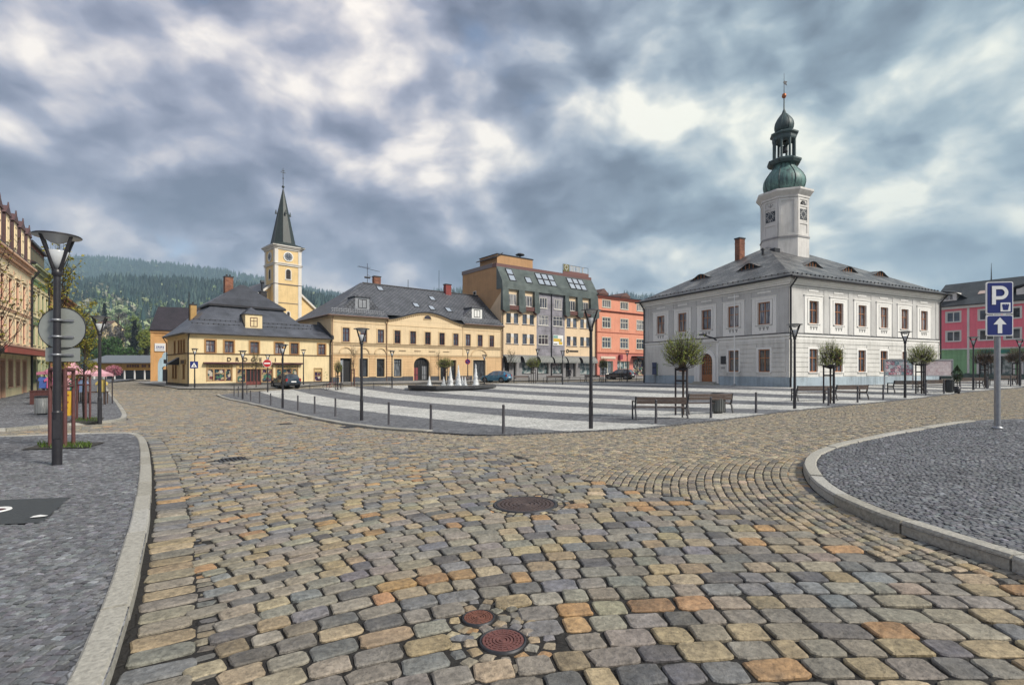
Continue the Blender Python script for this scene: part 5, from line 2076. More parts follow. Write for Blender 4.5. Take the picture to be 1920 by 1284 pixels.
# ================================================================== MODERN FIVE STOREY BLOCK
def modern_block():
 C0 = (-1.58, 79.5)
 d = Vector((.792, .61)).normalized()
 root = empty('office_block', (C0[0], C0[1], G(*C0)), math.atan2(d.y, d.x),
     'tall beige office block with dark green metal mansard and rows of roof windows', 'building')
 Lx, Ly = 21.2, 11.5
 bg = plaster('mb_beige', (.70, .54, .36), .14)
 gr = tiles('mb_grey', (.22, .21, .24), (.25, .24, .27), 3.0, .5, 0, (.14, .135, .15), .7, .3, .012, .3)
 gb = plaster('mb_gable', (.46, .275, .14), .14)
 gb2 = plaster('mb_gable_light', (.70, .52, .34), .12)
 ms = plain('mb_mansard', (.085, .102, .096), .36, .35, .35, .9, .03)
 br = plain('mb_brown', (.10, .035, .028), .55)
 pal = plain('mb_winframe', (.62, .60, .56), .5)
 stone_m = plaster('mb_stone', (.25, .245, .25), .2)
 front = Face(root, (0, 0), (1, 0), Lx)
 left = Face(root, (0, Ly), (0, -1), Ly)
 right = Face(root, (Lx, 0), (0, 1), Ly)
 back = Face(root, (Lx, Ly), (-1, 0), Lx)
 bx = [2.05 + 3.27 * k for k in range(6)]
 g0, g1 = 7.1, 13.45                                   # grey middle bay
 z1_, z2_, z3_ = 5.7, 8.9, 11.75
 holes = []
 for i, x in enumerate(bx):
  for z in (z1_, z2_):
   if i in (2, 3):
    holes.append((x - 1.1, x + 1.1, z, z + 1.65))
   else:
    holes += [(x - 1.2, x - .30, z, z + 1.6), (x + .30, x + 1.2, z, z + 1.6)]
  holes.append((x - .85, x + .85, z3_, z3_ + 1.75))
 shops = [(.5, 2.9, .1, 3.2), (4.0, 6.4, .8, 3.2), (7.4, 9.9, .8, 3.2), (10.6, 13.1, .8, 3.2), (13.7, 16.2, .1, 3.2), (17.2, 20.6, .6, 3.2)]
 w = MB()
 front.wall(w, 3.9, 14.3, holes, 0, 2, .15, 0, g0)
 front.wall(w, 3.9, 14.3, holes, 1, 2, .15, g0, g1)
 front.wall(w, 3.9, 14.3, holes, 0, 2, .15, g1, Lx)
 front.wall(w, -1, 3.9, shops, 3, 2, .5)
 right.wall(w, -1, 14.3, [], 0, 2)
 back.wall(w, -1, 17.9, [], 4, 2)
 # left gable: brown upper field, light lower field, the border a slanting line
 prof = [(0, -1), (Ly, -1), (Ly, 14.3), (Ly - 1.3, 17.95), (Ly - 2.5, 18.3), (0, 18.3)]
 w.poly([left.p(a, 0, z) for a, z in prof], 4)
 w.poly([left.p(a, .01, z) for a, z in [(2.0, 6), (Ly, 6), (Ly, 13.9), (Ly - 4.2, 10.4), (Ly - 5.6, 12.0), (3.5, 11.5)]], 5)
 w.poly([right.p(a, 0, z) for a, z in [(0, 14.3), (Ly, 14.3), (Ly, 18.3), (2.5, 18.3), (1.3, 17.95)]], 4)
 w.build('wall', [bg, gr, pal, stone_m, gb, gb2], root)
 vn = MB()
 left.box(vn, 3.4, 4.3, 14.0, 14.7, .0, .06, 0)
 left.box(vn, 3.5, 4.2, 14.1, 14.6, .06, .07, 1)
 vn.build('gable_vent', [pal, M['rubber']], root)
 # windows
 half = win_meshes('mb_half', .9, 1.6, [plain('mb_dkframe', (.09, .085, .085), .5), M['glass'], pal], 1, .0, .06, .05, .10, None, .08)
 mid = win_meshes('mb_mid', 2.2, 1.65, [pal, M['glass_curtain'], pal], 3, .66, .08, .06, .10, None, .07)
 top = win_meshes('mb_top', 1.7, 1.75, [pal, M['glass_curtain'], pal], 3, None, .09, .07, .08, None, .07)
 for i, x in enumerate(bx):
  for z in (z1_, z2_):
   if i in (2, 3):
    put_window(front, x, z, mid)
   else:
    put_window(front, x - .75, z, half)
    put_window(front, x + .75, z, half)
  put_window(front, x, z3_, top)
 pn = MB()                                            # pale crosses between paired windows
 for i, x in enumerate(bx):
  if i in (2, 3):
   continue
  for z in (z1_, z2_):
   pn.cut()
   front.box(pn, x - .28, x + .28, z + 1.0, z + 1.55, 0, .03, 0)
   front.box(pn, x - .06, x + .06, z + .7, z + 1.0, 0, .03, 0)
   front.box(pn, x - 1.3, x + 1.3, z - .16, z - .10, 0, .08, 1)
 pn.build_each('window_panel', [pal, br], root)
 # banner over one first-floor window
 bn = MB()
 x, z = bx[3], z1_
 front.box(bn, x - 1.15, x + 1.15, z - .05, z + 1.7, .06, .09, 0)
 front.box(bn, x - 1.1, x - .1, z + 1.15, z + 1.62, .09, .10, 1)
 front.box(bn, x - 1.1, x + .5, z + .6, z + 1.1, .09, .102, 2)
 front.box(bn, x + .15, x + .95, z + .1, z + .58, .09, .101, 2)
 front.box(bn, x - 1.05, x - .2, z + .08, z + .22, .09, .10, 3)
 front.box(bn, x + .55, x + .75, z + .62, z + 1.1, .09, .104, 3)
 bn.build('banner', [M['white'], plain('bn_green', (.18, .34, .30), .6), plain('bn_yellow', (.55, .36, .03), .6), M['rubber']], root)
 # mansard: steep lower aprons between the dormer windows, leaning upper slope
 m1 = MB()
 zlo, zmid, ztop = 10.5, 14.2, 17.9
 m1.add([front.p(-.15, .42, zmid), front.p(Lx + .15, .42, zmid), front.p(Lx + .15, .25, zmid + 1.3), front.p(-.15, .25, zmid + 1.3)], [(0, 1, 2, 3)], 0)
 m1.add([front.p(-.15, .25, zmid + 1.3), front.p(Lx + .15, .25, zmid + 1.3), front.p(Lx + .15, -1.25, ztop), front.p(-.15, -1.25, ztop)], [(0, 1, 2, 3)], 0)
 m1.add([front.p(-.15, 0, zmid), front.p(Lx + .15, 0, zmid), front.p(Lx + .15, .42, zmid), front.p(-.15, .42, zmid)], [(0, 1, 2, 3)], 0)
 for x_ in (-.15, Lx + .15):
  m1.add([front.p(x_, .42, zmid), front.p(x_, .25, zmid + 1.3), front.p(x_, -1.25, ztop), front.p(x_, -1.25, zmid)], [(0, 1, 2, 3)], 0)
 front.box(m1, -.15, Lx + .15, ztop - .05, ztop + .5, -2.4, -1.25, 1)
 # aprons
 edges = [(-.15, bx[0] - 1.05), (bx[0] + 1.05, bx[1] - 1.05), (bx[1] + 1.05, bx[2] - 1.35), (bx[3] + 1.35, bx[4] - 1.05), (bx[4] + 1.05, bx[5] - 1.05), (bx[5] + 1.05, Lx + .15)]
 for a, b in edges:
  P = [(a, .40, zmid), (b, .40, zmid), (b + .1, .62, zlo + .9), (b + .1, .62, zlo + .35), ((a + b) / 2, .62, zlo), (a - .1, .62, zlo + .35), (a - .1, .62, zlo + .9)]
  fr = [front.p(*p) for p in P]
  bk = [front.p(p[0], 0, p[2]) for p in P]
  m1.add([fr[0], fr[1], fr[2], fr[6]], [(3, 2, 1, 0)], 0)
  m1.add([fr[6], fr[2], fr[3], fr[4], fr[5]], [(4, 3, 2, 1, 0)], 0)
  for i in range(7):
   j = (i + 1) % 7
   m1.add([fr[i], fr[j], bk[j], bk[i]], [(0, 1, 2, 3)], 2 if i in (3, 4) else 0)
 for i in (0, 1, 4, 5):
  x = bx[i]
  front.box(m1, x - 1.05, x + 1.05, z3_ - .75, z3_ - .09, 0, .5, 2)
 m1.build('mansard', [ms, plain('mb_parapet', (.13, .055, .05), .5), br], root)
 # roof windows
 def roofwin(x, row):
  s0, s1 = ((.05, .42) if row else (.50, .87))
  a = Vector(front.p(0, .25, zmid + 1.3)); b = Vector(front.p(0, -1.25, ztop))
  nrm = Vector((0, -(ztop - zmid - 1.3), -1.5)).normalized() * -1
  nrm = Vector((0, -2.4, 1.5)).normalized()
  q = MB()
  def pt(xx, t, h):
   v = a.lerp(b, t) + nrm * h
   return (xx, v.y, v.z)
  hw = .55
  q.add([pt(x - hw, s0, .07), pt(x + hw, s0, .07), pt(x + hw, s1, .07), pt(x - hw, s1, .07)], [(0, 1, 2, 3)], 1)
  for x0, x1, t0, t1 in ((x - hw - .09, x - hw, s0, s1), (x + hw, x + hw + .09, s0, s1), (x - hw - .09, x + hw + .09, s0 - .035, s0), (x - hw - .09, x + hw + .09, s1, s1 + .035)):
   V = [pt(x0, t0, .11), pt(x1, t0, .11), pt(x1, t1, .11), pt(x0, t1, .11), pt(x0, t0, -.02), pt(x1, t0, -.02), pt(x1, t1, -.02), pt(x0, t1, -.02)]
   q.add(V, [(0, 1, 2, 3), (0, 4, 5, 1), (1, 5, 6, 2), (2, 6, 7, 3), (3, 7, 4, 0)], 0)
  q.build('roof_window', [M['gutter'], M['glass_sky']], root)
 for x in (bx[0],):
  roofwin(x, 0); roofwin(x, 1)
 roofwin(bx[1] + .1, 1)
 for c_ in (bx[2] + .9, bx[4] + 1.6):
  for k in (-1.38, 0, 1.38):
   roofwin(c_ + k, 0); roofwin(c_ + k, 1)
 rr = MB()
 rr.poly([(-.1, 1.25, 18.32), (Lx + .1, 1.25, 18.32), (Lx + .1, Ly + .1, 18.32), (-.1, Ly + .1, 18.32)], 0)
 left.box(rr, -.1, Ly - 2.4, 17.9, 18.55, .0, .12, 1)
 rr.build('flat_roof', [M['gutter'], plain('mb_coping', (.16, .13, .13), .5)], root)
 ph = MB()
 ph.box((1.6, 3.5, 18.3), (9.2, 8.5, 20.4), 0)
 ph.add([(1.0, 3.2, 19.9), (2.6, 3.2, 20.75), (2.6, 8.8, 20.75), (1.0, 8.8, 19.9), (1.0, 3.2, 19.75), (2.6, 3.2, 20.6), (2.6, 8.8, 20.6), (1.0, 8.8, 19.75)],
   [(0, 1, 2, 3), (0, 4, 5, 1), (1, 5, 6, 2), (3, 7, 4, 0)], 1)
 ph.box((1.5, 3.4, 20.4), (9.3, 8.6, 20.55), 1)
 ph.build('penthouse', [gb, M['gutter']], root)
 si = MB()
 si.tube((7.6, 5, 20.5), (7.6, 5, 21.3), .14, .14, 8)
 si.lathe([(.1, 21.15), (.75, 21.25), (.8, 21.4), (.4, 21.6), (.02, 21.66)], 14, 0, True, (7.6, 5))
 si.build('siren', M['iron'], root)
 # roof sign: an emblem and pale letter strokes on a frame
 rs = MB()
 y = 1.6
 rs.box((14.6, y, 18.35), (21.0, y + .06, 19.05), 1)
 for x in (14.6, 16.2, 17.8, 19.4, 20.95):
  rs.tube((x, y + .1, 18.2), (x, y + .1, 20.1), .035, .035, 5, 0)
 rs.tube((14.6, y + .1, 20.1), (20.95, y + .1, 20.1), .035, .035, 5, 0)
 rs.box((14.65, y - .05, 18.9), (16.0, y, 20.15), 2)
 rs.lathe([(.30, 0), (.45, 0), (.45, .04), (.30, .04)], 14, 3, False, fn=lambda p: (15.3 + p[0], y - .06 - p[2], 19.6 + p[1]))
 rs.box((15.25, y - .10, 18.95), (15.35, y - .06, 19.25), 3)
 for k, x in enumerate((16.4, 17.15, 17.9, 18.6, 19.3)):
  rs.box((x, y - .04, 19.1), (x + .13, y, 20.0), 3)
  if k != 3:
   rs.box((x + .13, y - .04, 19.87), (x + .5, y - .003, 20.0), 3)
   rs.box((x + .13, y - .04, 19.1), (x + .5, y - .003, 19.22), 3)
  if k in (0, 2):
   rs.box((x + .40, y - .038, 19.22), (x + .52, y - .002, 19.87), 3)
 rs.build('roof_sign', [M['iron'], plain('rs_board', (.16, .07, .06), .5), plain('rs_emblem', (.13, .12, .03), .5), plain('rs_letters', (.42, .40, .36), .6)], root)
 # bank lettering strip on the right wing
 bk = MB()
 z = 4.75
 bk.lathe([(.17, 0), (.33, 0), (.33, .05), (.17, .05)], 14, 0, False, fn=lambda p: front.p(14.1 + p[0], .02 + p[2], z + p[1]))
 x = 14.55
 for wd in (.16, .14, .16, .2, .14, .16, .14, .16, .1, .14, .16):
  front.box(bk, x, x + wd, z - .14, z + .14, .0, .06, 0)
  x += wd + .045
 bk.build('sign', M['rubber'], root)
 # shop fronts with striped canopies
 stripe = mat_stripes('mb_canopy', (.11, .12, .12), (.24, .24, .22), 3.2)
 for k, (a, b, z0, z1) in enumerate(shops):
  s = MB()
  s.poly([front.p(a, -.49, z0), front.p(b, -.49, z0), front.p(b, -.49, z1), front.p(a, -.49, z1)], 1)
  for x0, x1, q0, q1 in ((a, a + .1, z0, z1), (b - .1, b, z0, z1), (a + .1, b - .1, z0, z0 + .12), (a + .1, b - .1, z1 - .12, z1), (a + .1, b - .1, z1 - .9, z1 - .8)):
   front.box(s, x0, x1, q0, q1, -.48, -.38, 0)
  if k in (0, 4):
   front.box(s, (a + b) / 2, (a + b) / 2 + .9, z0, z1 - .5, -.47, -.36, 2)
  so = s.build('shop_window', [M['gutter'], M['rubber'] if k in (0, 4) else shop_white, stone_m], root)
  cn = MB()
  n = 7
  zt = 3.75
  ring = [(math.sin(math.pi / 2 * i / n) * .95, zt - .02 - (1 - math.cos(math.pi / 2 * i / n)) * 1.05 + .0) for i in range(n + 1)]
  for (o0, q0), (o1, q1) in zip(ring[:-1], ring[1:]):
   cn.poly([front.p(a - .15, o1, q1), front.p(b + .15, o1, q1), front.p(b + .15, o0, q0), front.p(a - .15, o0, q0)], 0, True)
  for x_ in (a - .15, b + .15):
   cn.poly([front.p(x_, 0, zt - 1.05)] + [front.p(x_, o_, q_) for o_, q_ in ring], 1)
  cn.build('canopy', [stripe, M['gutter']], root)
 gt = MB()
 for x in (10.35,):
  gt.tube(front.p(x, .1, -.3), front.p(x, .1, 14.2), .09, .09, 6)
 for x in (.15, Lx - .2):
  gt.cut()
  gt.tube(front.p(x, .1, -.3), front.p(x, .1, 10.6), .06, .06, 6)
 gt.build_each('downpipe', M['gutter'], root)
 gp_ = MB()
 front.box(gp_, -.9, -.1, .1, 3.0, .1, .16, 0)
 front.box(gp_, -.85, -.15, 3.1, 3.75, .1, .22, 1)
 gp_.build('green_signboard', [plain('leaf_green_sign', (.10, .34, .05), .5), M['white']], root)


def mat_stripes(name, c1, c2, k):
 m, N, bs = _new(name)
 uv = N.node('ShaderNodeUVMap').outputs[0]
 sp = N.node('ShaderNodeSeparateXYZ')
 N.l.new(uv, sp.inputs[0])
 f = N.math('FRACT', N.math('MULTIPLY', sp.outputs[0], k))
 n = N.noise(uv, 3, 4, .6)
 N.put(bs.inputs['Base Color'], N.vmath('SCALE', N.mix(N.math('GREATER_THAN', f, .5), c1, c2), N.mrange(n, .3, .7, .8, 1.15)))
 bs.inputs['Roughness'].default_value = .7
 return m


def mat_shop_white():
 m, N, bs = _new('shop_display_white')
 uv = N.node('ShaderNodeUVMap').outputs[0]
 n = N.noise(uv, 1.6, 5, .6)
 c = N.ramp(n, [(.35, (.03, .035, .04)), (.48, (.10, .16, .17)), (.55, (.30, .33, .33)), (.7, (.5, .5, .48))])
 N.put(bs.inputs['Base Color'], c)
 bs.inputs['Roughness'].default_value = .1
 bs.inputs['Specular IOR Level'].default_value = .8
 return m


shop_white = mat_shop_white()
modern_block()


# ================================================================== SALMON HOUSE
def salmon_house():
 C0 = (15.25, 92.45)
 d = Vector((.792, .61)).normalized()
 root = empty('apartment_house', (C0[0], C0[1], G(*C0)), math.atan2(d.y, d.x),
     'salmon orange three storey house with red shop floor beside the office block', 'building')
 Lx, Ly = 17.0, 11.0
 wl = plaster('sh_wall', (.66, .285, .19), .14)
 lo = plaster('sh_low', (.58, .21, .17), .16)
 lines = plain('sh_line', (.26, .07, .045), .8)
 fr = plain('sh_frame', (.60, .57, .48), .5)
 front = Face(root, (0, 0), (1, 0), Lx)
 ux = [2.8, 7.8, 12.6]
 holes = []
 for x in ux:
  holes += [(x - 1.15, x + 1.15, 5.3, 7.2), (x - 1.1, x + 1.1, 9.0, 10.9), (x - 1.1, x + 1.1, 12.75, 14.1)]
 shops = [(1.0, 4.6, .2, 2.9), (5.8, 9.3, .2, 2.9), (10.4, 15.5, .2, 3.3)]
 w = MB()
 front.wall(w, 4.4, 14.6, holes, 0, 2, .15)
 front.wall(w, -1, 4.4, shops, 1, 2, .4)
 for f_ in (Face(root, (0, Ly), (0, -1), Ly), Face(root, (Lx, 0), (0, 1), Ly), Face(root, (Lx, Ly), (-1, 0), Lx)):
  f_.wall(w, -1, 14.6, [], 0, 2)
 w.build('wall', [wl, lo, fr], root)
 c = MB()
 for z0, z1, o in ((4.3, 4.5, .1), (8.1, 8.25, .06), (11.9, 12.1, .12), (12.1, 12.2, .3), (14.45, 14.65, .25), (14.65, 14.8, .4)):
  front.box(c, -.0, Lx, z0, z1, 0, o, 0)
 for x in ux:
  front.box(c, x - 1.4, x + 1.4, 4.85, 5.1, 0, .05, 1)
  front.box(c, x - 1.4, x + 1.4, 8.55, 8.8, 0, .05, 1)
 c.build('cornice', [lines, wl], root)
 a = win_meshes('sh_a', 2.3, 1.9, [fr, M['glass'], fr], 3, .64, .10, .10, .1, plain_surround(.10, .04), .08)
 b = win_meshes('sh_b', 2.2, 1.9, [fr, M['glass_curtain'], fr], 3, .64, .10, .10, .1, plain_surround(.10, .04), .08)
 t = win_meshes('sh_c', 2.2, 1.35, [fr, M['glass_curtain'], fr], 4, None, .10, .10, .1, plain_surround(.10, .04), .08)
 for x in ux:
  put_window(front, x, 5.3, a)
  put_window(front, x, 9.0, b)
  put_window(front, x, 12.75, t)
 for k, (x0, x1, z0, z1) in enumerate(shops):
  s = MB()
  s.poly([front.p(x0, -.39, z0), front.p(x1, -.39, z0), front.p(x1, -.39, z1), front.p(x0, -.39, z1)], 1)
  for q in range(4):
   x = x0 + (x1 - x0) * q / 3
   front.box(s, x - .06, x + .06, z0, z1, -.38, -.28, 0)
  front.box(s, x0, x1, z1 - .12, z1, -.375, -.26, 0)
  s.build('shop_window', [fr if k != 2 else M['iron'], [M['glass_shop'], shop_white, shop_goods('sh_goods')][k]], root)
 sg = MB()
 front.box(sg, 1.2, 5.2, 3.3, 3.75, .02, .1, 0)
 front.box(sg, 6.1, 6.8, 3.2, 4.1, .02, .5, 1)
 front.box(sg, 9.9, 15.8, 3.5, 3.9, .02, 1.4, 2)
 front.box(sg, 11.5, 12.2, 2.9, 3.4, .3, .6, 2)
 sg.build('sign', [plain('sh_sign', (.62, .50, .40), .6), plain('sh_sign2', (.20, .03, .05), .6), M['gutter']], root)
 r = MB()
 hip_roof(r, 0, Lx, 0, Ly, 14.8, 15.7, 0, 0, .5, 0, 1, .12)
 roof = r.build('roof', [tiles('sh_tiles', (.09, .05, .045), (.12, .06, .05), .3, .3, 0, (.04, .02, .02), .7, .3), M['gutter']], root)
 for x, h in ((1.9, .95), (8.1, .75)):
  g = MB()
  g.box((x - 1.2, -.1, 14.8), (x + 1.2, 2.6, 15.2), 0)
  g.add([(x - 1.4, -.25, 15.15), (x + 1.4, -.25, 15.15), (x, -.25, 15.2 + h), (x - 1.4, 4, 15.15), (x + 1.4, 4, 15.15), (x, 4, 15.2 + h)], [(0, 1, 2), (0, 2, 5, 3), (2, 1, 4, 5)], 1)
  g.build('dormer', [wl, plain('sh_dorm', (.12, .06, .05), .7)], root)
 gt = MB()
 gt.tube(front.p(.15, .1, -.3), front.p(.15, .1, 14.5), .08, .08, 6)
 gt.build('downpipe', lines, root)


salmon_house()


# ================================================================== PINK HOUSE ON THE RIGHT
def pink_house():
 u = Vector((.506, -.863)).normalized()
 C0 = (61.6, 75.0)
 root = empty('pink_house', (C0[0], C0[1], G(55, 70) + .2), math.atan2(u.y, u.x),
     'raspberry pink three storey house with green ground floor and dark dormered roof', 'building')
 Lx, Ly = 24.0, 11.0
 pk = plaster('pk_wall', (.86, .205, .27), .1)
 gn = plaster('pk_green', (.28, .50, .27), .2)
 wh = plaster('pk_white', (.70, .68, .66), .1)
 front = Face(root, (0, 0), (1, 0), Lx)
 ux = [2.7, 6.3, 8.95, 12.5, 15.5, 18.5]
 holes = []
 for x in ux:
  holes += [(x - .8, x + .8, 5.1, 6.55), (x - .8, x + .8, 7.85, 9.3)]
 shops = [(5.6, 8.9, .3, 2.9), (10.0, 13.0, .3, 2.9)]
 w = MB()
 front.wall(w, 4.0, 9.9, holes, 0, 2, .15)
 front.wall(w, -1, 4.0, shops, 1, 2, .3)
 for f_ in (Face(root, (0, Ly), (0, -1), Ly), Face(root, (Lx, 0), (0, 1), Ly), Face(root, (Lx, Ly), (-1, 0), Lx)):
  f_.wall(w, -1, 9.9, [], 0, 2)
 w.build('wall', [pk, gn, wh], root)
 c = MB()
 front.box(c, 0, Lx, 3.9, 4.08, 0, .1, 0)
 front.box(c, -.1, Lx, 9.7, 10.05, 0, .3, 0)
 front.box(c, 4.25, 4.5, .2, 9.7, 0, .06, 0)
 front.box(c, 4.0, 4.6, -.6, .6, 0, .09, 1)
 front.box(c, -.0, Lx, -1, .5, 0, .05, 1)
 for a, b in ((5.3, 5.6), (8.9, 9.2), (9.7, 10.0), (13.0, 13.3)):
  front.box(c, a, b, .5, 3.2, 0, .09, 0)
 front.box(c, 5.6, 8.9, 2.9, 3.2, 0, .09, 0)
 front.box(c, 10, 13, 2.9, 3.2, 0, .09, 0)
 front.box(c, 5.8, 8.7, 3.3, 3.75, 0, .08, 2)
 c.build('trim', [wh, plaster('pk_plinth', (.12, .16, .14), .3), plain('pk_sign', (.03, .20, .17), .5)], root)
 a = win_meshes('pk_w', 1.6, 1.45, [M['white'], M['glass'], wh], 2, None, .11, .11, .1, plain_surround(.12, .05), .1)
 for x in ux:
  put_window(front, x, 5.1, a)
  put_window(front, x, 7.85, a)
 for x0, x1, z0, z1 in shops:
  s = MB()
  s.poly([front.p(x0, -.29, z0), front.p(x1, -.29, z0), front.p(x1, -.29, z1), front.p(x0, -.29, z1)], 1)
  for q in range(4):
   x = x0 + (x1 - x0) * q / 3
   front.box(s, x - .05, x + .05, z0, z1, -.28, -.2, 0)
  front.box(s, x0, x1, z1 - .5, z1 - .42, -.28, -.19, 0)
  s.build('shop_window', [M['iron'], shop_white], root)
 r = MB()
 hip_roof(r, 0, Lx, 0, Ly, 10.05, 14.0, 0, 0, .5, 0, 1, .12)
 roof = r.build('roof', [tiles('pk_tiles', (.035, .04, .045), (.055, .06, .065), .35, .33, 0, (.012, .012, .015), .5, .5), M['gutter']], root)
 pit = (14.0 - 10.17) / (Ly / 2 + .5)
 for x, hw in ((1.2, 1.6), (11.0, 1.9)):
  dmb = MB()
  y = .8
  z0 = 10.17 + (y + .5) * pit - .1
  z1 = z0 + 1.25
  dmb.poly([(x - hw, y, z0), (x + hw, y, z0), (x + hw, y, z1), (x - hw, y, z1)], 0)
  dmb.poly([(x - hw, y, z0), (x - hw, y, z1), (x - hw, y + 2.2, z1)], 0)
  dmb.poly([(x + hw, y, z1), (x + hw, y, z0), (x + hw, y + 2.2, z1)], 0)
  dmb.poly([(x - hw - 1.2, y + .3, z0 + .25), (x - hw, y - .3, z1), (x, y - .3, z1 + .35), (x, y + 4, z1 + .8)], 1)
  dmb.poly([(x, y + 4, z1 + .8), (x, y - .3, z1 + .35), (x + hw, y - .3, z1), (x + hw + 1.2, y + .3, z0 + .25)], 1)
  dmb.poly([(x - hw, y - .28, z1 - .06), (x + hw, y - .28, z1 - .06), (x, y - .28, z1 + .34)], 1)
  do = dmb.build('dormer', [wh, M['gutter']], root)
  wx = win_meshes('pk_dorm', 1.0, .95, [M['white'], M['glass_curtain'], wh], 2, None, .08, .08, .04, None, 0)
  for k in (-.75, .75):
   link('window', wx[0], do, (x + k, y - .04, z0 + .2))
   link('pane', wx[1], do, (x + k, y - .04, z0 + .2))
 s = MB()
 for x, y in ((5.2, 1.8),):
  z = 10.17 + (y + .5) * pit + .08
  s.add([(x - .4, y, z), (x + .4, y, z), (x + .4, y + .8, z + .8 * pit), (x - .4, y + .8, z + .8 * pit)], [(0, 1, 2, 3)], 0)
 s.build('roof_hatch', [plain('pk_hatch', (.55, .42, .36), .4)], root)
 an = MB()
 an.tube((5.2, Ly / 2, 13.9), (5.2, Ly / 2, 16.4), .09, .02, 6)
 an.cut()
 an.tube((12.4, Ly / 2 + .3, 14.1), (12.4, Ly / 2 + .3, 16), .06, .05, 5)
 an.build_each('roof_pole', M['iron'], roof)
 ch = MB()
 ch.box((12.5, 5, 13.2), (20, 5.8, 14.7), 0)
 ch.box((12.3, 4.9, 14.7), (20.1, 5.9, 14.85), 0)
 ch.build('chimney', plaster('pk_chim', (.50, .22, .18), .2), roof)


pink_house()


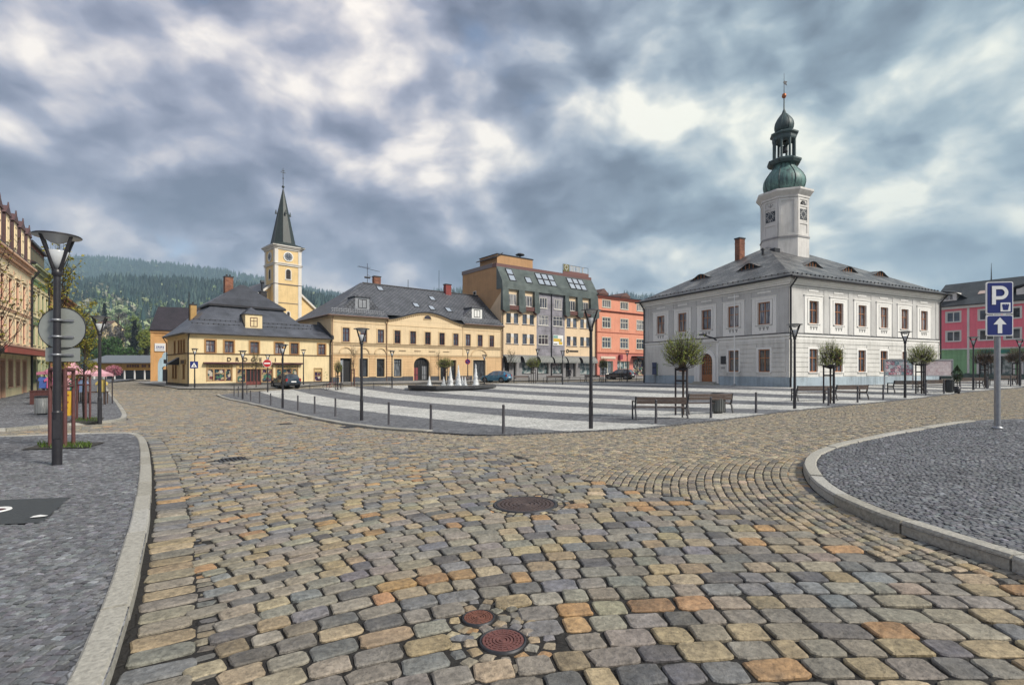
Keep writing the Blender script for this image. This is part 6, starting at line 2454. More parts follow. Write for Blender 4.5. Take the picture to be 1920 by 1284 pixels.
# ================================================================== TERRACE ON THE LEFT
def terrace():
 u = Vector((-.5685, .8227)).normalized()
 base = Vector((-33.2, 33.0))
 specs = [
  dict(t0=-9.0, t1=9.6, name='tenement_house', label='ornate cream and red tenement with a row of tall gabled dormers at the left edge', wall=(.80, .66, .44), low=(.80, .69, .42), trim=(.64, .41, .28), zc=9.9,
    wins=[2.6 + 2.2 * k - 9.4 for k in range(8)], frame=(.20, .045, .035), dorm='gable'),
  dict(t0=9.6, t1=17.3, name='tenement_house', label='cream house with green swags under its eaves between the ornate and the yellow house', wall=(.74, .63, .40), low=(.74, .64, .38), trim=(.30, .33, .20), zc=10.3,
    wins=[1.3, 3.2, 5.1, 6.9], frame=(.10, .10, .07), dorm='row'),
  dict(t0=17.3, t1=34.0, name='tenement_house', label='yellow narrow house at the far end of the left hand terrace', wall=(.68, .46, .17), low=(.60, .42, .17), trim=(.30, .15, .07), zc=9.4,
    wins=[1.4 + 2.1 * k for k in range(7)], frame=(.16, .06, .04), dorm=None)]
 for sp in specs:
  o = base + u * sp['t0']
  L = sp['t1'] - sp['t0']
  root = empty(sp['name'], (o.x, o.y, G(*(base + u * max(sp['t0'], 0)))), math.atan2(u.y, u.x), sp['label'], 'building')
  wl, lo, tr = plaster('te_wall', sp['wall'], .2), plaster('te_low', sp['low'], .2), plaster('te_trim', sp['trim'], .2)
  fr = plain('te_frame', sp['frame'], .5)
  front = Face(root, (0, 0), (1, 0), L)
  D = 11.0
  zc = sp['zc']
  xs = [x for x in sp['wins'] if .7 < x < L - .7] if sp['t0'] >= 0 else [x + 9.0 - .2 for x in [-8 + 2.2 * k for k in range(8)] if x + 9.0 < L - .6]
  zu, hu, zm, hm = 6.55, 1.75, 3.9, 1.6
  holes = [(x - .5, x + .5, zu, zu + hu) for x in xs] + [(x - .5, x + .5, zm, zm + hm) for x in xs]
  low = [(x - .6, x + .6, .1 if i % 3 == 1 else .8, 2.6) for i, x in enumerate(xs)]
  w = MB()
  front.wall(w, 3.4, zc, holes, 0, 2, .18)
  front.wall(w, -1.2, 3.4, low, 1, 2, .25)
  for f_ in (Face(root, (0, D), (0, -1), D), Face(root, (L, 0), (0, 1), D), Face(root, (L, D), (-1, 0), L)):
   f_.wall(w, -1.2, zc, [], 0, 2)
  w.build('wall', [wl, lo, tr], root)
  c = MB()
  for z0, z1, o_ in ((3.35, 3.5, .08), (3.5, 3.56, .13), (6.0, 6.12, .05), (6.12, 6.17, .09), (zc - .55, zc - .45, .06), (zc - .2, zc - .05, .25), (zc - .05, zc + .1, .4)):
   c.cut()
   front.box(c, 0, L, z0, z1, 0, o_, 0)
  x = .15
  while x < L - .2:
   front.box(c, x, x + .14, zc - .4, zc - .2, 0, .24, 0)
   x += .42
  c.cut()
  front.bands(c, .7, 3.3, .38, .03, [(a - .12, b + .12, z0, z1 + .12) for a, b, z0, z1 in low], 1)
  c.cut()
  if sp['dorm'] == 'gable':
   for k in range(int(L / 2.2)):
    for z in (3.6, 4.2, 4.8, 5.4, 6.3, 6.9, 7.5, 8.1, 8.7):
     xx = xs[0] + 1.1 + k * 2.2
     if xx < L - .3:
      front.box(c, xx - .12, xx + .12, z, z + .28, 0, .02, 0)
   for z in (3.6, 4.1, 4.6, 5.1, 5.6, 6.3, 6.8, 7.3, 7.8, 8.3, 8.8):
    front.box(c, L - .6, L - .06, z, z + .3, 0, .04, 0)
  c.build_each('ornament', [tr, lo], root)

  sw_ = plaster('te_sur', tuple(.75 * a + .25 * b for a, b in zip(sp['wall'], sp['trim'])), .2)

  def hood(q, w_, h_):
   plain_surround(.15, .035)(q, w_, h_)
   q.box((-w_ / 2 - .3, -.11, h_ + .22), (w_ / 2 + .3, .01, h_ + .30))
   q.box((-w_ / 2 - .14, -.04, -.42), (w_ / 2 + .14, .01, -.09))
  mu = win_meshes(('te_u', sp['label']), 1.0, hu, [fr, M['glass'], sw_], 2, .66, .08, .06, .14, hood, .1)
  mm = win_meshes(('te_m', sp['label']), 1.0, hm, [fr, M['glass'], sw_], 2, .66, .08, .06, .14, hood, .1)
  ml = win_meshes(('te_l', sp['label']), 1.2, 1.8, [fr, M['glass_shop'], tr], 2, .72, .08, .06, .2, plain_surround(.12, .05), .08)
  md = win_meshes(('te_d', sp['label']), 1.2, 2.5, [fr, M['glass_shop'], tr], 2, .75, .12, .08, .2, plain_surround(.12, .05), 0)
  for i, x in enumerate(xs):
   put_window(front, x, zu, mu)
   put_window(front, x, zm, mm)
   if i % 3 == 1:
    put_window(front, x, .1, md, name='door')
   else:
    put_window(front, x, .8, ml)
  r = MB()
  hip_roof(r, 0, L, 0, D, zc + .1, zc + 3.2, 0, 0, .35, 0, 1, .12)
  roof = r.build('roof', [tiles('te_tiles', (.055, .04, .04), (.075, .048, .045), .3, .3, 0, (.03, .015, .015), .6, .3), M['gutter']], root)
  if sp['dorm'] == 'gable':
   for k, x in enumerate(xs):
    if k % 1:
     continue
    g = MB()
    z0, z1 = zc + .1, zc + 2.3
    g.box((x - .62, -.25, z0), (x + .62, 2.6, z1), 0)
    for s_ in (-1, 1):
     g.box((x + s_ * .62 - .09, -.29, z0), (x + s_ * .62 + .09, -.1, z1 + .02), 1)
    g.add([(x - .85, -.34, z1), (x + .85, -.34, z1), (x, -.34, z1 + .62), (x - .85, 3.2, z1), (x + .85, 3.2, z1), (x, 3.2, z1 + .62)], [(0, 1, 2), (0, 2, 5, 3), (2, 1, 4, 5), (0, 3, 4, 1)], 1)
    g.tube((x, -.3, z1 + .55), (x, -.3, z1 + .85), .06, .03, 6, 1)
    do = g.build('dormer', [wl, plain('te_dtrim', (.095, .05, .05), .6)], root)
    wx = win_meshes('te_dorm', .62, 1.5, [wl, M['glass'], wl], 2, .66, .06, .05, .03, None, .06)
    link('window', wx[0], do, (x, -.29, z0 + .4))
    link('pane', wx[1], do, (x, -.29, z0 + .4))
  if sp['dorm'] == 'row':
   g = MB()
   g.box((.8, .2, zc + .2), (L - .5, 3.5, zc + 1.9), 0)
   g.box((.6, -.05, zc + 1.9), (L - .3, 4.2, zc + 2.1), 1)
   do = g.build('dormer', [plaster('te_dormw', (.30, .13, .10), .2), M['gutter']], root)
   wx = win_meshes('te_dorm2', .8, 1.2, [fr, M['glass'], wl], 2, None, .07, .05, .03, plain_surround(.1, .04), .05)
   for k in range(5):
    x = 1.5 + k * 1.25
    link('window', wx[0], do, (x, .16, zc + .45))
    link('pane', wx[1], do, (x, .16, zc + .45))
   sw = MB()
   x = .4
   while x < L - .5:
    front.box(sw, x, x + .5, zc - 1.15, zc - .95, .02, .12, 0)
    front.box(sw, x + .1, x + .25, zc - 1.5, zc - 1.15, .02, .10, 0)
    x += .62
   x = .4
   while x < L - .5:
    front.box(sw, x, x + .4, 5.55, 5.85, .02, .11, 0)
    x += .62
   sw.build('swag', plain('te_swag', (.10, .16, .075), .8), root)
  gt = MB()
  for x in (L - .12,):
   downpipe(gt, front, x, -.4, zc, .1, .075, .45)
  gt.build('downpipe', M['gutter'], root)
  if sp['dorm'] == 'gable':
   cn = MB()
   cn.box((2, -1.5, 3.05), (L + 2.2, 0, 3.18), 0)
   cn.box((2, -1.62, 2.95), (L + 2.2, -1.5, 3.4), 1)
   cn.box((2, -1.66, 3.34), (L + 2.2, -1.46, 3.44), 2)
   cn.build('canopy', [M['gutter'], plain('te_awn', (.26, .055, .045), .5), plain('te_awn2', (.48, .30, .22), .5)], root)


terrace()


# ================================================================== CHURCH BEHIND
def church():
 Y = 105.0
 C0 = Vector((-.4565 * Y, Y - 2.0))
 d = Vector((.70, .714)).normalized()
 root = empty('church', (C0.x, C0.y, .2), math.atan2(d.y, d.x), 'yellow church tower with white corner pilasters and slender dark green spire', 'church')
 wl = plaster('ch_wall', (.72, .53, .27), .12)
 wh = plaster('ch_white', (.66, .63, .58), .12)
 dk = plain('ch_line', (.16, .14, .14), .7)
 spm = copper('ch_spire', (.022, .036, .032), (.009, .013, .013))
 W_ = 5.3
 front = Face(root, (0, 0), (1, 0), W_)
 left = Face(root, (0, W_), (0, -1), W_)
 right = Face(root, (W_, 0), (0, 1), W_)
 back = Face(root, (W_, W_), (-1, 0), W_)
 w = MB()
 for f_ in (front, left, right, back):
  f_.wall(w, -1, 26.6, [], 0, 0)
 w.build('wall', [wl], root)
 t = MB()
 for f_, e in ((front, 0), (left, .004), (right, 0), (back, .004)):
  for a, b in ((-.06, .62), (W_ - .62, W_ + .06)):
   f_.box(t, a, b, -1, 26.3, 0, .10 - e, 0)
  for z0, z1, o in ((22.7, 23.0, .2), (23.0, 23.1, .32), (18.8, 18.95, .14), (15.0, 15.1, .1)):
   f_.box(t, -o, W_ + o, z0 + e, z1 - e, 0, o - e, 0 if o > .15 else 1)
  for z0, z1, o in ((26.0, 26.3, .2), (26.3, 26.55, .4), (26.55, 26.75, .62)):
   f_.box(t, -o, W_ + o, z0 + e, z1 - e, -.3, o - e, 0)
  f_.box(t, .8, W_ - .8, 25.85, 25.95, 0, .06, 0)
  f_.box(t, .8, W_ - .8, 23.2, 23.3, 0, .06, 0)
 t.build('pilasters', [wh, dk], root)
 for f_ in (front, left):
  c = MB()
  c.lathe([(0.01, .05), (.85, .05), (.85, .0)], 24, 0, False, fn=lambda p: f_.p(W_ / 2 + p[0], .03 + p[2], 24.6 + p[1]))
  c.lathe([(.82, .0), (.82, .10), (1.0, .10), (1.0, 0)], 24, 1, False, fn=lambda p: f_.p(W_ / 2 + p[0], .03 + p[2], 24.6 + p[1]))
  for i in range(12):
   a = 2 * math.pi * i / 12
   c.tube(f_.p(W_ / 2 + .5 * math.sin(a), .09, 24.6 + .5 * math.cos(a)), f_.p(W_ / 2 + .74 * math.sin(a), .09, 24.6 + .74 * math.cos(a)), .05, .05, 4, 1)
  c.tube(f_.p(W_ / 2, .11, 24.6), f_.p(W_ / 2 + .08, .11, 25.1), .05, .04, 4, 2)
  c.tube(f_.p(W_ / 2, .11, 24.6), f_.p(W_ / 2 - .05, .11, 25.3), .035, .02, 4, 2)
  c.build('clock', [plain('ch_clock', (.05, .065, .09), .5), M['white'], M['galv']], root)
  for zc_, h, wd in ((20.0, 2.0, .95), (11.8, 1.5, .55), (16.6, 1.6, .55)):
   if zc_ == 16.6:
    continue
   q = MB()
   n = 10
   P = [(W_ / 2 - wd / 2, zc_)] + [(W_ / 2 - wd / 2 * math.cos(math.pi * i / n), zc_ + h - wd / 2 + wd / 2 * math.sin(math.pi * i / n)) for i in range(n + 1)] + [(W_ / 2 + wd / 2, zc_)]
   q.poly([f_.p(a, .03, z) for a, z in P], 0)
   f_.box(q, W_ / 2 - wd / 2 - .2, W_ / 2 + wd / 2 + .2, zc_ - .2, zc_, 0, .12, 1)
   f_.arch_band(q, W_ / 2, wd / 2, .16, zc_ + h - wd / 2, .08, 1, 10)
   for s_ in (-1, 1):
    f_.box(q, W_ / 2 + s_ * (wd / 2 + .08) - .08, W_ / 2 + s_ * (wd / 2 + .08) + .08, zc_, zc_ + h - wd / 2, 0, .08, 1)
   for i in range(5):
    f_.box(q, W_ / 2 - wd / 2, W_ / 2 + wd / 2, zc_ + .15 + i * h / 6, zc_ + .22 + i * h / 6, .03, .07, 2)
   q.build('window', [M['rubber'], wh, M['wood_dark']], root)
 s = MB()
 c_ = W_ / 2
 Rr = W_ / 2 + .62
 sq = [(c_ + Rr * sx, c_ + Rr * sy, 26.78) for sx, sy in ((-1, -1), (1, -1), (1, 1), (-1, 1))]
 oc = []
 for k in range(8):
  a = math.pi / 8 + k * math.pi / 4 - math.pi
  oc.append((c_ + 2.35 * math.cos(a), c_ + 2.35 * math.sin(a), 27.6))
 s.poly([sq[0], sq[1], oc[2], oc[1]], 0); s.poly([sq[1], sq[2], oc[4], oc[3]], 0); s.poly([sq[2], sq[3], oc[6], oc[5]], 0); s.poly([sq[3], sq[0], oc[0], oc[7]], 0)
 s.poly([sq[0], oc[1], oc[0]], 0); s.poly([sq[1], oc[3], oc[2]], 0); s.poly([sq[2], oc[5], oc[4]], 0); s.poly([sq[3], oc[7], oc[6]], 0)
 top = (c_, c_, 39.6)
 for k in range(8):
  s.poly([oc[k], oc[(k + 1) % 8], top], 0)
  s.tube(oc[k], top, .06, .02, 4, 0, False)
 for k in range(4):
  a = k * math.pi / 2 - math.pi / 2
  p = Vector((c_ + 1.45 * math.cos(a), c_ + 1.45 * math.sin(a), 34.0))
  s.tube(p + Vector((0, 0, -.3)), p + Vector((0, 0, .6)), .22, .05, 6, 0)
 s.lathe([(.05, 39.3), (.28, 39.6), (.28, 39.75), (.05, 40.0)], 10, 0, True, (c_, c_))
 s.tube((c_, c_, 39.6), (c_, c_, 43.6), .07, .04, 6, 0)
 s.lathe([(.02, 41.3), (.18, 41.45), (.02, 41.6)], 8, 0, True, (c_, c_))
 s.box((c_ - .5, c_ - .04, 42.6), (c_ + .5, c_ + .04, 42.7), 0)
 s.box((c_ - .3, c_ - .04, 43.0), (c_ + .3, c_ + .04, 43.1), 0)
 s.build('spire', spm, root)
 n = MB()
 x0, x1 = -5.2, W_ + 4.6
 xm = (x0 + x1) / 2
 n.poly([(x0, 2.5, -1), (x1, 2.5, -1), (x1, 2.5, 14.2), (xm, 2.5, 20.6), (x0, 2.5, 14.2)], 0)
 n.poly([(x0, 24, -1), (x0, 2.5, -1), (x0, 2.5, 14.2), (x0, 24, 14.2)], 0)
 n.poly([(x1, 2.5, -1), (x1, 24, -1), (x1, 24, 14.2), (x1, 2.5, 14.2)], 0)
 n.build('nave', [wl], root)
 r = MB()
 r.poly([(x0 - .6, 2.1, 13.9), (x0 - .6, 24.5, 13.9), (xm, 24.5, 20.9), (xm, 2.1, 20.9)][::-1], 0)
 r.poly([(x1 + .6, 2.1, 13.9), (x1 + .6, 24.5, 13.9), (xm, 24.5, 20.9), (xm, 2.1, 20.9)], 0)
 for sx, xx in ((-1, x0 - .6), (1, x1 + .6)):
  V = [(xx, 2.05, 13.5), (xm, 2.05, 20.5), (xm, 2.05, 21.0), (xx, 2.05, 14.0), (xx, 2.5, 13.5), (xm, 2.5, 20.5), (xm, 2.5, 21.0), (xx, 2.5, 14.0)]
  r.add(V, [(0, 1, 2, 3), (3, 2, 6, 7), (0, 4, 5, 1), (0, 3, 7, 4)], 1)
 r.build('nave_roof', [tiles('ch_roof', (.09, .09, .10), (.13, .13, .14), .4, .3, 0, (.03, .03, .03)), wh], root)


church()


# ================================================================== SMALL BUILDINGS UP THE LEFT STREET
def street_end():
 C0 = (-59.6, 84.0)
 d = Vector((.93, .37)).normalized()
 root = empty('street_house', (C0[0], C0[1], G(*C0)), math.atan2(d.y, d.x), 'orange two storey house with plain dark roof behind the chemist', 'building')
 wl = plaster('os_wall', (.60, .34, .14), .16)
 tr = plaster('os_trim', (.60, .34, .15), .1)
 L, D = 11.0, 10.0
 front = Face(root, (0, 0), (1, 0), L)
 hs = [(3.3, 4.5, 5.2, 6.6)]
 w = MB()
 front.wall(w, -1, 8.4, hs, 0, 1)
 for f_ in (Face(root, (0, D), (0, -1), D), Face(root, (L, 0), (0, 1), D), Face(root, (L, D), (-1, 0), L)):
  f_.wall(w, -1, 8.4, [], 0, 1)
 w.poly([(0, D, 8.4), (0, 0, 8.4), (0, D / 2, 12.7)], 0)
 w.build('wall', [wl, tr], root)
 c = MB()
 front.box(c, -.05, L, 8.05, 8.4, 0, .2, 0)
 front.box(c, 0, .5, -1, 8.05, 0, .08, 1)
 front.box(c, 2.25, 2.6, -1, 8.05, 0, .08, 1)
 front.box(c, 0, L, 7.6, 7.7, 0, .06, 1)
 c.build('trim', [tr, wl], root)
 put_window(front, 3.9, 5.2, win_meshes('os_w', 1.2, 1.4, [M['white'], M['glass'], tr], 2, .6, .1, .08, .1, plain_surround(.1, .04), .08))
 s = MB()
 front.box(s, .6, 2.1, 5.0, 6.3, .05, .15, 0)
 for i in range(5):
  a = .85 + i * .22
  front.box(s, a, a + .13, 5.45 + .1 * (i % 2), 5.85, .15, .16, 1)
 front.box(s, .8, 1.9, 5.25, 5.32, .15, .16, 1)
 s.build('sign', [M['white'], plain('os_letters', (.06, .07, .22), .5)], root)
 r = MB()
 hip_roof(r, 0, L, 0, D, 8.4, 12.9, 0, 0, .4, 0, 1, .12)
 r.build('roof', [tiles('os_tiles', (.028, .022, .028), (.038, .030, .038), .35, .33, 0, (.01, .01, .012), .6, .4), M['gutter']], root)
 chimney(root, 8.2, 3.4, 10.5, 13.2, .9, .7, plain('os_chim', (.05, .04, .045), .8), M['iron'], pots=1)

 # pale blue gateway with curved gable, and the lean-to behind it
 C1 = (-51.8, 74.5)
 root = empty('gateway', (C1[0], C1[1], G(*C1)), math.atan2(.30, .95), 'narrow pale blue gateway with curved gable beside the orange house', 'gateway')
 pb = plaster('gw_blue', (.42, .55, .62), .2)
 f2 = Face(root, (0, 0), (1, 0), 1.9)
 g = MB()
 n = 14
 out = [(0, -.6), (0, 2.3)] + [(.0 + .95 * (1 - math.cos(math.pi / 2 * i / 6)) * .55, 2.3 + 1.3 * math.sin(math.pi / 2 * i / 6)) for i in range(1, 7)]
 out += [(.55, 3.9), (.75, 4.3), (.95, 4.4)]
 full = out + [(1.9 - a, z) for a, z in out[::-1][1:]]
 arch = [(1.4 - .0, -.6)] + [(.95 + .45 * math.cos(math.pi * i / 8), 1.9 + .45 * math.sin(math.pi * i / 8)) for i in range(9)] + [(.5, -.6)]
 # wall either side and above the arch, as strips
 for (a, za), (b, zb) in zip(full[:-1], full[1:]):
  if abs(b - a) < 1e-6:
   continue
  def lowz(x):
   return 1.9 + math.sqrt(max(.45 ** 2 - (x - .95) ** 2, 0)) if .5 < x < 1.4 else -.6
  m = 3
  for i in range(m):
   xa, xb = a + (b - a) * i / m, a + (b - a) * (i + 1) / m
   ta, tb = za + (zb - za) * i / m, za + (zb - za) * (i + 1) / m
   la, lb_ = lowz((xa * .99 + xb * .01)), lowz((xb * .99 + xa * .01))
   for y_, fl in ((0, 1), (-.5, -1)):
    q = [f2.p(xa, y_, la), f2.p(xb, y_, lb_), f2.p(xb, y_, tb), f2.p(xa, y_, ta)]
    g.poly(q[::fl], 0)
   g.poly([f2.p(xa, 0, ta), f2.p(xb, 0, tb), f2.p(xb, -.5, tb), f2.p(xa, -.5, ta)], 0)
 for x in (0, 1.9, .5, 1.4):
  g.poly([f2.p(x, 0, -.6), f2.p(x, -.5, -.6), f2.p(x, -.5, 1.9), f2.p(x, 0, 1.9)], 0)
 g.build('arch', [pb], root)
 g2 = MB()
 f2.box(g2, .52, 1.38, -.5, 1.85, -.35, -.3, 0)
 f2.box(g2, .75, 1.15, 2.75, 3.3, .0, .04, 0)
 g2.build('door', M['gutter'], root)
 root = empty('lean_to', (C1[0] + 2.2, C1[1] + 2.2, G(*C1)), math.atan2(.55, .83), 'low grey roofed lean-to between the pale blue gateway and the chemist', 'shed')
 f3 = Face(root, (0, 0), (1, 0), 4.6)
 w = MB()
 f3.wall(w, -.6, 2.5, [(1.7, 2.5, 0, 2.1)], 0, 1, .15)
 Face(root, (0, 4), (0, -1), 4).wall(w, -.6, 2.5, [], 0, 1)
 w.build('wall', [plaster('lt_wall', (.55, .42, .30), .2), M['gutter']], root)
 r = MB()
 r.add([(-.3, -.5, 2.45), (4.8, -.5, 2.45), (4.8, 4, 4.0), (-.3, 4, 4.0), (-.3, -.5, 2.3), (4.8, -.5, 2.3), (4.8, 4, 3.85), (-.3, 4, 3.85)], [(0, 1, 2, 3), (0, 4, 5, 1), (4, 7, 6, 5), (3, 7, 4, 0)], 0)
 r.build('roof', plain('lt_roof', (.17, .19, .19), .5, .3), root)

 # low pavilion across the end of the street
 C2 = (-92, 112.0)
 root = empty('pavilion', (C2[0], C2[1], -.5), R(3), 'long low pavilion with grey roof and yellow fascia across the end of the street', 'pavilion')
 b = MB()
 L = 15.0
 b.box((0, 0, 2.0), (L, 4.5, 3.7), 0)
 for i in range(8):
  b.box((i * L / 7 - .1, .1, -.3), (i * L / 7 + .1, .35, 2.0), 1)
 b.box((.1, 3.8, -.3), (L - .1, 4.0, 2.0), 2)
 b.build('body', [plaster('pv_wall', (.50, .27, .07), .2), M['white'], plain('pv_glass', (.035, .06, .075), .2)], root)
 f4 = Face(root, (0, 0), (1, 0), L)
 t = MB()
 x = 7.0
 for wd in (.5, .4, .45, .4, .5, 0, .45, .35, 0, .4, .45):
  if wd:
   f4.box(t, x, x + wd, 2.6, 3.2, .0, .03, 0)
  x += (wd or .35) + .1
 t.build('lettering', plain('pv_letters', (.12, .04, .02), .6), root)
 r = MB()
 r.add([(-1, -1, 3.7), (L + .6, -1, 3.7), (L, 5, 5.4), (-1, 5, 5.4), (-1, -1, 3.5), (L + .6, -1, 3.5)], [(0, 1, 2, 3), (4, 5, 1, 0)], 0)
 r.build('roof', plain('pv_roof', (.15, .165, .18), .5, .2), root)


street_end()

# ================================================================== STREET FURNITURE
def px_scale(y):
 return y / FPX                      # metres per photograph pixel at depth y


# ------------------------------------------------------------------ lamps
M['lamp_glass'] = plain('lamp_glass', (.50, .52, .54), .12, 0, .08, 3, spec=.8)
M['lamp_under'] = plain('lamp_under', (.55, .56, .57), .35, .2, .06, 6)


def make_lamp():
 root = empty('street_lamp')
 p = MB()
 p.tube((0, 0, -.15), (0, 0, .9), .072, .070, 16)
 p.tube((0, 0, .9), (0, 0, 3.30), .060, .050, 16)
 p.lathe([(.070, .88), (.078, .90), (.060, .93)], 16)
 p.lathe([(.05, 3.26), (.075, 3.30), (.075, 3.38), (.03, 3.42)], 16)
 p.box((-.05, -.076, .45), (.05, -.066, .78))
 p.build('pole', M['lamp_black'], root)
 for k in range(4):
  a = R(45 + 90 * k)
  m = MB()
  c, s = math.cos(a), math.sin(a)
  P = [Vector((c * .04, s * .04, 3.33)), Vector((c * .17, s * .17, 3.68)), Vector((c * .285, s * .285, 3.96))]
  for q0, q1 in zip(P[:-1], P[1:]):
   m.tube(q0, q1, .030, .027, 6)
  m.build('arm', M['lamp_black'], root)
 d = MB()
 d.lathe([(.0, 4.02), (.20, 4.01), (.33, 3.985), (.345, 3.97), (.335, 3.955)], 28, 0)
 d.lathe([(.335, 3.955), (.20, 3.93), (.09, 3.86), (.0, 3.83)], 28, 1)
 d.build('lamp_shade', [M['lamp_black'], M['lamp_under']], root)
 g = MB()
 g.lathe([(.0, 3.40), (.05, 3.41), (.10, 3.52), (.165, 3.70), (.15, 3.715), (0.0, 3.72)], 18, 0)
 g.build('lamp_bulb_cover', M['lamp_glass'], root)
 return root


LAMPS = [  # px, base py, top py, label
 (107, 870, 440, 'nearest tall black lamp, at the left, carrying the backs of two signs'),
 (187, 790, 593, 'black lamp by the pink stalls, in front of their right end'),
 (365, 728, 653, 'black lamp with a small blue crossing sign before the corner of the DROGERIE house'),
 (455, 748, 657, 'black lamp at the left tip of the striped square, before the left shop front'),
 (502, 735, 664, 'slim black lamp carrying the red no entry disc'),
 (530, 765, 645, 'black lamp rising in front of the dark parked car'),
 (569, 722, 655, 'black lamp on the far kerb between the dark car and the small shop door'),
 (678, 788, 615, 'tall black lamp among the bollards on the front left edge of the striped square'),
 (735, 727, 657, 'black lamp on the kerb left of the arched gateway of the long yellow house'),
 (877, 714, 655, 'black lamp with a small round blue sign before the long yellow house'),
 (908, 724, 665, 'black lamp standing just behind the right end of the fountain'),
 (1008, 713, 654, 'black lamp before the grey middle bay of the office block'),
 (1055, 721, 657, 'slim black lamp before the right wing of the office block'),
 (1108, 803, 580, 'tall black lamp at the front corner of the striped square, mid view'),
 (1176, 716, 657, 'slim black lamp before the salmon house'),
 (1490, 766, 607, 'black lamp before the downpipe on the corner of the town hall'),
 (1697, 746, 621, 'black lamp before the notice board with many posters'),
 (1825, 731, 631, 'black lamp before the green ground floor, left of the parking sign'),
 (1912, 723, 636, 'black lamp at the right edge, right of the parking sign')]
_l0 = make_lamp()
LAMP_POS = {}
for i, (px, by, ty, lb) in enumerate(LAMPS):
 g = gp(px, by, LIFT if px < 200 else .05)
 o = _l0 if i == 0 else copy_tree(_l0)
 s = (by - ty) * px_scale(g.y) / 4.0
 o.location = (g.x, g.y, g.z + (LIFT if px < 200 else .04))
 w = min(max(s, .9), 1.12)
 o.scale = (w, w, s)
 o.rotation_euler = (0, 0, R(random.uniform(-12, 12)) + math.atan2(-g.x, g.y))
 setp(o, lb, 'street lamp', 'black street lamps round the square')
 LAMP_POS[px] = (g, s)


# ------------------------------------------------------------------ bollards
def make_bollard():
 root = empty('bollard')
 p = MB()
 p.lathe([(.055, -.1), (.055, .0), (.048, .02), (.040, .82), (.040, .84)], 14)
 p.build('post', M['bollard'], root)
 c = MB()
 c.lathe([(.040, .84), (.046, .845), (.046, .87), (.03, .90), (.0, .905)], 14)
 c.build('cap', M['bollard'], root)
 return root


BOLL = [(439, 742.5, 723), (447, 745, 724), (463, 739, 722), (470, 752, 731.7), (487, 755.6, 733), (507.5, 760, 737), (558.5, 769.6, 741), (590, 774.8, 742.5), (629, 780.6, 746), (729, 796, 753), (808, 806, 757), (944, 812, 758),
  (1230, 793, 748.7), (1333, 783.6, 744), (1417.6, 773.6, 735), (1553.5, 760, 726), (1608, 754.6, 723), (1656, 749, 720.5), (1736, 740.6, 717), (1770, 738, 711), (1800, 734.5, 711), (1851, 728.7, 706), (1895, 724, 702)]
BLAB = ['hindmost bollard at the left tip of the striped square', 'second bollard from the left tip, close to the corner lamp', 'bollard set back behind the lamp at the left tip of the square',
  'bollard just right of the lamp at the left tip', 'bollard midway between the left tip and the lamp before the dark car', 'bollard left of the lamp before the dark car',
  'first bollard right of the lamp before the dark car', 'middle bollard between the lamp before the car and the tall left lamp', 'bollard just left of the tall lamp on the front left edge',
  'first bollard right of the tall lamp on the front left edge', 'bollard before the fountain, second nearest to the viewer', 'nearest bollard, left of the tall lamp at the front corner',
  'bollard in front of the left bench under the largest ball tree', 'bollard in front of the right bench and litter bin under the largest ball tree', 'lone bollard between the large ball tree and the corner lamp of the town hall',
  'bollard before the middle ball tree, between its two benches', 'bollard at the right end of the benches under the middle ball tree', 'lone bollard left of the poster board lamp',
  'bollard under the right ball tree between its benches', 'bollard beside the dark litter bin by the pale notice board', 'bollard under the dark potted shrub', 'bollard left of the parking sign post', 'bollard right of the parking sign post']
_b0 = make_bollard()
for i, (px, by, ty) in enumerate(BOLL):
 g = gp(px, by, .05)
 o = _b0 if i == 0 else copy_tree(_b0)
 s = (by - ty) * px_scale(g.y) / .9
 s = min(max(s, .85), 1.15)
 o.location = (g.x, g.y, g.z + .045)
 o.scale = (1.0, 1.0, s)
 setp(o, BLAB[i], 'bollard', 'grey bollards round the striped square')


# ------------------------------------------------------------------ benches
def make_bench():
 root = empty('park_bench')
 L = 1.85
 s = MB()
 for i in range(4):
  y = -.24 + i * .125
  s.box((-L / 2, y, .43), (L / 2, y + .105, .465))
 s.build('seat', M['wood_bench'], root)
 b = MB()
 for i in range(2):
  z = .60 + i * .13
  y = .27 + (z - .45) * .22
  b.add([(-L / 2, y, z), (L / 2, y, z), (L / 2, y + .026, z + .115), (-L / 2, y + .026, z + .115), (-L / 2, y + .035, z - .008), (L / 2, y + .035, z - .008), (L / 2, y + .061, z + .107), (-L / 2, y + .061, z + .107)],
    [(0, 1, 2, 3), (7, 6, 5, 4), (0, 4, 5, 1), (1, 5, 6, 2), (2, 6, 7, 3), (3, 7, 4, 0)])
 b.build('backrest', M['wood_bench'], root)
 for sx in (-1, 1):
  x = sx * (L / 2 + .03)
  l = MB()
  l.box((x - .025, -.30, -.05), (x + .025, -.25, .68))
  l.box((x - .024, -.30, .645), (x + .024, .22, .685))
  l.build('leg', M['iron'], root)
  l = MB()
  l.add([(x - .025, .40, -.05), (x + .025, .40, -.05), (x + .025, .47, -.05), (x - .025, .47, -.05), (x - .025, .20, .44), (x + .025, .20, .44), (x + .025, .27, .44), (x - .025, .27, .44)],
    [(0, 1, 5, 4), (1, 2, 6, 5), (2, 3, 7, 6), (3, 0, 4, 7)])
  l.add([(x - .025, .20, .44), (x + .025, .20, .44), (x + .025, .27, .44), (x - .025, .27, .44), (x - .025, .325, .86), (x + .025, .325, .86), (x + .025, .365, .86), (x - .025, .365, .86)],
    [(0, 1, 5, 4), (1, 2, 6, 5), (2, 3, 7, 6), (3, 0, 4, 7), (4, 5, 6, 7)])
  l.box((x - .022, -.26, .385), (x + .022, .24, .425))
  l.build('leg', M['iron'], root)
 return root


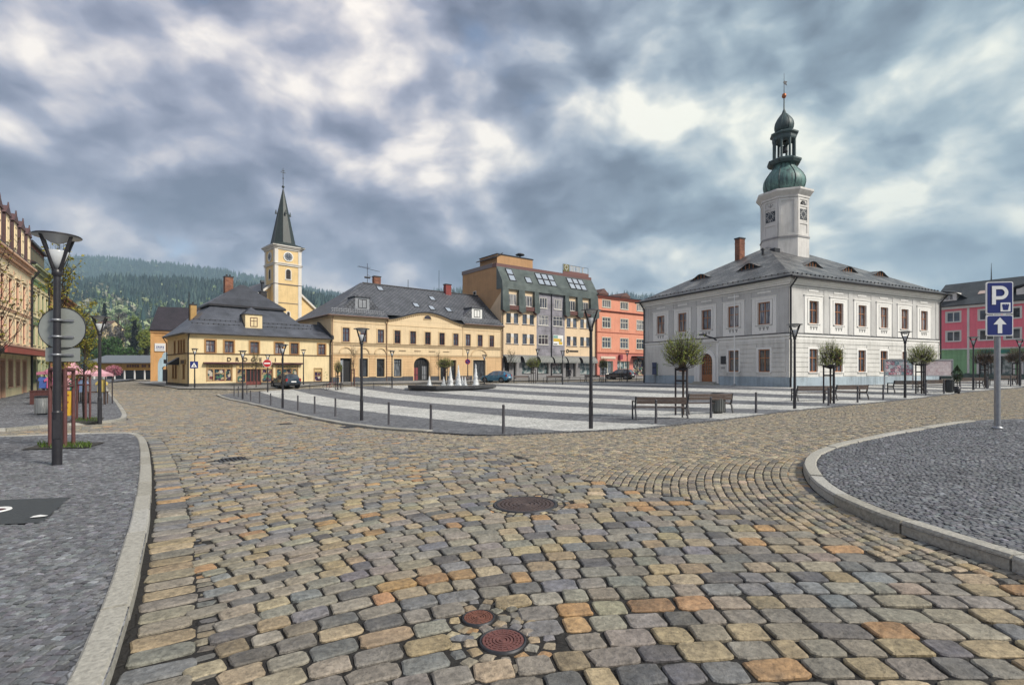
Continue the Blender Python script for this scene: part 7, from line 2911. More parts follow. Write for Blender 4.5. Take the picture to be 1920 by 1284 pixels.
# centre px, base py, turn, label
BENCH = [(1236, 785, 178, 'nearest brown bench, seen from behind, left of the trunk of the largest ball tree'), (1325, 775, 186, 'brown bench behind the litter bin, right of the trunk of the largest ball tree'),
   (1521, 751, 180, 'reddish bench left of the trunk of the middle ball tree'), (1590, 749, 186, 'reddish bench right of the trunk of the middle ball tree'),
   (1697, 737, 180, 'bench behind the lamp in front of the poster board'), (1752, 735, 186, 'bench below the pale notice board, beside the dark bin'),
   (1815, 728, 184, 'bench behind the dark potted shrub'), (1880, 722, 188, 'bench behind the parking sign post'),
   (868, 719.5, 8, 'bench behind the fountain jets'), (978, 717, 8, 'bench on the left of the small far ball tree before the office block'), (1040, 717, 8, 'bench on the right of the small far ball tree before the office block'),
   (1112, 716, 10, 'bench behind the tall lamp in the middle of the view'), (1150, 714.5, 10, 'bench before the black parked car')]
_bn = make_bench()
for i, (px, py, a, lb) in enumerate(BENCH):
 g = gp(px, py, .05)
 o = _bn if i == 0 else copy_tree(_bn)
 o.location = (g.x, g.y, g.z + .05)
 o.rotation_euler = (0, 0, R(a))
 setp(o, lb, 'bench', 'wooden park benches round the square')


# ------------------------------------------------------------------ litter bins
def make_bin(mat):
 root = empty('litter_bin')
 b = MB()
 b.lathe([(.0, .06), (.24, .06), (.25, .10), (.25, .78), (.235, .78), (.235, .15), (0, .15)], 18)
 for i in range(18):
  a = 2 * math.pi * i / 18
  b.box((-.03, .25, .08), (.03, .268, .77), 0, lambda x, y, z, a=a: (x * math.cos(a) - y * math.sin(a), x * math.sin(a) + y * math.cos(a), z))
 b.build('bin_body', mat, root)
 r = MB()
 r.lathe([(.232, .78), (.272, .78), (.275, .83), (.24, .86), (.225, .83), (.232, .78)], 20)
 r.build('rim', M['iron'], root)
 f = MB()
 f.lathe([(.0, -.06), (.18, -.06), (.18, .06), (0, .06)], 14)
 f.build('foot', M['iron'], root)
 return root


for px, py, lb, mt in ((1346, 774, 'grey litter bin behind the right bench under the largest ball tree', 'gal'), (1780, 735, 'dark litter bin at the foot of the pale notice board', 'dk'), (79, 779, 'light grey bin in front of the reddish wooden box by the pink stalls', 'lt')):
 mat = {'gal': plain('bin_grey', (.13, .135, .13), .5, .3), 'dk': plain('bin_dark', (.05, .055, .06), .5, .2), 'lt': plain('bin_light', (.34, .345, .34), .5, .3)}[mt]
 o = make_bin(mat)
 g = gp(px, py, .06)
 o.location = (g.x, g.y, g.z + (.05 if px > 500 else .10))
 setp(o, lb, 'litter bin', 'round slatted litter bins')


# ------------------------------------------------------------------ fountain
def fountain():
 g = gp(847, 731, .05)
 z0 = G(g.x, g.y)
 root = empty('fountain', (g.x - .35, g.y + 2.6, z0 + .05), R(12), 'low dark stone octagonal fountain with seven white water jets', 'fountain')
 st = plain('fountain_stone', (.055, .055, .058), .45, 0, .35, 3, .2)
 b = MB()
 Ro = 4.75
 o = math.pi / 8
 b.lathe([(Ro * .93, -.4), (Ro * .93, .20)], 8, 0, False, rot=o)
 b.lathe([(Ro * .93, .20), (Ro, .20), (Ro, .46), (Ro * .84, .46), (Ro * .84, .26), (0.05, .26)], 8, 0, False, rot=o)
 b.build('basin', st, root)
 wmat, N, bs = _new('water')
 bs.inputs['Base Color'].default_value = (.20, .25, .27, 1)
 bs.inputs['Roughness'].default_value = .12
 tc = N.node('ShaderNodeTexCoord').outputs['Object']
 bp = N.node('ShaderNodeBump')
 bp.inputs['Strength'].default_value = .8
 bp.inputs['Distance'].default_value = .05
 N.l.new(N.noise(tc, 5, 4, .6), bp.inputs['Height'])
 N.l.new(bp.outputs[0], bs.inputs['Normal'])
 w = MB()
 w.lathe([(Ro * .845, .38), (.02, .38)], 8, 0, False, rot=o)
 w.build('water_surface', wmat, root)
 jm, N, bs = _new('water_jet')
 bs.inputs['Base Color'].default_value = (.95, .95, .95, 1)
 bs.inputs['Roughness'].default_value = .35
 tr = N.node('ShaderNodeBsdfTranslucent')
 tr.inputs[0].default_value = (.9, .93, .95, 1)
 tp = N.node('ShaderNodeBsdfTransparent')
 mx = N.node('ShaderNodeMixShader')
 mx.inputs[0].default_value = .4
 N.l.new(bs.outputs[0], mx.inputs[1])
 N.l.new(tr.outputs[0], mx.inputs[2])
 tc = N.node('ShaderNodeTexCoord').outputs['Object']
 mp = N.node('ShaderNodeMapping')
 N.l.new(tc, mp.inputs[0])
 mp.inputs['Scale'].default_value = (9, 9, 2.5)
 n = N.noise(mp.outputs[0], 2.0, 4, .7)
 m2 = N.node('ShaderNodeMixShader')
 N.l.new(N.mrange(n, .34, .46, .6, 0), m2.inputs[0])
 N.l.new(mx.outputs[0], m2.inputs[1])
 N.l.new(tp.outputs[0], m2.inputs[2])
 out = [x for x in N.n if x.type == 'OUTPUT_MATERIAL'][0]
 N.l.new(m2.outputs[0], out.inputs[0])
 inv = root.matrix_basis.inverted()
 Yc = g.y + 2.6
 for k, (px, ty, dy, wd) in enumerate(((805, 706, -.8, .8), (832, 707, .5, .75), (844.5, 688, .9, 1), (859.5, 685, -.3, 1.1), (867, 706, 1.2, .65), (872, 707, -1.0, .7), (892, 683, .2, 1.1))):
  y = Yc + dy
  x = (px - CXP) / FPX * y
  top = HC + (HYP - ty) * px_scale(y)
  H = top - (root.location.z + .36)
  loc = inv @ Vector((x, y, root.location.z + .36))
  v, F = [], []
  rr = random.Random(k)
  mb = MB()
  for strand in range(7):                     # bundled strands of falling water round the rising core
   ph = rr.uniform(0, 6.28)
   off = 0 if strand == 0 else rr.uniform(.02, .10) * wd
   hh = H * (1 if strand == 0 else rr.uniform(.55, .96))
   nseg, ns = 18, 9
   P = []
   for j in range(nseg + 1):
    t = j / nseg
    rad = (.040 + .20 * (1 - t) ** 1.05) * wd * (1.0 if strand == 0 else .72) * (1 + rr.uniform(-.22, .22)) * (1 if t < .97 else .3)
    for i in range(ns):
     a = 2 * math.pi * i / ns
     r_ = rad * (1 + rr.uniform(-.25, .25))
     P.append((off * (1.5 - t) * math.cos(ph) + r_ * math.cos(a), off * (1.5 - t) * math.sin(ph) + r_ * math.sin(a), hh * t))
   Fc = [(j * ns + i, j * ns + (i + 1) % ns, (j + 1) * ns + (i + 1) % ns, (j + 1) * ns + i) for j in range(nseg) for i in range(ns)]
   mb.add(P, Fc, 0, True)
  for i in range(420):                        # loose drops
   t = rr.random() ** 1.5
   a = rr.uniform(0, 6.28)
   r_ = (.05 + .34 * (1 - t) ** 1.4) * wd * rr.random() ** .6
   c = Vector((r_ * math.cos(a), r_ * math.sin(a), H * t * 1.03))
   q = rr.uniform(.006, .017)
   mb.add([c + Vector((q, 0, 0)), c + Vector((-q, 0, 0)), c + Vector((0, q, 0)), c + Vector((0, -q, 0)), c + Vector((0, 0, q * 4)), c + Vector((0, 0, -q * 4))],
     [(0, 2, 4), (2, 1, 4), (1, 3, 4), (3, 0, 4), (2, 0, 5), (1, 2, 5), (3, 1, 5), (0, 3, 5)], 0)
  mb.build('water_jet', jm, root, loc)


fountain()


# ------------------------------------------------------------------ cars
def car(label, col, loc, heading, L=3.9, roof=1.48, gloss=.25):
 """hatchback; local -X is the front"""
 root = empty('parked_car', loc, heading, label, 'car', 'cars parked before the far houses')
 paint = plain('car_paint', col, gloss, .25, .06, 2, 0, .6, 1.0)
 st = [  # x, half width, bottom, belt z, top z, half width at top
  (-1.98, .52, .30, .50, .58, .46), (-1.93, .70, .24, .62, .68, .60), (-1.70, .80, .20, .72, .78, .68), (-1.30, .84, .20, .80, .87, .70), (-.92, .85, .20, .86, .95, .70),
  (-.30, .85, .20, .90, 1.36, .60), (.05, .85, .20, .91, 1.46, .58), (.12, .85, .20, .91, 1.465, .58), (.80, .85, .20, .93, roof, .58), (.88, .85, .20, .93, roof, .58),
  (1.45, .84, .20, .96, 1.43, .56), (1.56, .83, .22, .97, 1.40, .55), (1.84, .80, .24, .95, 1.03, .66), (1.93, .77, .28, .86, .90, .66), (1.97, .70, .34, .60, .64, .60)]
 k = L / 3.95
 B, Gm = MB(), MB()
 secs = []
 for x, w, zb, zt, top, wt in st:
  h = [(w * .90, zb), (w * .985, zb + .10), (w, (zb + zt) / 2 + .05), (w * .97, zt), (wt, top), (wt * .55, top + .025), (0, top + .035)]
  secs.append([(x * k, y, z) for y, z in h])
 n = 7
 for i in range(len(secs) - 1):
  for j in range(n - 1):
   for sgn in (1, -1):
    q = [secs[i][j], secs[i + 1][j], secs[i + 1][j + 1], secs[i][j + 1]]
    q = [(p[0], p[1] * sgn, p[2]) for p in q]
    if sgn < 0:
     q = q[::-1]
    glass = False
    if j == 3 and i in (5, 7, 9):
     glass = True
    if j in (4, 5) and i in (4, 11):
     glass = True
    if j == 3 and i in (4,):
     glass = True
    (Gm if glass else B).poly(q, 0, True)
 for s_ in (secs[0], secs[-1]):
  P = s_ + [(p[0], -p[1], p[2]) for p in s_[::-1][1:]]
  B.poly(P if s_ is secs[0] else P[::-1], 0)
 B.poly([(-1.9 * k, .6, .24), (1.9 * k, .6, .24), (1.9 * k, -.6, .24), (-1.9 * k, -.6, .24)], 1)
 for sx in (-1.22, 1.20):                      # dark wheel arches
  for s_ in (1, -1):
   B.tube((sx * k, s_ * .60, .32), (sx * k, s_ * .858, .32), .37, .37, 20, 1)
 B.box((1.93 * k, -.66, .36), (2.0 * k, .66, .50), 1)
 B.box((-2.0 * k, -.55, .30), (-1.93 * k, .55, .42), 1)
 B.build('body', [paint, M['rubber']], root)
 Gm.build('window', M['glass'], root)
 for sx in (-1.22, 1.20):
  for s_ in (1, -1):
   t = MB()
   t.lathe([(.20, -.09), (.30, -.09), (.315, -.05), (.315, .05), (.30, .09), (.20, .09)], 20, 0, True, fn=lambda p: (p[0], p[2], p[1]))
   wo = t.build('wheel', M['rubber'], root, (sx * k, s_ * .78, .315))
   r = MB()
   r.tube((0, s_ * .02, 0), (0, s_ * .085, 0), .20, .19, 16)
   for q in range(5):
    a = 2 * math.pi * q / 5
    r.box((-.02, s_ * .086 - .006, .03), (.02, s_ * .086 + .006, .18), 1, lambda x, y, z, a=a: (x * math.cos(a) - z * math.sin(a), y, x * math.sin(a) + z * math.cos(a)))
   r.build('rim', [M['galv'], M['iron']], wo)
 for s_ in (1, -1):
  l = MB()
  l.box((1.80 * k, s_ * .70 - .09, .72), (1.95 * k, s_ * .70 + .09, 1.02))
  l.build('tail_light', plain('tail_red', (.30, .02, .02), .25), root)
  l = MB()
  l.box((-1.93 * k, s_ * .58 - .12, .56), (-1.76 * k, s_ * .58 + .12, .70))
  l.build('headlight', M['lamp_glass'], root)
  l = MB()
  l.box((-.62 * k, s_ * .96 - .09, .93), (-.50 * k, s_ * .96 + .09, 1.06))
  l.build('wing_mirror', paint, root)
 p = MB()
 p.box((1.955 * k, -.26, .62), (1.99 * k, .26, .74))
 p.build('number_plate', M['white_enamel'], root)
 return root


def ground_at(px, py, lift=0.0):
 g = gp(px, py, lift)
 return (g.x, g.y, g.z + lift)


def facing(loc, deg):
 """heading so that the car's front points deg from the line away from the viewer, anticlockwise"""
 return math.atan2(loc[1], loc[0]) + R(deg) - math.pi


g = ground_at(535, 727, .02)
car('dark blue hatchback seen from behind, parked before the right DROGERIE shop front', (.018, .035, .055), g, facing(g, 24), 3.9)
g = ground_at(930, 716.5, .02)
car('blue hatchback seen from its rear side, parked beyond the right end of the fountain', (.035, .17, .30), g, facing(g, 62), 3.9)
g = ground_at(1162, 711, .02)
car('black car parked before the red shop floor of the salmon house', (.012, .013, .02), g, facing(g, 66), 4.1)


# ------------------------------------------------------------------ signs
def disc(mb, c, r, y, mi, n=24, y2=None):
 mb.add([(c[0] + r * math.cos(2 * math.pi * i / n), y, c[1] + r * math.sin(2 * math.pi * i / n)) for i in range(n)], [list(range(n))], mi)


def rrect(mb, x0, x1, z0, z1, y, mi, r=.05, y2=None):
 P = []
 for cx_, cz, a0 in ((x1 - r, z0 + r, -90), (x1 - r, z1 - r, 0), (x0 + r, z1 - r, 90), (x0 + r, z0 + r, 180)):
  for k in range(6):
   a = R(a0 + k * 18)
   P.append((cx_ + r * math.cos(a), y, cz + r * math.sin(a)))
 mb.poly(P, mi)
 if y2 is not None:
  Q = [(p[0], y2, p[2]) for p in P]
  n = len(P)
  mb.poly(Q[::-1], mi + 0)
  mb.add(P + Q, [(i, n + i, n + (i + 1) % n, (i + 1) % n) for i in range(n)], mi)


# parking sign on its own post
g = gp(1872, 803, LIFT)
k = px_scale(g.y)
root = empty('parking_sign', (g.x, g.y, g.z + LIFT - .01), R(-8), 'blue P parking sign above a blue arrow plate on a grey post', 'road sign')
mb = MB()
mb.tube((0, .03, -.2), (0, .03, 272 * k), .055, .055, 12)
mb.lathe([(.055, .0), (.10, .0), (.10, .03), (.055, .06)], 12, c=(0, .03))
mb.build('post', M['galv'], root)
W2 = 22.3 * k
mb = MB()
z0, z1 = 215 * k, 275 * k
rrect(mb, -W2, W2, z0, z1, -.035, 0, .035, -.005)
rrect(mb, -W2 + .018, W2 - .018, z0 + .018, z1 - .018, -.038, 1, .03)
rrect(mb, .01, W2 - .055, z0 + .05, z0 + .05 + W2 - .065, -.043, 0, .008)
s_ = (W2 - .065)
c0, c1 = .01 + s_ / 2, z0 + .05 + s_ / 2
mb.poly([(c0 - s_ * .24, -.046, c1 - s_ * .34), (c0 + s_ * .24, -.046, c1 - s_ * .34), (c0 + s_ * .36, -.046, c1 + s_ * .28), (c0, -.046, c1 + s_ * .18), (c0 - s_ * .36, -.046, c1 + s_ * .28)], 1)
for q in range(4):
 x = c0 - s_ * .24 + q * s_ * .16
 mb.poly([(x - s_ * .05, -.047, c1 + s_ * .14), (x + s_ * .05, -.047, c1 + s_ * .14), (x + s_ * .06, -.047, c1 + s_ * .34), (x - s_ * .06, -.047, c1 + s_ * .34)], 1)
po = mb.build('sign_plate', [M['white_enamel'], M['sign_blue']], root)
pm = MB()
pm.box((-W2 + .10, -.048, z0 + .20), (-W2 + .10 + .075, -.040, z1 - .09))
bx0, bz = -W2 + .175, z1 - .09
n = 16
rO, rI = .145, .075
zc = bz - rO
P0 = [(bx0 + .09 + rO * math.cos(R(90 - 180 * i / n)), zc + rO * math.sin(R(90 - 180 * i / n))) for i in range(n + 1)]
P1 = [(bx0 + .09 + rI * math.cos(R(90 - 180 * i / n)), zc + rI * math.sin(R(90 - 180 * i / n))) for i in range(n + 1)]
for i in range(n):
 pm.poly([(P1[i][0], -.048, P1[i][1]), (P1[i + 1][0], -.048, P1[i + 1][1]), (P0[i + 1][0], -.048, P0[i + 1][1]), (P0[i][0], -.048, P0[i][1])][::-1], 0)
pm.box((bx0, -.0482, zc + rI), (bx0 + .09, -.040, bz))
pm.box((bx0, -.0482, zc - rO), (bx0 + .09, -.040, zc - rI))
pm.build('letter', M['white_enamel'], po)
mb = MB()
z0, z1 = 174 * k, 213 * k
rrect(mb, -W2, W2, z0, z1, -.035, 0, .035, -.005)
rrect(mb, -W2 + .018, W2 - .018, z0 + .018, z1 - .018, -.038, 1, .03)
zm = z1 - .05
mb.poly([(-.042, -.043, z0 + .055), (.042, -.043, z0 + .055), (.042, -.043, zm - .15), (-.042, -.043, zm - .15)], 0)
mb.poly([(-.125, -.043, zm - .15), (-.042, -.043, zm - .15), (.042, -.043, zm - .15), (.125, -.043, zm - .15), (0, -.043, zm)], 0)
mb.build('arrow_plate', [M['white_enamel'], M['sign_blue']], root)

# backs of two signs on the nearest lamp
g, s = LAMP_POS[107]
k = px_scale(g.y)
zz = lambda py: HC + (HYP - py) * k
root = empty('road_sign', (g.x, g.y, g.z), math.atan2(-g.x, g.y) * .25, 'grey backs of a round sign above an oblong plate clamped to the nearest lamp', 'road sign')
mb = MB()
zc = zz(615) - g.z
n = 36
Rr = 39.5 * k
F_, B_ = [], []
for i in range(n):
 a = 2 * math.pi * i / n
 F_.append((.03 + Rr * math.cos(a), .085, zc + Rr * math.sin(a)))
 B_.append((.03 + Rr * math.cos(a), .10, zc + Rr * math.sin(a)))
mb.poly(F_, 0); mb.poly(B_[::-1], 1)
mb.add(F_ + B_, [(i, n + i, n + (i + 1) % n, (i + 1) % n) for i in range(n)], 2)
for i in range(n):
 mb.tube(F_[i], F_[(i + 1) % n], .008, .008, 4, 2, False)
mb.build('round_plate', [M['sign_back'], M['sign_red'], M['iron']], root)
mb = MB()
rrect(mb, .03 - 28 * k, .03 + 29 * k, zz(678) - g.z, zz(651) - g.z, .085, 0, .03, .10)
for a, b in (((-28 * k, 678), (29 * k, 678)), ((-28 * k, 651), (29 * k, 651))):
 mb.tube((.03 + a[0], .085, zz(a[1]) - g.z), (.03 + b[0], .085, zz(b[1]) - g.z), .006, .006, 4, 1)
mb.build('oblong_plate', [M['sign_back'], M['iron']], root)
for py in (600, 631, 665):
 mb = MB()
 z = zz(py) - g.z
 mb.box((-.17, .06, z - .018), (.22, .084, z + .018))
 mb.lathe([(.058, z - .02), (.075, z - .02), (.075, z + .02), (.058, z + .02)], 14)
 mb.build('clamp', M['galv'], root)


def lamp_sign(px, py, r, label, kind):
 g, s = LAMP_POS[px]
 k = px_scale(g.y)
 z = HC + (HYP - py) * k
 root = empty('road_sign', (g.x, g.y - .10, z), math.atan2(-g.x, g.y), label, 'road sign')
 mb = MB()
 R_ = r * k
 if kind == 'entry':
  disc(mb, (0, 0), R_, -.02, 0)
  disc(mb, (0, 0), R_ * .93, -.024, 1)
  mb.box((-R_ * .68, -.03, -R_ * .16), (R_ * .68, -.024, R_ * .16), 0)
  mats = [M['white_enamel'], M['sign_red']]
 elif kind == 'cross':
  rrect(mb, -R_, R_, -R_, R_, -.02, 1, .03, .0)
  mb.poly([(-R_ * .72, -.024, -R_ * .62), (R_ * .72, -.024, -R_ * .62), (0, -.024, R_ * .72)], 0)
  mb.tube((-.0, -.026, R_ * .15), (0, -.026, -R_ * .2), R_ * .10, R_ * .10, 5, 2)
  mb.tube((0, -.026, -R_ * .2), (-R_ * .2, -.026, -R_ * .5), R_ * .07, R_ * .06, 5, 2)
  mb.tube((0, -.026, -R_ * .2), (R_ * .2, -.026, -R_ * .5), R_ * .07, R_ * .06, 5, 2)
  mats = [M['white_enamel'], M['sign_blue'], M['rubber']]
 else:
  disc(mb, (0, 0), R_, -.02, 1)
  disc(mb, (0, 0), R_ * .80, -.024, 0)
  mb.add([(-R_ * .65, -.027, R_ * .5), (-R_ * .5, -.027, R_ * .65), (R_ * .65, -.027, -R_ * .5), (R_ * .5, -.027, -R_ * .65)], [(0, 3, 2, 1)], 1)
  mats = [M['sign_blue'], M['sign_red']]
 mb.build('sign_plate', mats, root)
 mb = MB()
 mb.box((-.05, -.018, -.03), (.05, .06, .03))
 mb.build('clamp', M['galv'], root)


lamp_sign(502, 681, 7.6, 'round red no entry sign with a white bar on a slim lamp', 'entry')
lamp_sign(365, 684, 6.5, 'small square blue crossing sign on the lamp by the corner of the DROGERIE house', 'cross')
lamp_sign(877, 678, 5.0, 'small round blue and red sign on the lamp before the long yellow house', 'stop')


# ------------------------------------------------------------------ notice boards
def poster_mat(name, stops, sc):
 m, N, bs = _new(name)
 uv = N.node('ShaderNodeUVMap').outputs[0]
 br = N.node('ShaderNodeTexBrick')
 N.l.new(uv, br.inputs['Vector'])
 br.inputs['Scale'].default_value = 1
 br.inputs['Brick Width'].default_value = .30
 br.inputs['Row Height'].default_value = .26
 br.inputs['Mortar Size'].default_value = .012
 br.inputs['Color1'].default_value = (0, 0, 0, 1)
 br.inputs['Color2'].default_value = (1, 1, 1, 1)
 n = N.noise(uv, sc, 5, .75)
 f = N.math('ADD', N.math('MULTIPLY', br.outputs[0], .35), N.math('MULTIPLY', n, .75))
 N.put(bs.inputs['Base Color'], N.ramp(f, stops))
 bs.inputs['Roughness'].default_value = .25
 return m


def board(px0, px1, pyt, pyb, base, mat, label, mats):
 g = gp((px0 + px1) / 2, base, .05)
 k = px_scale(g.y)
 w, zt, zb = (px1 - px0) * k, (base - pyt) * k, (base - pyb) * k
 root = empty('notice_board', (g.x, g.y, g.z + .05), R(-3), label, 'notice board', 'notice boards by the town hall')
 p = MB()
 p.box((-w / 2 + .06, -.03, zb + .06), (w / 2 - .06, .03, zt - .06), 0)
 p.build('panel', mat, root)
 f = MB()
 for a, b, c, d in ((-w / 2, w / 2, zt - .06, zt + .03), (-w / 2, w / 2, zb, zb + .06)):
  f.box((a, -.07, c), (b, .07, d))
 for x in (-w / 2, w / 2 - .06):
  f.box((x, -.065, zb + .06), (x + .06, .065, zt - .06))
 f.build('frame', mats, root)
 for x in (-w / 2 - .02, w / 2 - .05):
  l = MB()
  l.box((x, -.04, -.1), (x + .07, .04, zb))
  l.build('leg', M['galv'], root)
 return root


pm1 = poster_mat('posters_many', [(.2, (.02, .03, .04)), (.38, (.06, .14, .18)), (.48, (.45, .48, .50)), (.56, (.10, .05, .09)), (.64, (.40, .10, .14)), (.72, (.60, .62, .64)), (.9, (.08, .20, .12))], 12)
pm2 = poster_mat('posters_pale', [(.2, (.30, .24, .26)), (.45, (.42, .36, .38)), (.6, (.50, .45, .46)), (.8, (.34, .24, .26))], 5)
board(1659, 1711, 674, 704, 730, pm1, 'notice board crowded with coloured posters', M['galv'])
board(1732, 1785, 674, 705, 729, pm2, 'pale pinkish notice board under a flat hood, right of the right ball tree', M['galv'])

# ------------------------------------------------------------------ flag poles, letter box, pots at the town hall
for px, by, ty, lb in ((1240, 718, 577, 'white flag pole at the left end of the town hall'), (1377, 723, 555, 'white flag pole between the town hall door and its corner')):
 g = gp(px, by, .05)
 k = px_scale(g.y)
 root = empty('flag_pole', (g.x, g.y, g.z + .05), 0, lb, 'flag pole', 'white flag poles at the town hall')
 p = MB()
 h = (by - ty) * k
 p.tube((0, 0, -.1), (0, 0, h), .055, .035, 10)
 p.build('pole', M['white_enamel'], root)
 p = MB()
 p.lathe([(.0, h + .12), (.06, h + .06), (.035, h), (0, h)], 10)
 p.build('finial', M['white_enamel'], root)
 p = MB()
 p.lathe([(.055, -.05), (.13, -.05), (.13, .10), (.055, .18)], 10)
 p.build('foot', M['galv'], root)
g = gp(1228, 718, .05)
k = px_scale(g.y)
root = empty('letter_box', (g.x, g.y, g.z + .05), R(-20), 'dark blue box on a post before the left end of the town hall', 'letter box')
p = MB()
p.tube((0, 0, -.1), (0, 0, 16 * k), .05, .05, 8)
p.build('post', M['galv'], root)
p = MB()
p.box((-.28, -.16, 16 * k), (.16, .16, 37 * k), 0)
p.box((-.24, -.17, 28 * k), (.12, -.158, 30 * k), 1)
p.box((-.31, -.18, 37 * k), (.19, .18, 38.5 * k), 0)
p.build('box', [plain('post_blue', (.035, .045, .11), .4), M['rubber']], root)
p = MB()
p.box((.18, -.12, 14 * k), (.36, .14, 36 * k), 0)
p.build('side_panel', plain('post_green', (.20, .24, .17), .5), root)

# ------------------------------------------------------------------ manhole covers and drains
for (c, r), lb in zip(MH, ('largest round iron cover, dark, in the middle of the road', 'rust red ribbed round cover in the foreground setts', 'small rusty round cover beside the rust red ribbed one')):
 root = empty('manhole_cover', (c.x, c.y, c.z + .004), random.uniform(0, 3), lb, 'manhole cover', 'round iron covers in the road')
 root.rotation_euler = (math.atan((G(c.x, c.y + .3) - G(c.x, c.y - .3)) / .6), -math.atan((G(c.x + .3, c.y) - G(c.x - .3, c.y)) / .6), 0)
 f = MB()
 f.lathe([(r * 1.05, -.04), (r * 1.05, .004), (r * .97, .006), (r * .965, -.006), (r * .94, -.008)], 40)
 f.build('frame', M['iron'], root)
 d = MB()
 prof = [(r * .94, -.008), (r * .935, .002)]
 nr = 6 if r > .2 else 5
 for i in range(nr):
  q0 = r * (.92 - .78 * i / nr)
  q1 = r * (.92 - .78 * (i + .62) / nr)
  q2 = r * (.92 - .78 * (i + 1) / nr)
  prof += [(q0, .004), (q1, .004), (q1 - .002, -.006), (q2 + .002, -.006)]
 prof += [(r * .13, .004), (0.0, .004)]
 d.lathe(prof, 40, 0, False)
 for i in range(28 if r > .3 else 20):
  a = 2 * math.pi * i / (28 if r > .3 else 20)
  d.box((r * .5, -.0035, -.005), (r * .92, .0035, .0055), 0, lambda x, y, z, a=a: (x * math.cos(a) - y * math.sin(a), x * math.sin(a) + y * math.cos(a), z))
 mt = {0: plain('cover_dark', (.085, .060, .055), .55, .3, .35, 20, .3), 1: plain('cover_red', (.15, .062, .055), .6, .15, .3, 30, .3), 2: plain('cover_rust', (.16, .065, .045), .65, .15, .5, 40, .4)}[[x[0] for x in MH].index(c)]
 d.build('cover', mt, root)
for c, lb in zip(DRAINS, ('flat iron drain grate in the road nearest the left lamp', 'iron drain grate in the road left of the striped square', 'iron drain grate by the kerb of the striped square')):
 root = empty('drain_grate', (c.x, c.y, c.z), R(38), lb, 'drain grate', 'iron drain grates in the road')
 f = MB()
 for a in ((-.27, -.27, .27, -.23), (-.27, .23, .27, .27), (-.27, -.23, -.23, .23), (.23, -.23, .27, .23)):
  f.box((a[0], a[1], -.05), (a[2], a[3], .008))
 f.build('frame', M['iron'], root)
 f = MB()
 for i in range(6):
  x = -.20 + i * .075
  f.box((x, -.23, -.04), (x + .04, .23, .006))
 f.box((-.23, -.23, -.05), (.23, .23, -.045))
 f.build('bars', M['iron'], root)

# dark slab with a ringed socket in the left pavement, scrap of paper on it
v = [(p.x, p.y) for p in PIT_PLATE]
slab('asphalt_patch', v, LIFT - .006, plain('asphalt', (.040, .046, .050), .75, 0, .3, 22, .4), .4)
g = gp(-9, 955.5, LIFT)
root = empty('socket_ring', (g.x, g.y, g.z + LIFT + .0), 0, 'pale ring with a dark red hollow let into the dark patch of the left pavement', 'ground socket')
f = MB()
f.lathe([(.09, -.01), (.11, .004), (.138, .004), (.145, -.01)], 28, 0)
f.build('ring', M['white'], root)
f = MB()
f.lathe([(.09, -.004), (0.0, -.004)], 24, 0)
f.build('hollow', plain('socket_red', (.06, .012, .012), .6), root)
g = gp(72, 969, LIFT)
mb = MB()
mb.add([(-.07, -.02, .004), (.06, -.035, .010), (.08, .02, .005), (0, .035, .016), (-.06, .03, .008)], [(0, 1, 2, 3, 4)], 0)
mb.build('paper_scrap', M['white'], None, (g.x, g.y, g.z + LIFT + .002), .3, 'crumpled scrap of white paper on the edge of the dark patch', 'litter')


# ------------------------------------------------------------------ market stalls with pink canopies
pink = plain('canopy_pink', (.62, .33, .38), .7, 0, .12, 3)
pinkd = plain('canopy_pink_dark', (.42, .15, .22), .7, 0, .12, 3)


def stall(px0, px1, py_eave, py_top, base, label, dark=False):
 g = gp((px0 + px1) / 2, base, .1)
 k = px_scale(g.y)
 w = (px1 - px0) * k * .8
 ze, zt = (base - py_eave) * k, (base - py_top) * k
 root = empty('market_stall', (g.x, g.y, g.z + .1), math.atan2(-g.x, g.y) * .6, label, 'market stall', 'market stalls with pink canopies')
 c = MB()
 E = [(-w / 2, -w / 2, ze), (w / 2, -w / 2, ze), (w / 2, w / 2, ze), (-w / 2, w / 2, ze)]
 n = 8
 for i in range(4):
  a, b = Vector(E[i]), Vector(E[(i + 1) % 4])
  ap = Vector((0, 0, zt))
  for j in range(n):
   p, q = a.lerp(b, j / n), a.lerp(b, (j + 1) / n)
   sag0, sag1 = .05 * math.sin(math.pi * j / n), .05 * math.sin(math.pi * (j + 1) / n)
   m0, m1 = p.lerp(ap, .5) - Vector((0, 0, .09)), q.lerp(ap, .5) - Vector((0, 0, .09))
   p2, q2 = p + Vector((0, 0, sag0)), q + Vector((0, 0, sag1))
   c.poly([p2, q2, m1, m0], 0, True)
   c.poly([m0, m1, ap], 0, True)
   c.poly([p2 - Vector((0, 0, .16 + .02 * (j % 2))), q2 - Vector((0, 0, .16 + .02 * ((j + 1) % 2))), q2, p2], 0)
 c.build('canopy', pinkd if dark else pink, root)
 for x, y in ((-1, -1), (1, -1), (1, 1), (-1, 1)):
  l = MB()
  l.tube((x * (w / 2 - .04), y * (w / 2 - .04), -.1), (x * (w / 2 - .04), y * (w / 2 - .04), ze), .035, .035, 8)
  l.build('leg', M['stake_dark'], root)
 t = MB()
 t.box((-w / 2 + .15, -.3, .70), (w / 2 - .15, .5, .76))
 for x in (-w / 2 + .2, w / 2 - .25):
  for y in (-.25, .4):
   t.box((x, y, -.1), (x + .05, y + .05, .70))
 t.build('table', M['wood_dark'], root)
 return root, w, ze


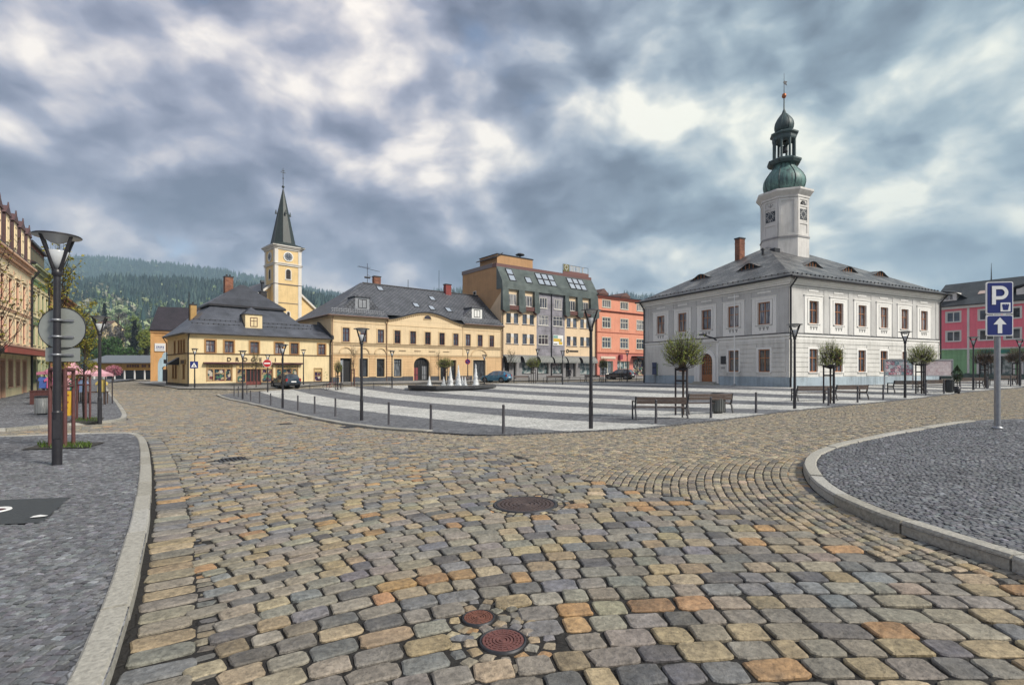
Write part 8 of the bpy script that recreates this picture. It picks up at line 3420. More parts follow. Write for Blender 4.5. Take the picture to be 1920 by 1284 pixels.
S1 = stall(76, 118, 698, 688, 748, 'dusky pink stall canopy at the left, behind the reddish wooden box', True)
S2 = stall(119, 158, 699, 676, 752, 'steep pink stall canopy in the middle of the row, behind the nearest lamp')
S3 = stall(152, 206, 701, 684, 757, 'wide pale pink stall canopy at the right end of the row')
gcol = [(.05, .10, .32), (.45, .10, .22), (.62, .60, .58), (.55, .30, .33), (.06, .20, .14), (.35, .06, .08), (.20, .28, .45), (.60, .45, .12)]
gname = ['navy', 'crimson', 'white', 'rose', 'dark green', 'dark red', 'pale blue', 'ochre']
gi = 0
for (rt, w, ze), nm in ((S1, 'left'), (S2, 'middle'), (S3, 'right')):
 for x in (-.28, .05, .34) if nm != 'right' else (-.34, 0.30):
  m = MB()
  h = .75
  z1 = 1.50
  m.add([(-.20, -.03, z1 - h), (.20, -.03, z1 - h), (.17, -.05, z1 - .25), (.30, -.02, z1 - .35), (.34, 0, z1 - .22), (.12, -.02, z1), (-.12, -.02, z1), (-.34, 0, z1 - .22), (-.30, -.02, z1 - .35), (-.17, -.05, z1 - .25)],
    [(0, 1, 2, 9), (2, 3, 4, 5), (9, 2, 5, 6), (9, 6, 7, 8)], 0)
  m.add([(p[0], .05, p[2]) for p in [(-.20, 0, z1 - h), (.20, 0, z1 - h), (.17, 0, z1 - .25), (.30, 0, z1 - .35), (.34, 0, z1 - .22), (.12, 0, z1), (-.12, 0, z1), (-.34, 0, z1 - .22), (-.30, 0, z1 - .35), (-.17, 0, z1 - .25)]],
    [(9, 2, 1, 0), (5, 4, 3, 2), (6, 5, 2, 9), (8, 7, 6, 9)], 0)
  for i in range(10):
   a_, b_ = i, (i + 1) % 10
   m.f.append([a_, b_, 10 + b_, 10 + a_][::-1]); m.m.append(0); m.sm.append(False)
  m.tube((0, 0, z1), (0, 0, ze - .02), .008, .008, 4, 0)
  o = m.build('garment', plain('cloth', gcol[gi], .85, 0, .15, 9), None, None, 0, '%s shirt hanging under the %s pink canopy' % (gname[gi], nm), 'garment', 'clothes hung for sale under the pink canopies')
  loc = rt.matrix_basis @ Vector((x * w, -w * .33, 0))
  o.location = loc
  o.rotation_euler = (0, 0, rt.rotation_euler.z + R(random.uniform(-25, 25)))
  gi += 1

# yellow folding board, reddish box
g = gp(123, 779, .1)
k = px_scale(g.y)
root = empty('folding_board', (g.x, g.y, g.z + .1), R(18), 'yellow folding advertising board behind the stakes of the left tree', 'sign board')
yb = plain('board_yellow', (.62, .36, .025), .5, 0, .12, 5)
for s_ in (-1, 1):
 m = MB()
 w, h = 20 * k, 46 * k
 m.add([(-w / 2, s_ * .22, -.02), (w / 2, s_ * .22, -.02), (w / 2, s_ * .03, h), (-w / 2, s_ * .03, h), (-w / 2, s_ * .19, -.02), (w / 2, s_ * .19, -.02), (w / 2, 0, h), (-w / 2, 0, h)],
   [(0, 1, 2, 3), (7, 6, 5, 4), (0, 3, 7, 4), (1, 5, 6, 2), (3, 2, 6, 7), (0, 4, 5, 1)])
 po = m.build('panel', yb, root)
 if s_ < 0:
  q = MB()
  for i, (a, b, z) in enumerate(((-.3, .32, .80), (-.34, .1, .66), (-.2, .34, .52), (-.34, .3, .30), (-.3, .0, .18))):
   yy = -.22 + .19 * z
   q.add([(a * w, yy - .006, h * z), (b * w, yy - .006, h * z), (b * w, yy - .006 + .19 * .05, h * (z + .06)), (a * w, yy - .006 + .19 * .05, h * (z + .06))], [(0, 1, 2, 3)])
  q.build('print', plain('board_print', (.28, .05, .015), .6), po)
g = gp(79, 758, .1)
k = px_scale(g.y)
root = empty('planter_box', (g.x, g.y, g.z + .1), R(14), 'reddish slatted wooden box left of the nearest lamp', 'planter')
m = MB()
w, h = 30 * k, 25 * k
for i in range(12):
 x = -w / 2 + i * w / 12
 m.box((x, -.25, .02), (x + w / 12 - .015, -.22, h))
 m.box((x, .22, .02), (x + w / 12 - .015, .25, h))
m.box((-w / 2, -.222, .1), (w / 2, -.215, .2))
m.box((-w / 2, .215, .1), (w / 2, .222, .2))
m.box((-.02, -.22, .1), (.02, .22, .14))
m.build('slats', M['stake'], root)
m = MB()
m.box((-w / 2, -.215, .0), (w / 2, .215, h - .08))
m.build('liner', M['stake_dark'], root)
m = MB()
m.box((-w / 2 - .03, -.28, h), (w / 2 + .03, -.20, h + .04)); m.box((-w / 2 - .03, .20, h), (w / 2 + .03, .28, h + .04))
m.box((-w / 2 - .03, -.2, h), (-w / 2 + .05, .2, h + .04)); m.box((w / 2 - .05, -.2, h), (w / 2 + .03, .2, h + .04))
m.build('rim', M['stake'], root)


# ------------------------------------------------------------------ cycle rack with a bicycle
def rack(px, py, L, ang, label):
 g = gp(px, py, .05)
 root = empty('cycle_rack', (g.x, g.y, g.z + .05), ang, label, 'cycle rack', 'low rail racks on the far edge of the square')
 r = MB()
 r.tube((-L / 2, 0, .62), (L / 2, 0, .62), .025, .025, 6)
 r.build('rail', M['iron'], root)
 n = max(2, int(L / 1.4))
 for i in range(n + 1):
  x = -L / 2 + L * i / n
  r = MB()
  r.tube((x, 0, -.1), (x, 0, .62), .025, .025, 6)
  r.build('post', M['iron'], root)


_sd = math.atan2(-.664, .748) * 0 + math.atan2(.664, .748) - math.pi / 2 + math.pi / 2
rack(612, 731, 3.2, R(8), 'low rail rack left of the small ball tree before the long yellow house')
rack(685, 729, 5.0, R(8), 'long low rail rack right of the small ball tree before the long yellow house')
rack(1065, 717.5, 6.0, R(6), 'low rail rack before the right wing of the office block')
rack(1215, 714, 3.0, R(6), 'short low rail rack by the left corner of the town hall')

g = gp(622, 731, .05)
root = empty('bicycle', (g.x, g.y, g.z + .05), R(20), 'dark bicycle leaning in the rack before the long yellow house', 'bicycle')
for x in (-.52, .52):
 m = MB()
 n = 24
 for i in range(n):
  a, b = 2 * math.pi * i / n, 2 * math.pi * (i + 1) / n
  m.tube((.32 * math.cos(a), 0, .32 * math.sin(a)), (.32 * math.cos(b), 0, .32 * math.sin(b)), .02, .02, 6, 0, False)
 for i in range(8):
  a = math.pi * i / 8
  m.tube((.31 * math.cos(a), 0, .31 * math.sin(a)), (-.31 * math.cos(a), 0, -.31 * math.sin(a)), .003, .003, 3, 1, False)
 m.build('wheel', [M['rubber'], M['galv']], root, (x, 0, .34))
m = MB()
fm = plain('bike_red', (.20, .03, .04), .4)
for a, b in (((-.52, 0, .34), (-.05, 0, .30)), ((-.05, 0, .30), (-.18, 0, .80)), ((-.05, 0, .30), (.38, 0, .78)), ((-.16, 0, .74), (.38, 0, .78)), ((-.52, 0, .34), (-.16, 0, .74)), ((.38, 0, .85), (.52, 0, .34))):
 m.tube(a, b, .018, .018, 6)
m.build('frame', fm, root)
m = MB()
m.tube((.36, -.25, .95), (.36, .25, .95), .014, .014, 6)
m.tube((.36, 0, .95), (.38, 0, .84), .014, .014, 6)
m.build('handlebar', M['iron'], root)
m = MB()
m.box((-.30, -.07, .82), (-.06, .07, .87))
m.tube((-.18, 0, .78), (-.18, 0, .83), .014, .014, 6)
m.build('saddle', M['rubber'], root)


# ------------------------------------------------------------------ one passer-by in the office doorway
def person():
 g = gp(1068, 711.5, .0)
 me = bpy.data.meshes.new('person')
 J = [((0, 0, .95), .15), ((0, 0, 1.2), .15), ((0, 0, 1.42), .17), ((0, 0, 1.53), .06), ((0, -.01, 1.60), .085), ((0, -.01, 1.70), .095), ((0, 0, 1.77), .05),
   ((.10, 0, .88), .10), ((.12, -.12, .50), .065), ((.12, -.05, .09), .05), ((.12, -.17, .04), .04),
   ((-.10, 0, .88), .10), ((-.12, .06, .50), .065), ((-.12, .22, .10), .05), ((-.12, .12, .04), .04),
   ((.22, 0, 1.40), .07), ((.27, .04, 1.14), .055), ((.26, -.06, .90), .042), ((-.22, 0, 1.40), .07), ((-.27, -.02, 1.14), .055), ((-.26, -.12, .92), .042)]
 Ed = [(0, 1), (1, 2), (2, 3), (3, 4), (4, 5), (5, 6), (0, 7), (7, 8), (8, 9), (9, 10), (0, 11), (11, 12), (12, 13), (13, 14), (2, 15), (15, 16), (16, 17), (2, 18), (18, 19), (19, 20)]
 me.from_pydata([j[0] for j in J], Ed, [])
 o = link('person', me, None, (g.x, g.y, g.z), R(150), 'passer-by in dark clothes walking before the doorway in the right wing of the office block', 'person')
 md = o.modifiers.new('skin', 'SKIN')
 for v, (p, r) in zip(me.skin_vertices[0].data, J):
  v.radius = (r, r * .8)
 me.skin_vertices[0].data[0].use_root = True
 o.modifiers.new('sub', 'SUBSURF').render_levels = 2
 m, N, bs = _new('person_skin_and_clothes')
 tc = N.node('ShaderNodeTexCoord').outputs['Object']
 sp = N.node('ShaderNodeSeparateXYZ')
 N.l.new(tc, sp.inputs[0])
 c = N.ramp(N.math('DIVIDE', sp.outputs[2], 2.0), [(0, (.015, .013, .012)), (.045, (.025, .027, .04)), (.46, (.03, .028, .035)), (.77, (.42, .26, .19))], 'CONSTANT')
 N.put(bs.inputs['Base Color'], c)
 bs.inputs['Roughness'].default_value = .8
 me.materials.append(m)
 h = MB()
 h.lathe([(.0, 1.80), (.06, 1.785), (.095, 1.73), (.100, 1.67), (.085, 1.62)], 12, 0, True, (0, .012))
 h.build('hair', plain('hair', (.03, .02, .015), .8), o)
 c = MB()
 c.lathe([(.19, .62), (.185, .9), (.165, 1.1), (.19, 1.35), (.17, 1.46), (.09, 1.52)], 14, 0, True, fn=lambda p: (p[0] * 1.12, p[1] * .78, p[2]))
 c.build('coat', plain('coat', (.022, .02, .026), .85, 0, .2, 12), o)


person()

# ================================================================== TREES
M['leaf'] = tinted('leaf', .55, 30, .2, 0, .3, trans=.35)
M['needle'] = tinted('needle', .7, 3, .25, 0, .2)


def leaf_quads(P, size, N=None, seed=0, aspect=.6):
 """many little leaf faces, random turned; P (n,3)"""
 rg = np.random.default_rng(seed)
 n = len(P)
 a = rg.normal(0, 1, (n, 3))
 a /= np.linalg.norm(a, axis=1)[:, None]
 b = rg.normal(0, 1, (n, 3))
 b -= (a * b).sum(1)[:, None] * a
 b /= np.linalg.norm(b, axis=1)[:, None]
 s = size * rg.uniform(.6, 1.3, n)[:, None]
 V = np.stack([P - a * s * .5, P + b * s * aspect * .5, P + a * s * .5, P - b * s * aspect * .5], 1).reshape(-1, 3)
 F = np.arange(n * 4).reshape(-1, 4)
 return V, F


def twig_prisms(A, B, r0, r1):
 """thin three sided twigs between arrays of points"""
 d = B - A
 d = d / np.maximum(np.linalg.norm(d, axis=1), 1e-6)[:, None]
 ref = np.where(np.abs(d[:, 2:3]) > .9, np.array([[1., 0, 0]]), np.array([[0, 0, 1.]]))
 u = np.cross(d, ref)
 u /= np.linalg.norm(u, axis=1)[:, None]
 w = np.cross(d, u)
 V = []
 for P, r in ((A, r0), (B, r1)):
  for k in range(3):
   t = 2 * math.pi * k / 3
   V.append(P + (u * math.cos(t) + w * math.sin(t)) * np.asarray(r).reshape(-1, 1))
 V = np.stack(V, 1).reshape(-1, 3)
 n = len(A)
 q = np.array([(0, 1, 4, 3), (1, 2, 5, 4), (2, 0, 3, 5)])
 F = (np.arange(n) * 6)[:, None, None] + q[None]
 return V, F.reshape(-1, 4)


def crown_mesh(name, branches, leaves, lcol, twcol, lsize, seed, parent):
 """branches: list of (A,B,r0,r1); leaves: points"""
 Vs, Fs, Cs, off = [], [], [], 0
 rg = np.random.default_rng(seed)
 for A, B, r0, r1 in branches:
  V, F = twig_prisms(A, B, r0, r1)
  Vs.append(V); Fs.append(F + off); off += len(V)
  Cs.append(np.repeat(np.array([twcol]), len(V), 0) * rg.uniform(.7, 1.3, (len(V), 1)))
 if len(leaves):
  V, F = leaf_quads(leaves, lsize, seed=seed)
  c = np.array(lcol)[rg.integers(0, len(lcol), len(leaves))] * rg.uniform(.7, 1.3, (len(leaves), 1))
  Vs.append(V); Fs.append(F + off)
  Cs.append(np.repeat(c, 4, 0))
 return np_mesh(name, np.concatenate(Vs), [np.concatenate(Fs)], M['leaf'], cols=np.concatenate(Cs), parent=parent)


def ball_tree(seed, leafn=2600, lcol=((.25, .33, .07), (.35, .38, .09), (.20, .28, .06), (.42, .42, .12)), twigs=620):
 """pollarded ball tree, unit: crown half width .86, top 3.57"""
 rg = np.random.default_rng(seed)
 root = empty('ball_tree')
 t = MB()
 t.tube((0, 0, -.1), (0, 0, 1.0), .050, .043, 10)
 t.tube((0, 0, 1.0), (.01, 0, 1.95), .043, .055, 10)
 t.build('trunk', M['bark'], root)
 br = []
 base = np.array([.01, 0, 1.92])
 cen = np.array([0, 0, 2.72])
 rad = np.array([.86, .86, .84]) * (1 + .06 * np.sin(seed * np.array([1., 2.3, 3.1])))
 # limbs
 n = 26
 d = rg.normal(0, 1, (n, 3)); d[:, 2] = np.abs(d[:, 2]) * 1.0 + .25
 d /= np.linalg.norm(d, axis=1)[:, None]
 mid = base + d * rg.uniform(.35, .55, n)[:, None]
 br.append((np.repeat(base[None], n, 0), mid, .022, .014))
 # twigs spray from the limb ends to an uneven outline
 k = rg.integers(0, n, twigs)
 tgt = rg.normal(0, 1, (twigs, 3))
 tgt /= np.linalg.norm(tgt, axis=1)[:, None]
 tgt[:, 2] = np.maximum(tgt[:, 2], -.62)
 lump = 1 + .20 * np.sin(tgt[:, 0] * 5 + seed) * np.sin(tgt[:, 1] * 6 + tgt[:, 2] * 4) + .08 * np.sin(tgt[:, 2] * 9 + tgt[:, 0] * 7)
 end = cen + tgt * rad * (rg.uniform(.72, 1.07, twigs) * lump)[:, None]
 # choose the limb best aligned
 dd = end - base
 dd /= np.linalg.norm(dd, axis=1)[:, None]
 k = np.argmax(dd @ d.T + rg.normal(0, .08, (twigs, n)), 1)
 st = mid[k] + (end - mid[k]) * rg.uniform(0, .35, twigs)[:, None]
 m2 = st + (end - st) * .55 + rg.normal(0, .035, (twigs, 3))
 br.append((st, m2, .007, .005))
 br.append((m2, end, .005, .0025))
 i = rg.integers(0, twigs, leafn)
 s = rg.uniform(.15, 1.02, leafn)[:, None]
 P = m2[i] + (end[i] - m2[i]) * s + rg.normal(0, .035, (leafn, 3))
 crown_mesh('crown', br, P, lcol, (.085, .066, .048), .058, seed, root)
 return root


def tree_guard(n=3, mat=None, h=1.55, r=.30, top=.10, name='tree_guard'):
 root = empty(name)
 P = []
 for k in range(n):
  a = 2 * math.pi * k / n + .5
  P.append((r * math.cos(a), r * math.sin(a)))
 for x, y in P:
  m = MB()
  m.tube((x, y, -.15), (x, y, h), .040, .038, 8)
  m.build('stake', mat, root)
 for zz_, th in ((h - .04, .05), (h - .42, .03)):
  for k in range(n):
   a, b = P[k], P[(k + 1) % n]
   m = MB()
   m.tube((a[0], a[1], zz_), (b[0], b[1], zz_), th, th, 6)
   m.build('crossbar', mat, root)
 return root


protos = [ball_tree(3), ball_tree(5, 1900), ball_tree(9, 700, ((.24, .12, .05), (.18, .14, .05), (.26, .10, .06)), 700)]
grd = tree_guard(3, M['stake_dark'])
BT = [  # px, base, top, half width, prototype, stake top py, label, guard label
 (1281, 778, 619, 39, 0, 690, 'largest ball tree, thick green pollarded crown before the town hall door', 'dark stakes round the trunk of the largest ball tree'),
 (1557, 756, 636, 26, 1, 684, 'middle ball tree with sparse yellowish crown before the right face of the town hall', 'dark stakes round the trunk of the middle ball tree'),
 (1728, 738, 641, 24, 0, 682, 'right ball tree with yellow green crown between the two notice boards', 'dark stakes round the trunk of the right ball tree'),
 (1846, 727, 650, 19, 2, 681, 'reddish sparse ball tree before the shop window of the pink house', 'dark stakes round the reddish sparse ball tree'),
 (1907, 722, 648, 18, 2, 680, 'reddish ball tree at the right edge, right of the parking sign post', 'dark stakes round the reddish tree at the right edge'),
 (835, 718, 668, 15, 0, 690, 'dense green ball tree right of the arched gateway, behind the fountain', 'dark stakes round the ball tree behind the fountain'),
 (1000, 719, 667, 13, 0, 692, 'small far ball tree before the shop windows of the office block', 'dark stakes round the small ball tree before the office block'),
 (1131, 717, 670, 11, 1, 692, 'small far ball tree before the salmon house', 'dark stakes round the small ball tree before the salmon house'),
 (634, 731, 674, 8.5, 1, 695, 'small thin ball tree before the open doorway of the long yellow house', 'dark stakes round the thin ball tree before the long yellow house')]
used = set()
for i, (px, by, ty, hw, pr, st, lb, glb) in enumerate(BT):
 g = gp(px, by, .05)
 k = px_scale(g.y)
 o = protos[pr] if pr not in used else copy_tree(protos[pr])
 used.add(pr)
 o.location = (g.x, g.y, g.z + .05)
 o.scale = (hw * k / .86,) * 2 + ((by - ty) * k / 3.57,)
 o.rotation_euler = (0, 0, random.uniform(0, 6.28))
 setp(o, lb, 'tree', 'pollarded ball trees round the square')
 q = grd if i == 0 else copy_tree(grd)
 q.location = (g.x, g.y, g.z + .05)
 q.scale = (1, 1, (by - st) * k / 1.55)
 q.rotation_euler = (0, 0, .5 + math.atan2(-g.x, g.y) + .1 * i)
 setp(q, glb, 'tree stakes', 'stakes round the young trees')


def column_tree(H, w, seed, leafn, lcol, z0=1.4, name='column_tree', lsize=.07, nb=60):
 rg = np.random.default_rng(seed)
 root = empty(name)
 t = MB()
 pts_ = [(0, 0, -.1)]
 for i in range(1, 7):
  pts_.append((rg.normal(0, .02), rg.normal(0, .02), H * .93 * i / 6))
 for i, (a, b) in enumerate(zip(pts_[:-1], pts_[1:])):
  t.tube(a, b, .045 * (1 - i / 6.5), .045 * (1 - (i + 1) / 6.5), 8)
 t.build('trunk', M['bark'], root)
 z = rg.uniform(z0, H * .86, nb)
 az = rg.uniform(0, 6.28, nb)
 ln = w * (1.0 - .75 * ((z - z0) / (H - z0)) ** 1.5) * rg.uniform(.6, 1.15, nb)
 A = np.stack([np.zeros(nb), np.zeros(nb), z], 1)
 B = A + np.stack([np.cos(az) * ln, np.sin(az) * ln, ln * rg.uniform(.9, 2.2, nb)], 1)
 Mi = A + (B - A) * .5 + np.stack([np.cos(az) * ln * .12, np.sin(az) * ln * .12, -ln * .15], 1)
 br = [(A, Mi, .012, .007), (Mi, B, .007, .003)]
 k = rg.integers(0, nb, nb * 5)
 s = rg.uniform(.2, 1, nb * 5)[:, None]
 A2 = Mi[k] + (B[k] - Mi[k]) * s
 B2 = A2 + rg.normal(0, .12, (nb * 5, 3)) + np.array([0, 0, .12])
 br.append((A2, B2, .004, .002))
 i = rg.integers(0, nb * 5, leafn)
 P = A2[i] + (B2[i] - A2[i]) * rg.uniform(.2, 1.1, leafn)[:, None] + rg.normal(0, .04, (leafn, 3))
 crown_mesh('crown', br, P if leafn else np.zeros((0, 3)), lcol, (.055, .042, .035), lsize, seed, root)
 return root


YG = ((.26, .24, .03), (.32, .28, .04), (.20, .20, .035), (.36, .30, .06))
BARE = ((.12, .08, .05),)
CT = [(118, 836, 415, .42, 21, 900, YG, 'tall thin tree with few leaves rising behind the nearest lamp', .10, .02),
  (158, 786, 560, .62, 22, 3400, YG, 'column tree with dense yellow green leaves above the pink stalls', .10, .03),
  (-34, 842, 455, .9, 23, 500, ((.30, .26, .05), (.10, .07, .04)), 'bare branched tree reaching in at the left edge of the view', .10, 0),
  (663, 722, 641, .55, 24, 120, BARE, 'bare upright young tree before the windows of the long yellow house', .05, 0),
  (822, 714, 652, .5, 25, 90, BARE, 'bare slim young tree right of the arched gateway', .05, 0),
  (958, 713, 655, .9, 26, 700, ((.06, .08, .03), (.10, .10, .05)), 'thin dark young tree before the left doorway of the office block', .05, 0),
  (480, 727, 660, .5, 27, 400, ((.20, .20, .05), (.26, .24, .06)), 'thin pale green young tree before the middle DROGERIE shop front', .05, 0)]
for px, by, ty, w, sd_, ln, lc, lb, lf, _ in CT:
 g = gp(px, by, lf)
 k = px_scale(g.y)
 o = column_tree((by - ty) * k, w, sd_, ln, lc, name='young_tree')
 o.location = (g.x, g.y, g.z + lf - .03)
 setp(o, lb, 'tree')
for px, by, st, mt, lb in ((118, 836, 690, M['stake'], 'reddish stakes round the thin tree behind the nearest lamp'), (158, 786, 702, M['stake'], 'reddish stakes below the yellow green column tree'), (663, 722, 692, M['stake'], 'reddish stakes round the bare tree before the long yellow house')):
 g = gp(px, by, .1)
 k = px_scale(g.y)
 q = tree_guard(3, mt, (by - st) * k, .20 if px > 500 else .24)
 q.location = (g.x, g.y, g.z + .1)
 q.rotation_euler = (0, 0, .9)
 setp(q, lb, 'tree stakes', 'stakes round the young trees')

# weeds in the tree pits
pit_m = plain('pit_soil', (.035, .032, .028), .9, 0, .4, 18, .5)
for q in (((38, 842), (90, 829), (198, 828), (165, 838)), ((120, 793), (140, 782), (196, 782), (190, 790))):
 slab('tree_pit', [gp(x, y, LIFT).xy for x, y in q], LIFT - .004, pit_m, .5)
gv, gc = [], []
rg = np.random.default_rng(4)
for (x0, x1), (y0, y1), n in (((70, 170), (830, 839), 700), ((135, 190), (783, 790), 500)):
 for _ in range(n // 2):
  g = gp(rg.uniform(x0, x1), rg.uniform(y0, y1), LIFT)
  h = rg.uniform(.03, .13)
  a = rg.uniform(0, 6.28)
  dx, dy = math.cos(a) * .012, math.sin(a) * .012
  lx, ly = rg.normal(0, .04), rg.normal(0, .04)
  z = g.z + LIFT - .01
  gv += [(g.x - dx, g.y - dy, z), (g.x + dx, g.y + dy, z), (g.x + lx, g.y + ly, z + h)]
  gc += [np.array((.10, .16, .03)) * rg.uniform(.6, 1.4)] * 3
np_mesh('grass', np.array(gv), [np.arange(len(gv)).reshape(-1, 3)], M['leaf'], cols=np.array(gc), kind='stuff', label='weeds and grass growing in the tree pits of the left pavement', cat='grass')


# potted dark shrub by the pink house
def shrub(px, by, ty, hw, label, name='potted_shrub'):
 g = gp(px, by, .05)
 k = px_scale(g.y)
 root = empty(name, (g.x, g.y + .25, g.z + .05), 0, label, 'shrub')
 H = (by - ty) * k
 p = MB()
 p.lathe([(.0, -.05), (.14, -.05), (.19, H * .24), (.17, H * .24), (.16, H * .2), (0, H * .2)], 14)
 p.build('pot', M['iron'], root)
 t = MB()
 t.tube((0, 0, H * .2), (0, 0, H * .62), .03, .03, 6)
 t.build('trunk', M['bark'], root)
 rg = np.random.default_rng(8)
 n = 1500
 d = rg.normal(0, 1, (n, 3))
 d /= np.linalg.norm(d, axis=1)[:, None]
 rr = rg.uniform(.5, 1.05, n)
 P = np.array([0, 0, H * .68]) + d * np.array([hw * k, hw * k, H * .32]) * rr[:, None]
 P[:, :2] *= np.clip((H * 1.05 - P[:, 2:3]) / (H * .35), 0, 1)
 crown_mesh('crown', [(P[:40] * .2 + np.array([0, 0, H * .45]), P[:40], .008, .003)], P, ((.03, .05, .025), (.05, .07, .03)), (.03, .025, .02), .06, 8, root)


shrub(1801, 737, 684, 9, 'dark pointed shrub in a pot before the green ground floor')
shrub(1400, 722, 703, 14, 'low dark shrub in a tub at the foot of the town hall wall', 'potted_shrub')

# folding rack at the town hall wall
g = gp(1430, 722, .05)
root = empty('bike_stand', (g.x, g.y, g.z + .05), R(-26), 'empty dark wire stand leaning before the town hall wall', 'bike stand')
m = MB()
m.path([(-.5, 0, 0), (-.62, .25, .72), (.5, .25, .72), (.62, 0, 0)], .028, 6)
m.build('hoop', M['iron'], root)
for i in range(5):
 m = MB()
 x = -.4 + i * .2
 m.path([(x, 0, .02), (x + .10, .1, .26), (x + .16, -.1, .02)], .016, 5)
 m.build('bracket', M['iron'], root)
g = gp(1371, 719, .05)
o = make_bin(plain('bin_blue', (.12, .135, .17), .5))
o.location = (g.x, g.y, g.z + .05)
setp(o, 'blue grey bin beside the town hall flag pole, right of the door', 'litter bin', 'round slatted litter bins')


# ------------------------------------------------------------------ leafy trees beyond the street end
def leafy(px, by, ty, hw, Y, cols, label, kind='round', seed=0, n=2600, ls=.5):
 x = (px - CXP) / FPX * Y
 k = px_scale(Y)
 H = (by - ty) * k
 zb = HC + (HYP - by) * k
 rg = np.random.default_rng(seed + 50)
 root = empty('spruce_tree' if kind == 'spruce' else 'broadleaf_tree', (x, Y, zb), 0, label, 'tree', 'trees beyond the end of the left street')
 t = MB()
 t.tube((0, 0, -1.5), (0, 0, H * .9), H * .022, H * .006, 8)
 t.build('trunk', M['bark'], root)
 w = hw * k
 br = []
 if kind == 'spruce':
  m = 240
  z = H * (.08 + .9 * rg.uniform(0, 1, m) ** .9)
  az = rg.uniform(0, 6.28, m)
  ln = w * (1.02 - z / H) * rg.uniform(.75, 1.1, m) + .1
  A = np.stack([0 * z, 0 * z, z], 1)
  B = A + np.stack([np.cos(az) * ln, np.sin(az) * ln, -.35 * ln], 1)
  br.append((A, B, .06, .02))
  i = rg.integers(0, m, n)
  s = rg.uniform(.15, 1.03, n)[:, None]
  P = A[i] + (B[i] - A[i]) * s + rg.normal(0, .16, (n, 3)) * np.array([1, 1, .7])
 else:
  m = 22
  c = rg.normal(0, 1, (m, 3))
  c /= np.linalg.norm(c, axis=1)[:, None]
  c = c * np.array([w * .68, w * .68, H * .27]) + np.array([0, 0, H * .62])
  br.append((np.repeat([[0, 0, H * .3]], m, 0), c, H * .012, H * .004))
  i = rg.integers(0, m, n)
  d = rg.normal(0, 1, (n, 3))
  d /= np.linalg.norm(d, axis=1)[:, None]
  P = c[i] + d * (rg.uniform(.35, 1.0, n) ** .6)[:, None] * w * rg.uniform(.25, .42, m)[i][:, None]
  k2 = rg.integers(0, n, 500)
  br.append((c[i[k2]], P[k2], .05, .015))
 crown_mesh('crown', br, P, cols, (.06, .05, .045), ls, seed, root)


GREY = ((.17, .165, .17), (.22, .21, .21), (.14, .13, .13))
LG = ((.20, .28, .10), (.26, .33, .12), (.15, .22, .08))
MG = ((.06, .13, .035), (.09, .17, .05), (.045, .09, .03))
YGf = ((.22, .26, .05), (.30, .32, .07), (.16, .21, .04))
DKS = ((.022, .030, .032), (.035, .042, .045), (.016, .022, .024))
for a in ((222, 688, 578, 24, 190, GREY, 'grey bare crowned tree above the middle of the street end', 'round', 1, 2600, .5),
   (251, 690, 584, 15, 185, LG, 'pale fresh green tree behind the dark narrow spruce', 'round', 2, 2200, .5),
   (252, 694, 600, 13, 160, DKS, 'dark narrow spruce at the end of the street', 'spruce', 3, 3600, .55),
   (210, 698, 630, 30, 150, MG, 'broad mid green tree left of the dark narrow spruce', 'round', 4, 3200, .5),
   (274, 698, 612, 17, 140, YGf, 'yellow green tree against the orange street house', 'round', 5, 3000, .45),
   (186, 690, 636, 24, 165, MG, 'mid green tree behind the lamp by the pink stalls', 'round', 6, 2400, .5),
   (196, 660, 567, 12, 240, DKS, 'dark pine standing alone high above the street end', 'spruce', 7, 2600, .8),
   (140, 690, 590, 22, 150, YGf, 'yellow green tree behind the column tree at the left', 'round', 8, 2600, .5),
   (164, 690, 610, 26, 175, MG, 'green tree between the column tree and the lamp by the stalls', 'round', 9, 2400, .5),
   (238, 700, 650, 22, 138, MG, 'low bushy green tree over the roof of the far pavilion', 'round', 10, 2400, .42),
   (290, 690, 600, 18, 165, LG, 'fresh green tree behind the roof of the orange street house', 'round', 11, 2000, .5)):
 leafy(*a)

# pink blossoming tree at the end of the stalls
g = gp(213, 716, .0)
k = px_scale(g.y)
root = empty('blossom_tree', (g.x, g.y, g.z), 0, 'small tree full of pink blossom beyond the last pink stall', 'tree')
t = MB()
t.tube((0, 0, -.1), (0, 0, 1.4), .07, .05, 8)
t.build('trunk', M['bark'], root)
rg = np.random.default_rng(77)
n = 1500
d = rg.normal(0, 1, (n, 3))
d /= np.linalg.norm(d, axis=1)[:, None]
P = np.array([0, 0, 21 * k]) + d * np.array([14 * k, 14 * k, 11 * k]) * (rg.uniform(.3, 1, n) ** .5)[:, None]
crown_mesh('crown', [(np.repeat([[0, 0, 1.2]], 120, 0), P[:120], .02, .006)], P, ((.55, .20, .26), (.62, .30, .34), (.40, .12, .18)), (.05, .03, .03), .16, 5, root)

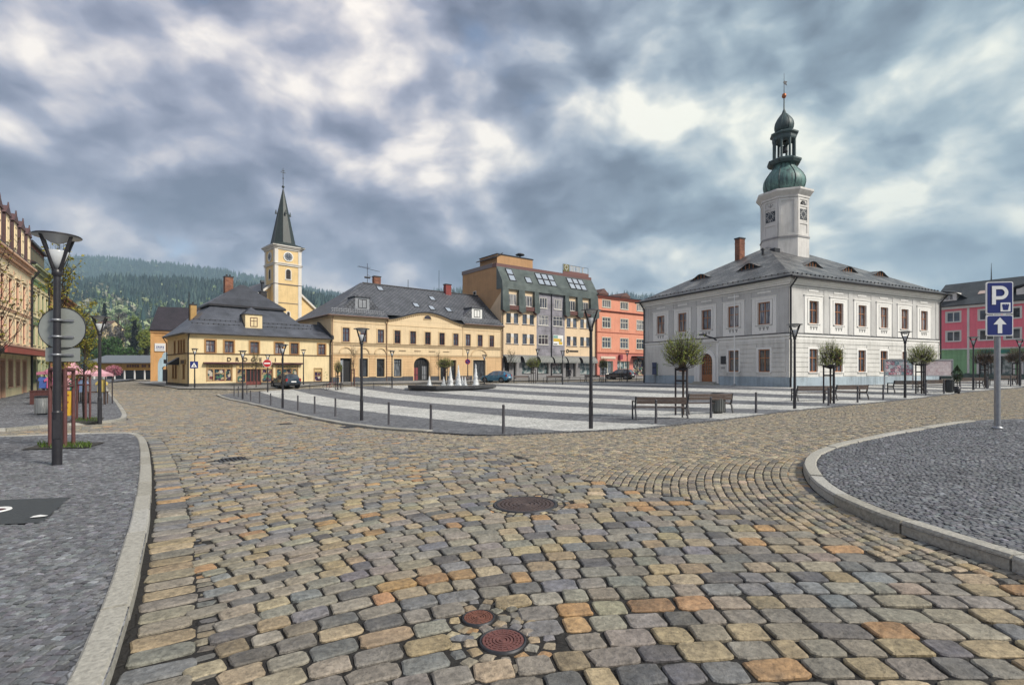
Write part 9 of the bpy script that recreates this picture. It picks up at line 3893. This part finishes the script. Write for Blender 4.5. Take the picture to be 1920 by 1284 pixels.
# hillside house among the trees
Yh = 215.0
kh = px_scale(Yh)
root = empty('hill_house', ((168 - CXP) * kh, Yh, HC + (HYP - 640) * kh), R(-18), 'distant pale house with brown roof among the trees up the hill', 'building')
b = MB()
b.box((0, 0, -3), (9, 8, 5.2), 0)
for i in range(3):
 b.box((1.3 + i * 2.6, -.04, 2.2), (2.3 + i * 2.6, .0, 3.7), 1)
b.poly([(0, 0, 5.2), (0, 4, 8.5), (0, 8, 5.2)][::-1], 0)
b.poly([(9, 0, 5.2), (9, 8, 5.2), (9, 4, 8.5)], 0)
b.build('wall', [plaster('hh_wall', (.55, .45, .28), .2), M['glass']], root)
r = MB()
r.poly([(-.5, -.6, 4.9), (9.5, -.6, 4.9), (9.5, 4, 8.8), (-.5, 4, 8.8)], 0)
r.poly([(9.5, 8.6, 4.9), (-.5, 8.6, 4.9), (-.5, 4, 8.8), (9.5, 4, 8.8)], 0)
r.build('roof', plain('hh_roof', (.13, .07, .055), .7, 0, .2, 2), root)


# ================================================================== WOODED HILLS
def ridge(prof, x):
 return np.interp(x, [p[0] for p in prof], [p[1] for p in prof])


FAR = [(-900, 540), (-200, 500), (60, 482), (130, 478), (200, 479), (300, 489), (400, 500), (470, 513), (560, 533), (640, 548), (760, 548), (830, 538), (900, 536), (1000, 536), (1130, 549), (1180, 546), (1250, 552), (1350, 562), (1500, 592), (1920, 640), (2600, 680)]
NEARH = [(-900, 560), (-200, 545), (60, 536), (130, 528), (200, 514), (300, 516), (400, 524), (480, 534), (560, 542), (640, 558), (760, 556), (830, 548), (900, 548), (1000, 550), (1130, 562), (1180, 560), (1250, 566), (1350, 590), (1500, 630), (1920, 665), (2600, 690)]
hill_m = tinted('hill_soil', .9, .05, .25, 0, .2)


def hill(name, prof, Y0, Y1, label_cols, ntree, hmin, hmax, seed, kinds, forest_label):
 rg = np.random.default_rng(seed)
 pxs = np.linspace(-800, 2500, 120)
 nt = 26
 def point(px, t):
  zr = (HYP - ridge(prof, px)) / FPX * Y1 - (hmin + hmax) * .42
  Y = Y0 + (Y1 - Y0) * t
  f = np.where(t <= 1, (np.clip(t, 0, 1) ** 1.15), np.clip(1 - (t - 1) * 3.34, 0, 1))
  z = -4 + (zr + 4) * f + 9 * np.sin(px * .013 + t * 5 + seed) * np.clip(f * (1 - f) * 4, 0, 1)
  return (px - CXP) / FPX * Y, Y, z
 T = np.concatenate([np.linspace(0, 1, nt), [1.1, 1.3]])
 PX, TT = np.meshgrid(pxs, T)
 X, Yv, Z = point(PX.ravel(), TT.ravel())
 V = np.stack([X, Yv, Z], 1)
 nx = len(pxs)
 i = (np.arange(len(T) - 1)[:, None] * nx + np.arange(nx - 1)).ravel()
 F = np.column_stack([i, i + 1, i + 1 + nx, i + nx])
 np_mesh(name, V, [F], hill_m, cols=np.repeat([[.035, .050, .022]], len(V), 0), smooth=True, kind='structure')
 # trees only where the square lets one see them
 parts = rg.random(ntree)
 px = np.where(parts < .80, rg.uniform(60, 700, ntree), np.where(parts < .92, rg.uniform(700, 900, ntree), rg.uniform(1095, 1300, ntree)))
 t = rg.uniform(0, 1, ntree) ** .72
 t[: ntree // 5] = rg.uniform(.95, 1.03, ntree // 5)
 X, Yv, Z = point(px, t)
 B = np.stack([X, Yv, Z - 1], 1)
 conif = rg.random(ntree) < kinds(px, t)
 patch = .5 + .5 * np.sin(px * .035 + 3 * np.sin(t * 9 + seed)) * np.cos(t * 14 + px * .012)
 Vs, Fs, Cs, off = [], [], [], 0
 # conifers: ragged stacked cones
 b = B[conif]
 n = len(b)
 h = rg.uniform(hmin, hmax, n)
 r = h * rg.uniform(.15, .23, n)
 ns = 6
 vv = []
 a0 = rg.uniform(0, 6.28, n)
 for tier, (zb, zt, rr) in enumerate(((.10, .62, 1.0), (.38, .82, .70), (.60, 1.0, .44))):
  for k in range(ns):
   a = a0 + 2 * math.pi * k / ns + tier * .5
   rad = r * rr * rg.uniform(.65, 1.25, n)
   vv.append(np.stack([b[:, 0] + np.cos(a) * rad, b[:, 1] + np.sin(a) * rad, b[:, 2] + h * zb * rg.uniform(.85, 1.15, n)], 1))
  vv.append(np.stack([b[:, 0], b[:, 1], b[:, 2] + h * zt], 1))
 per = 3 * (ns + 1)
 Vc = np.stack(vv, 1).reshape(-1, 3)
 tri = []
 for tier in range(3):
  o = tier * (ns + 1)
  for k in range(ns):
   tri.append((o + k, o + (k + 1) % ns, o + ns))
 Fc = ((np.arange(n) * per)[:, None, None] + np.array(tri)[None]).reshape(-1, 3)
 cc = np.array(label_cols[0])[rg.integers(0, len(label_cols[0]), n)] * (rg.uniform(.7, 1.3, n) * (.75 + .5 * patch[conif]))[:, None]
 Vs.append(Vc); Fs.append(Fc); Cs.append(np.repeat(cc, per, 0)); off += len(Vc)
 # broadleaf: lumpy low balls made of loose leaf faces
 b = B[~conif]
 n = len(b)
 if n:
  q = 26
  h = rg.uniform(hmin * .55, hmax * .75, n)
  d = rg.normal(0, 1, (n, q, 3))
  d /= np.linalg.norm(d, axis=2)[:, :, None]
  P = b[:, None, :] + np.array([0, 0, 1]) * (h * .62)[:, None, None] + d * np.stack([h * .33, h * .33, h * .42], 1)[:, None, :] * rg.uniform(.6, 1.1, (n, q, 1))
  s = (h * .30)[:, None, None]
  e1 = rg.normal(0, 1, (n, q, 3)); e2 = rg.normal(0, 1, (n, q, 3))
  e1 /= np.linalg.norm(e1, axis=2)[:, :, None]; e2 /= np.linalg.norm(e2, axis=2)[:, :, None]
  Vb = np.stack([P - e1 * s * .6, P + e1 * s * .6, P + e2 * s * .8], 2).reshape(-1, 3)
  Fb = np.arange(len(Vb)).reshape(-1, 3) + off
  cc = np.array(label_cols[1])[rg.integers(0, len(label_cols[1]), n)] * rg.uniform(.7, 1.3, n)[:, None]
  Vs.append(Vb); Fs.append(Fb); Cs.append(np.repeat(cc, q * 3, 0))
 np_mesh('forest', np.concatenate(Vs), [np.concatenate(Fs)], M['needle'], cols=np.concatenate(Cs), kind='stuff', label=forest_label, cat='forest')


hill('hill', NEARH, 300, 820, (((.026, .050, .050), (.036, .062, .058), (.022, .040, .042), (.045, .072, .060)), ((.20, .26, .13), (.26, .30, .17), (.14, .20, .09), (.24, .24, .19))), 7600, 15, 26, 3,  # some of the blue haze is put into the spruce colours of both hills
  lambda px, t: np.where(t < .45, .30, np.where(t < .68, .68, .96)), 'dense dark spruce wood with pale spring trees on the nearer hillside')
hill('hill', FAR, 900, 2000, (((.026, .048, .038), (.034, .058, .042)), ((.12, .15, .08), (.09, .12, .06))), 7000, 20, 34, 8, lambda px, t: .90, 'hazy blue spruce wood covering the far ridge')

# ================================================================== THE AIR BETWEEN
def haze():
 x0, x1, y0, y1, z0, z1 = -2700, 2700, -420, 2700, -40, 520
 m = bpy.data.materials.new('haze')
 m.use_nodes = True
 m.node_tree.nodes.clear()
 N = NT(m.node_tree)
 out = N.node('ShaderNodeOutputMaterial')
 pv = N.node('ShaderNodeVolumePrincipled')
 pv.inputs['Color'].default_value = (.56, .79, 1.0, 1)
 pv.inputs['Density'].default_value = HAZE_DENSITY
 pv.inputs['Anisotropy'].default_value = 0.0
 N.l.new(pv.outputs[0], out.inputs['Volume'])
 b = MB()
 b.box((x0, y0, z0), (x1, y1, z1))
 b.build('haze', m, None, kind='stuff', label='pale blue haze filling the valley', cat='haze')


HAZE_DENSITY = 0.00026
haze()
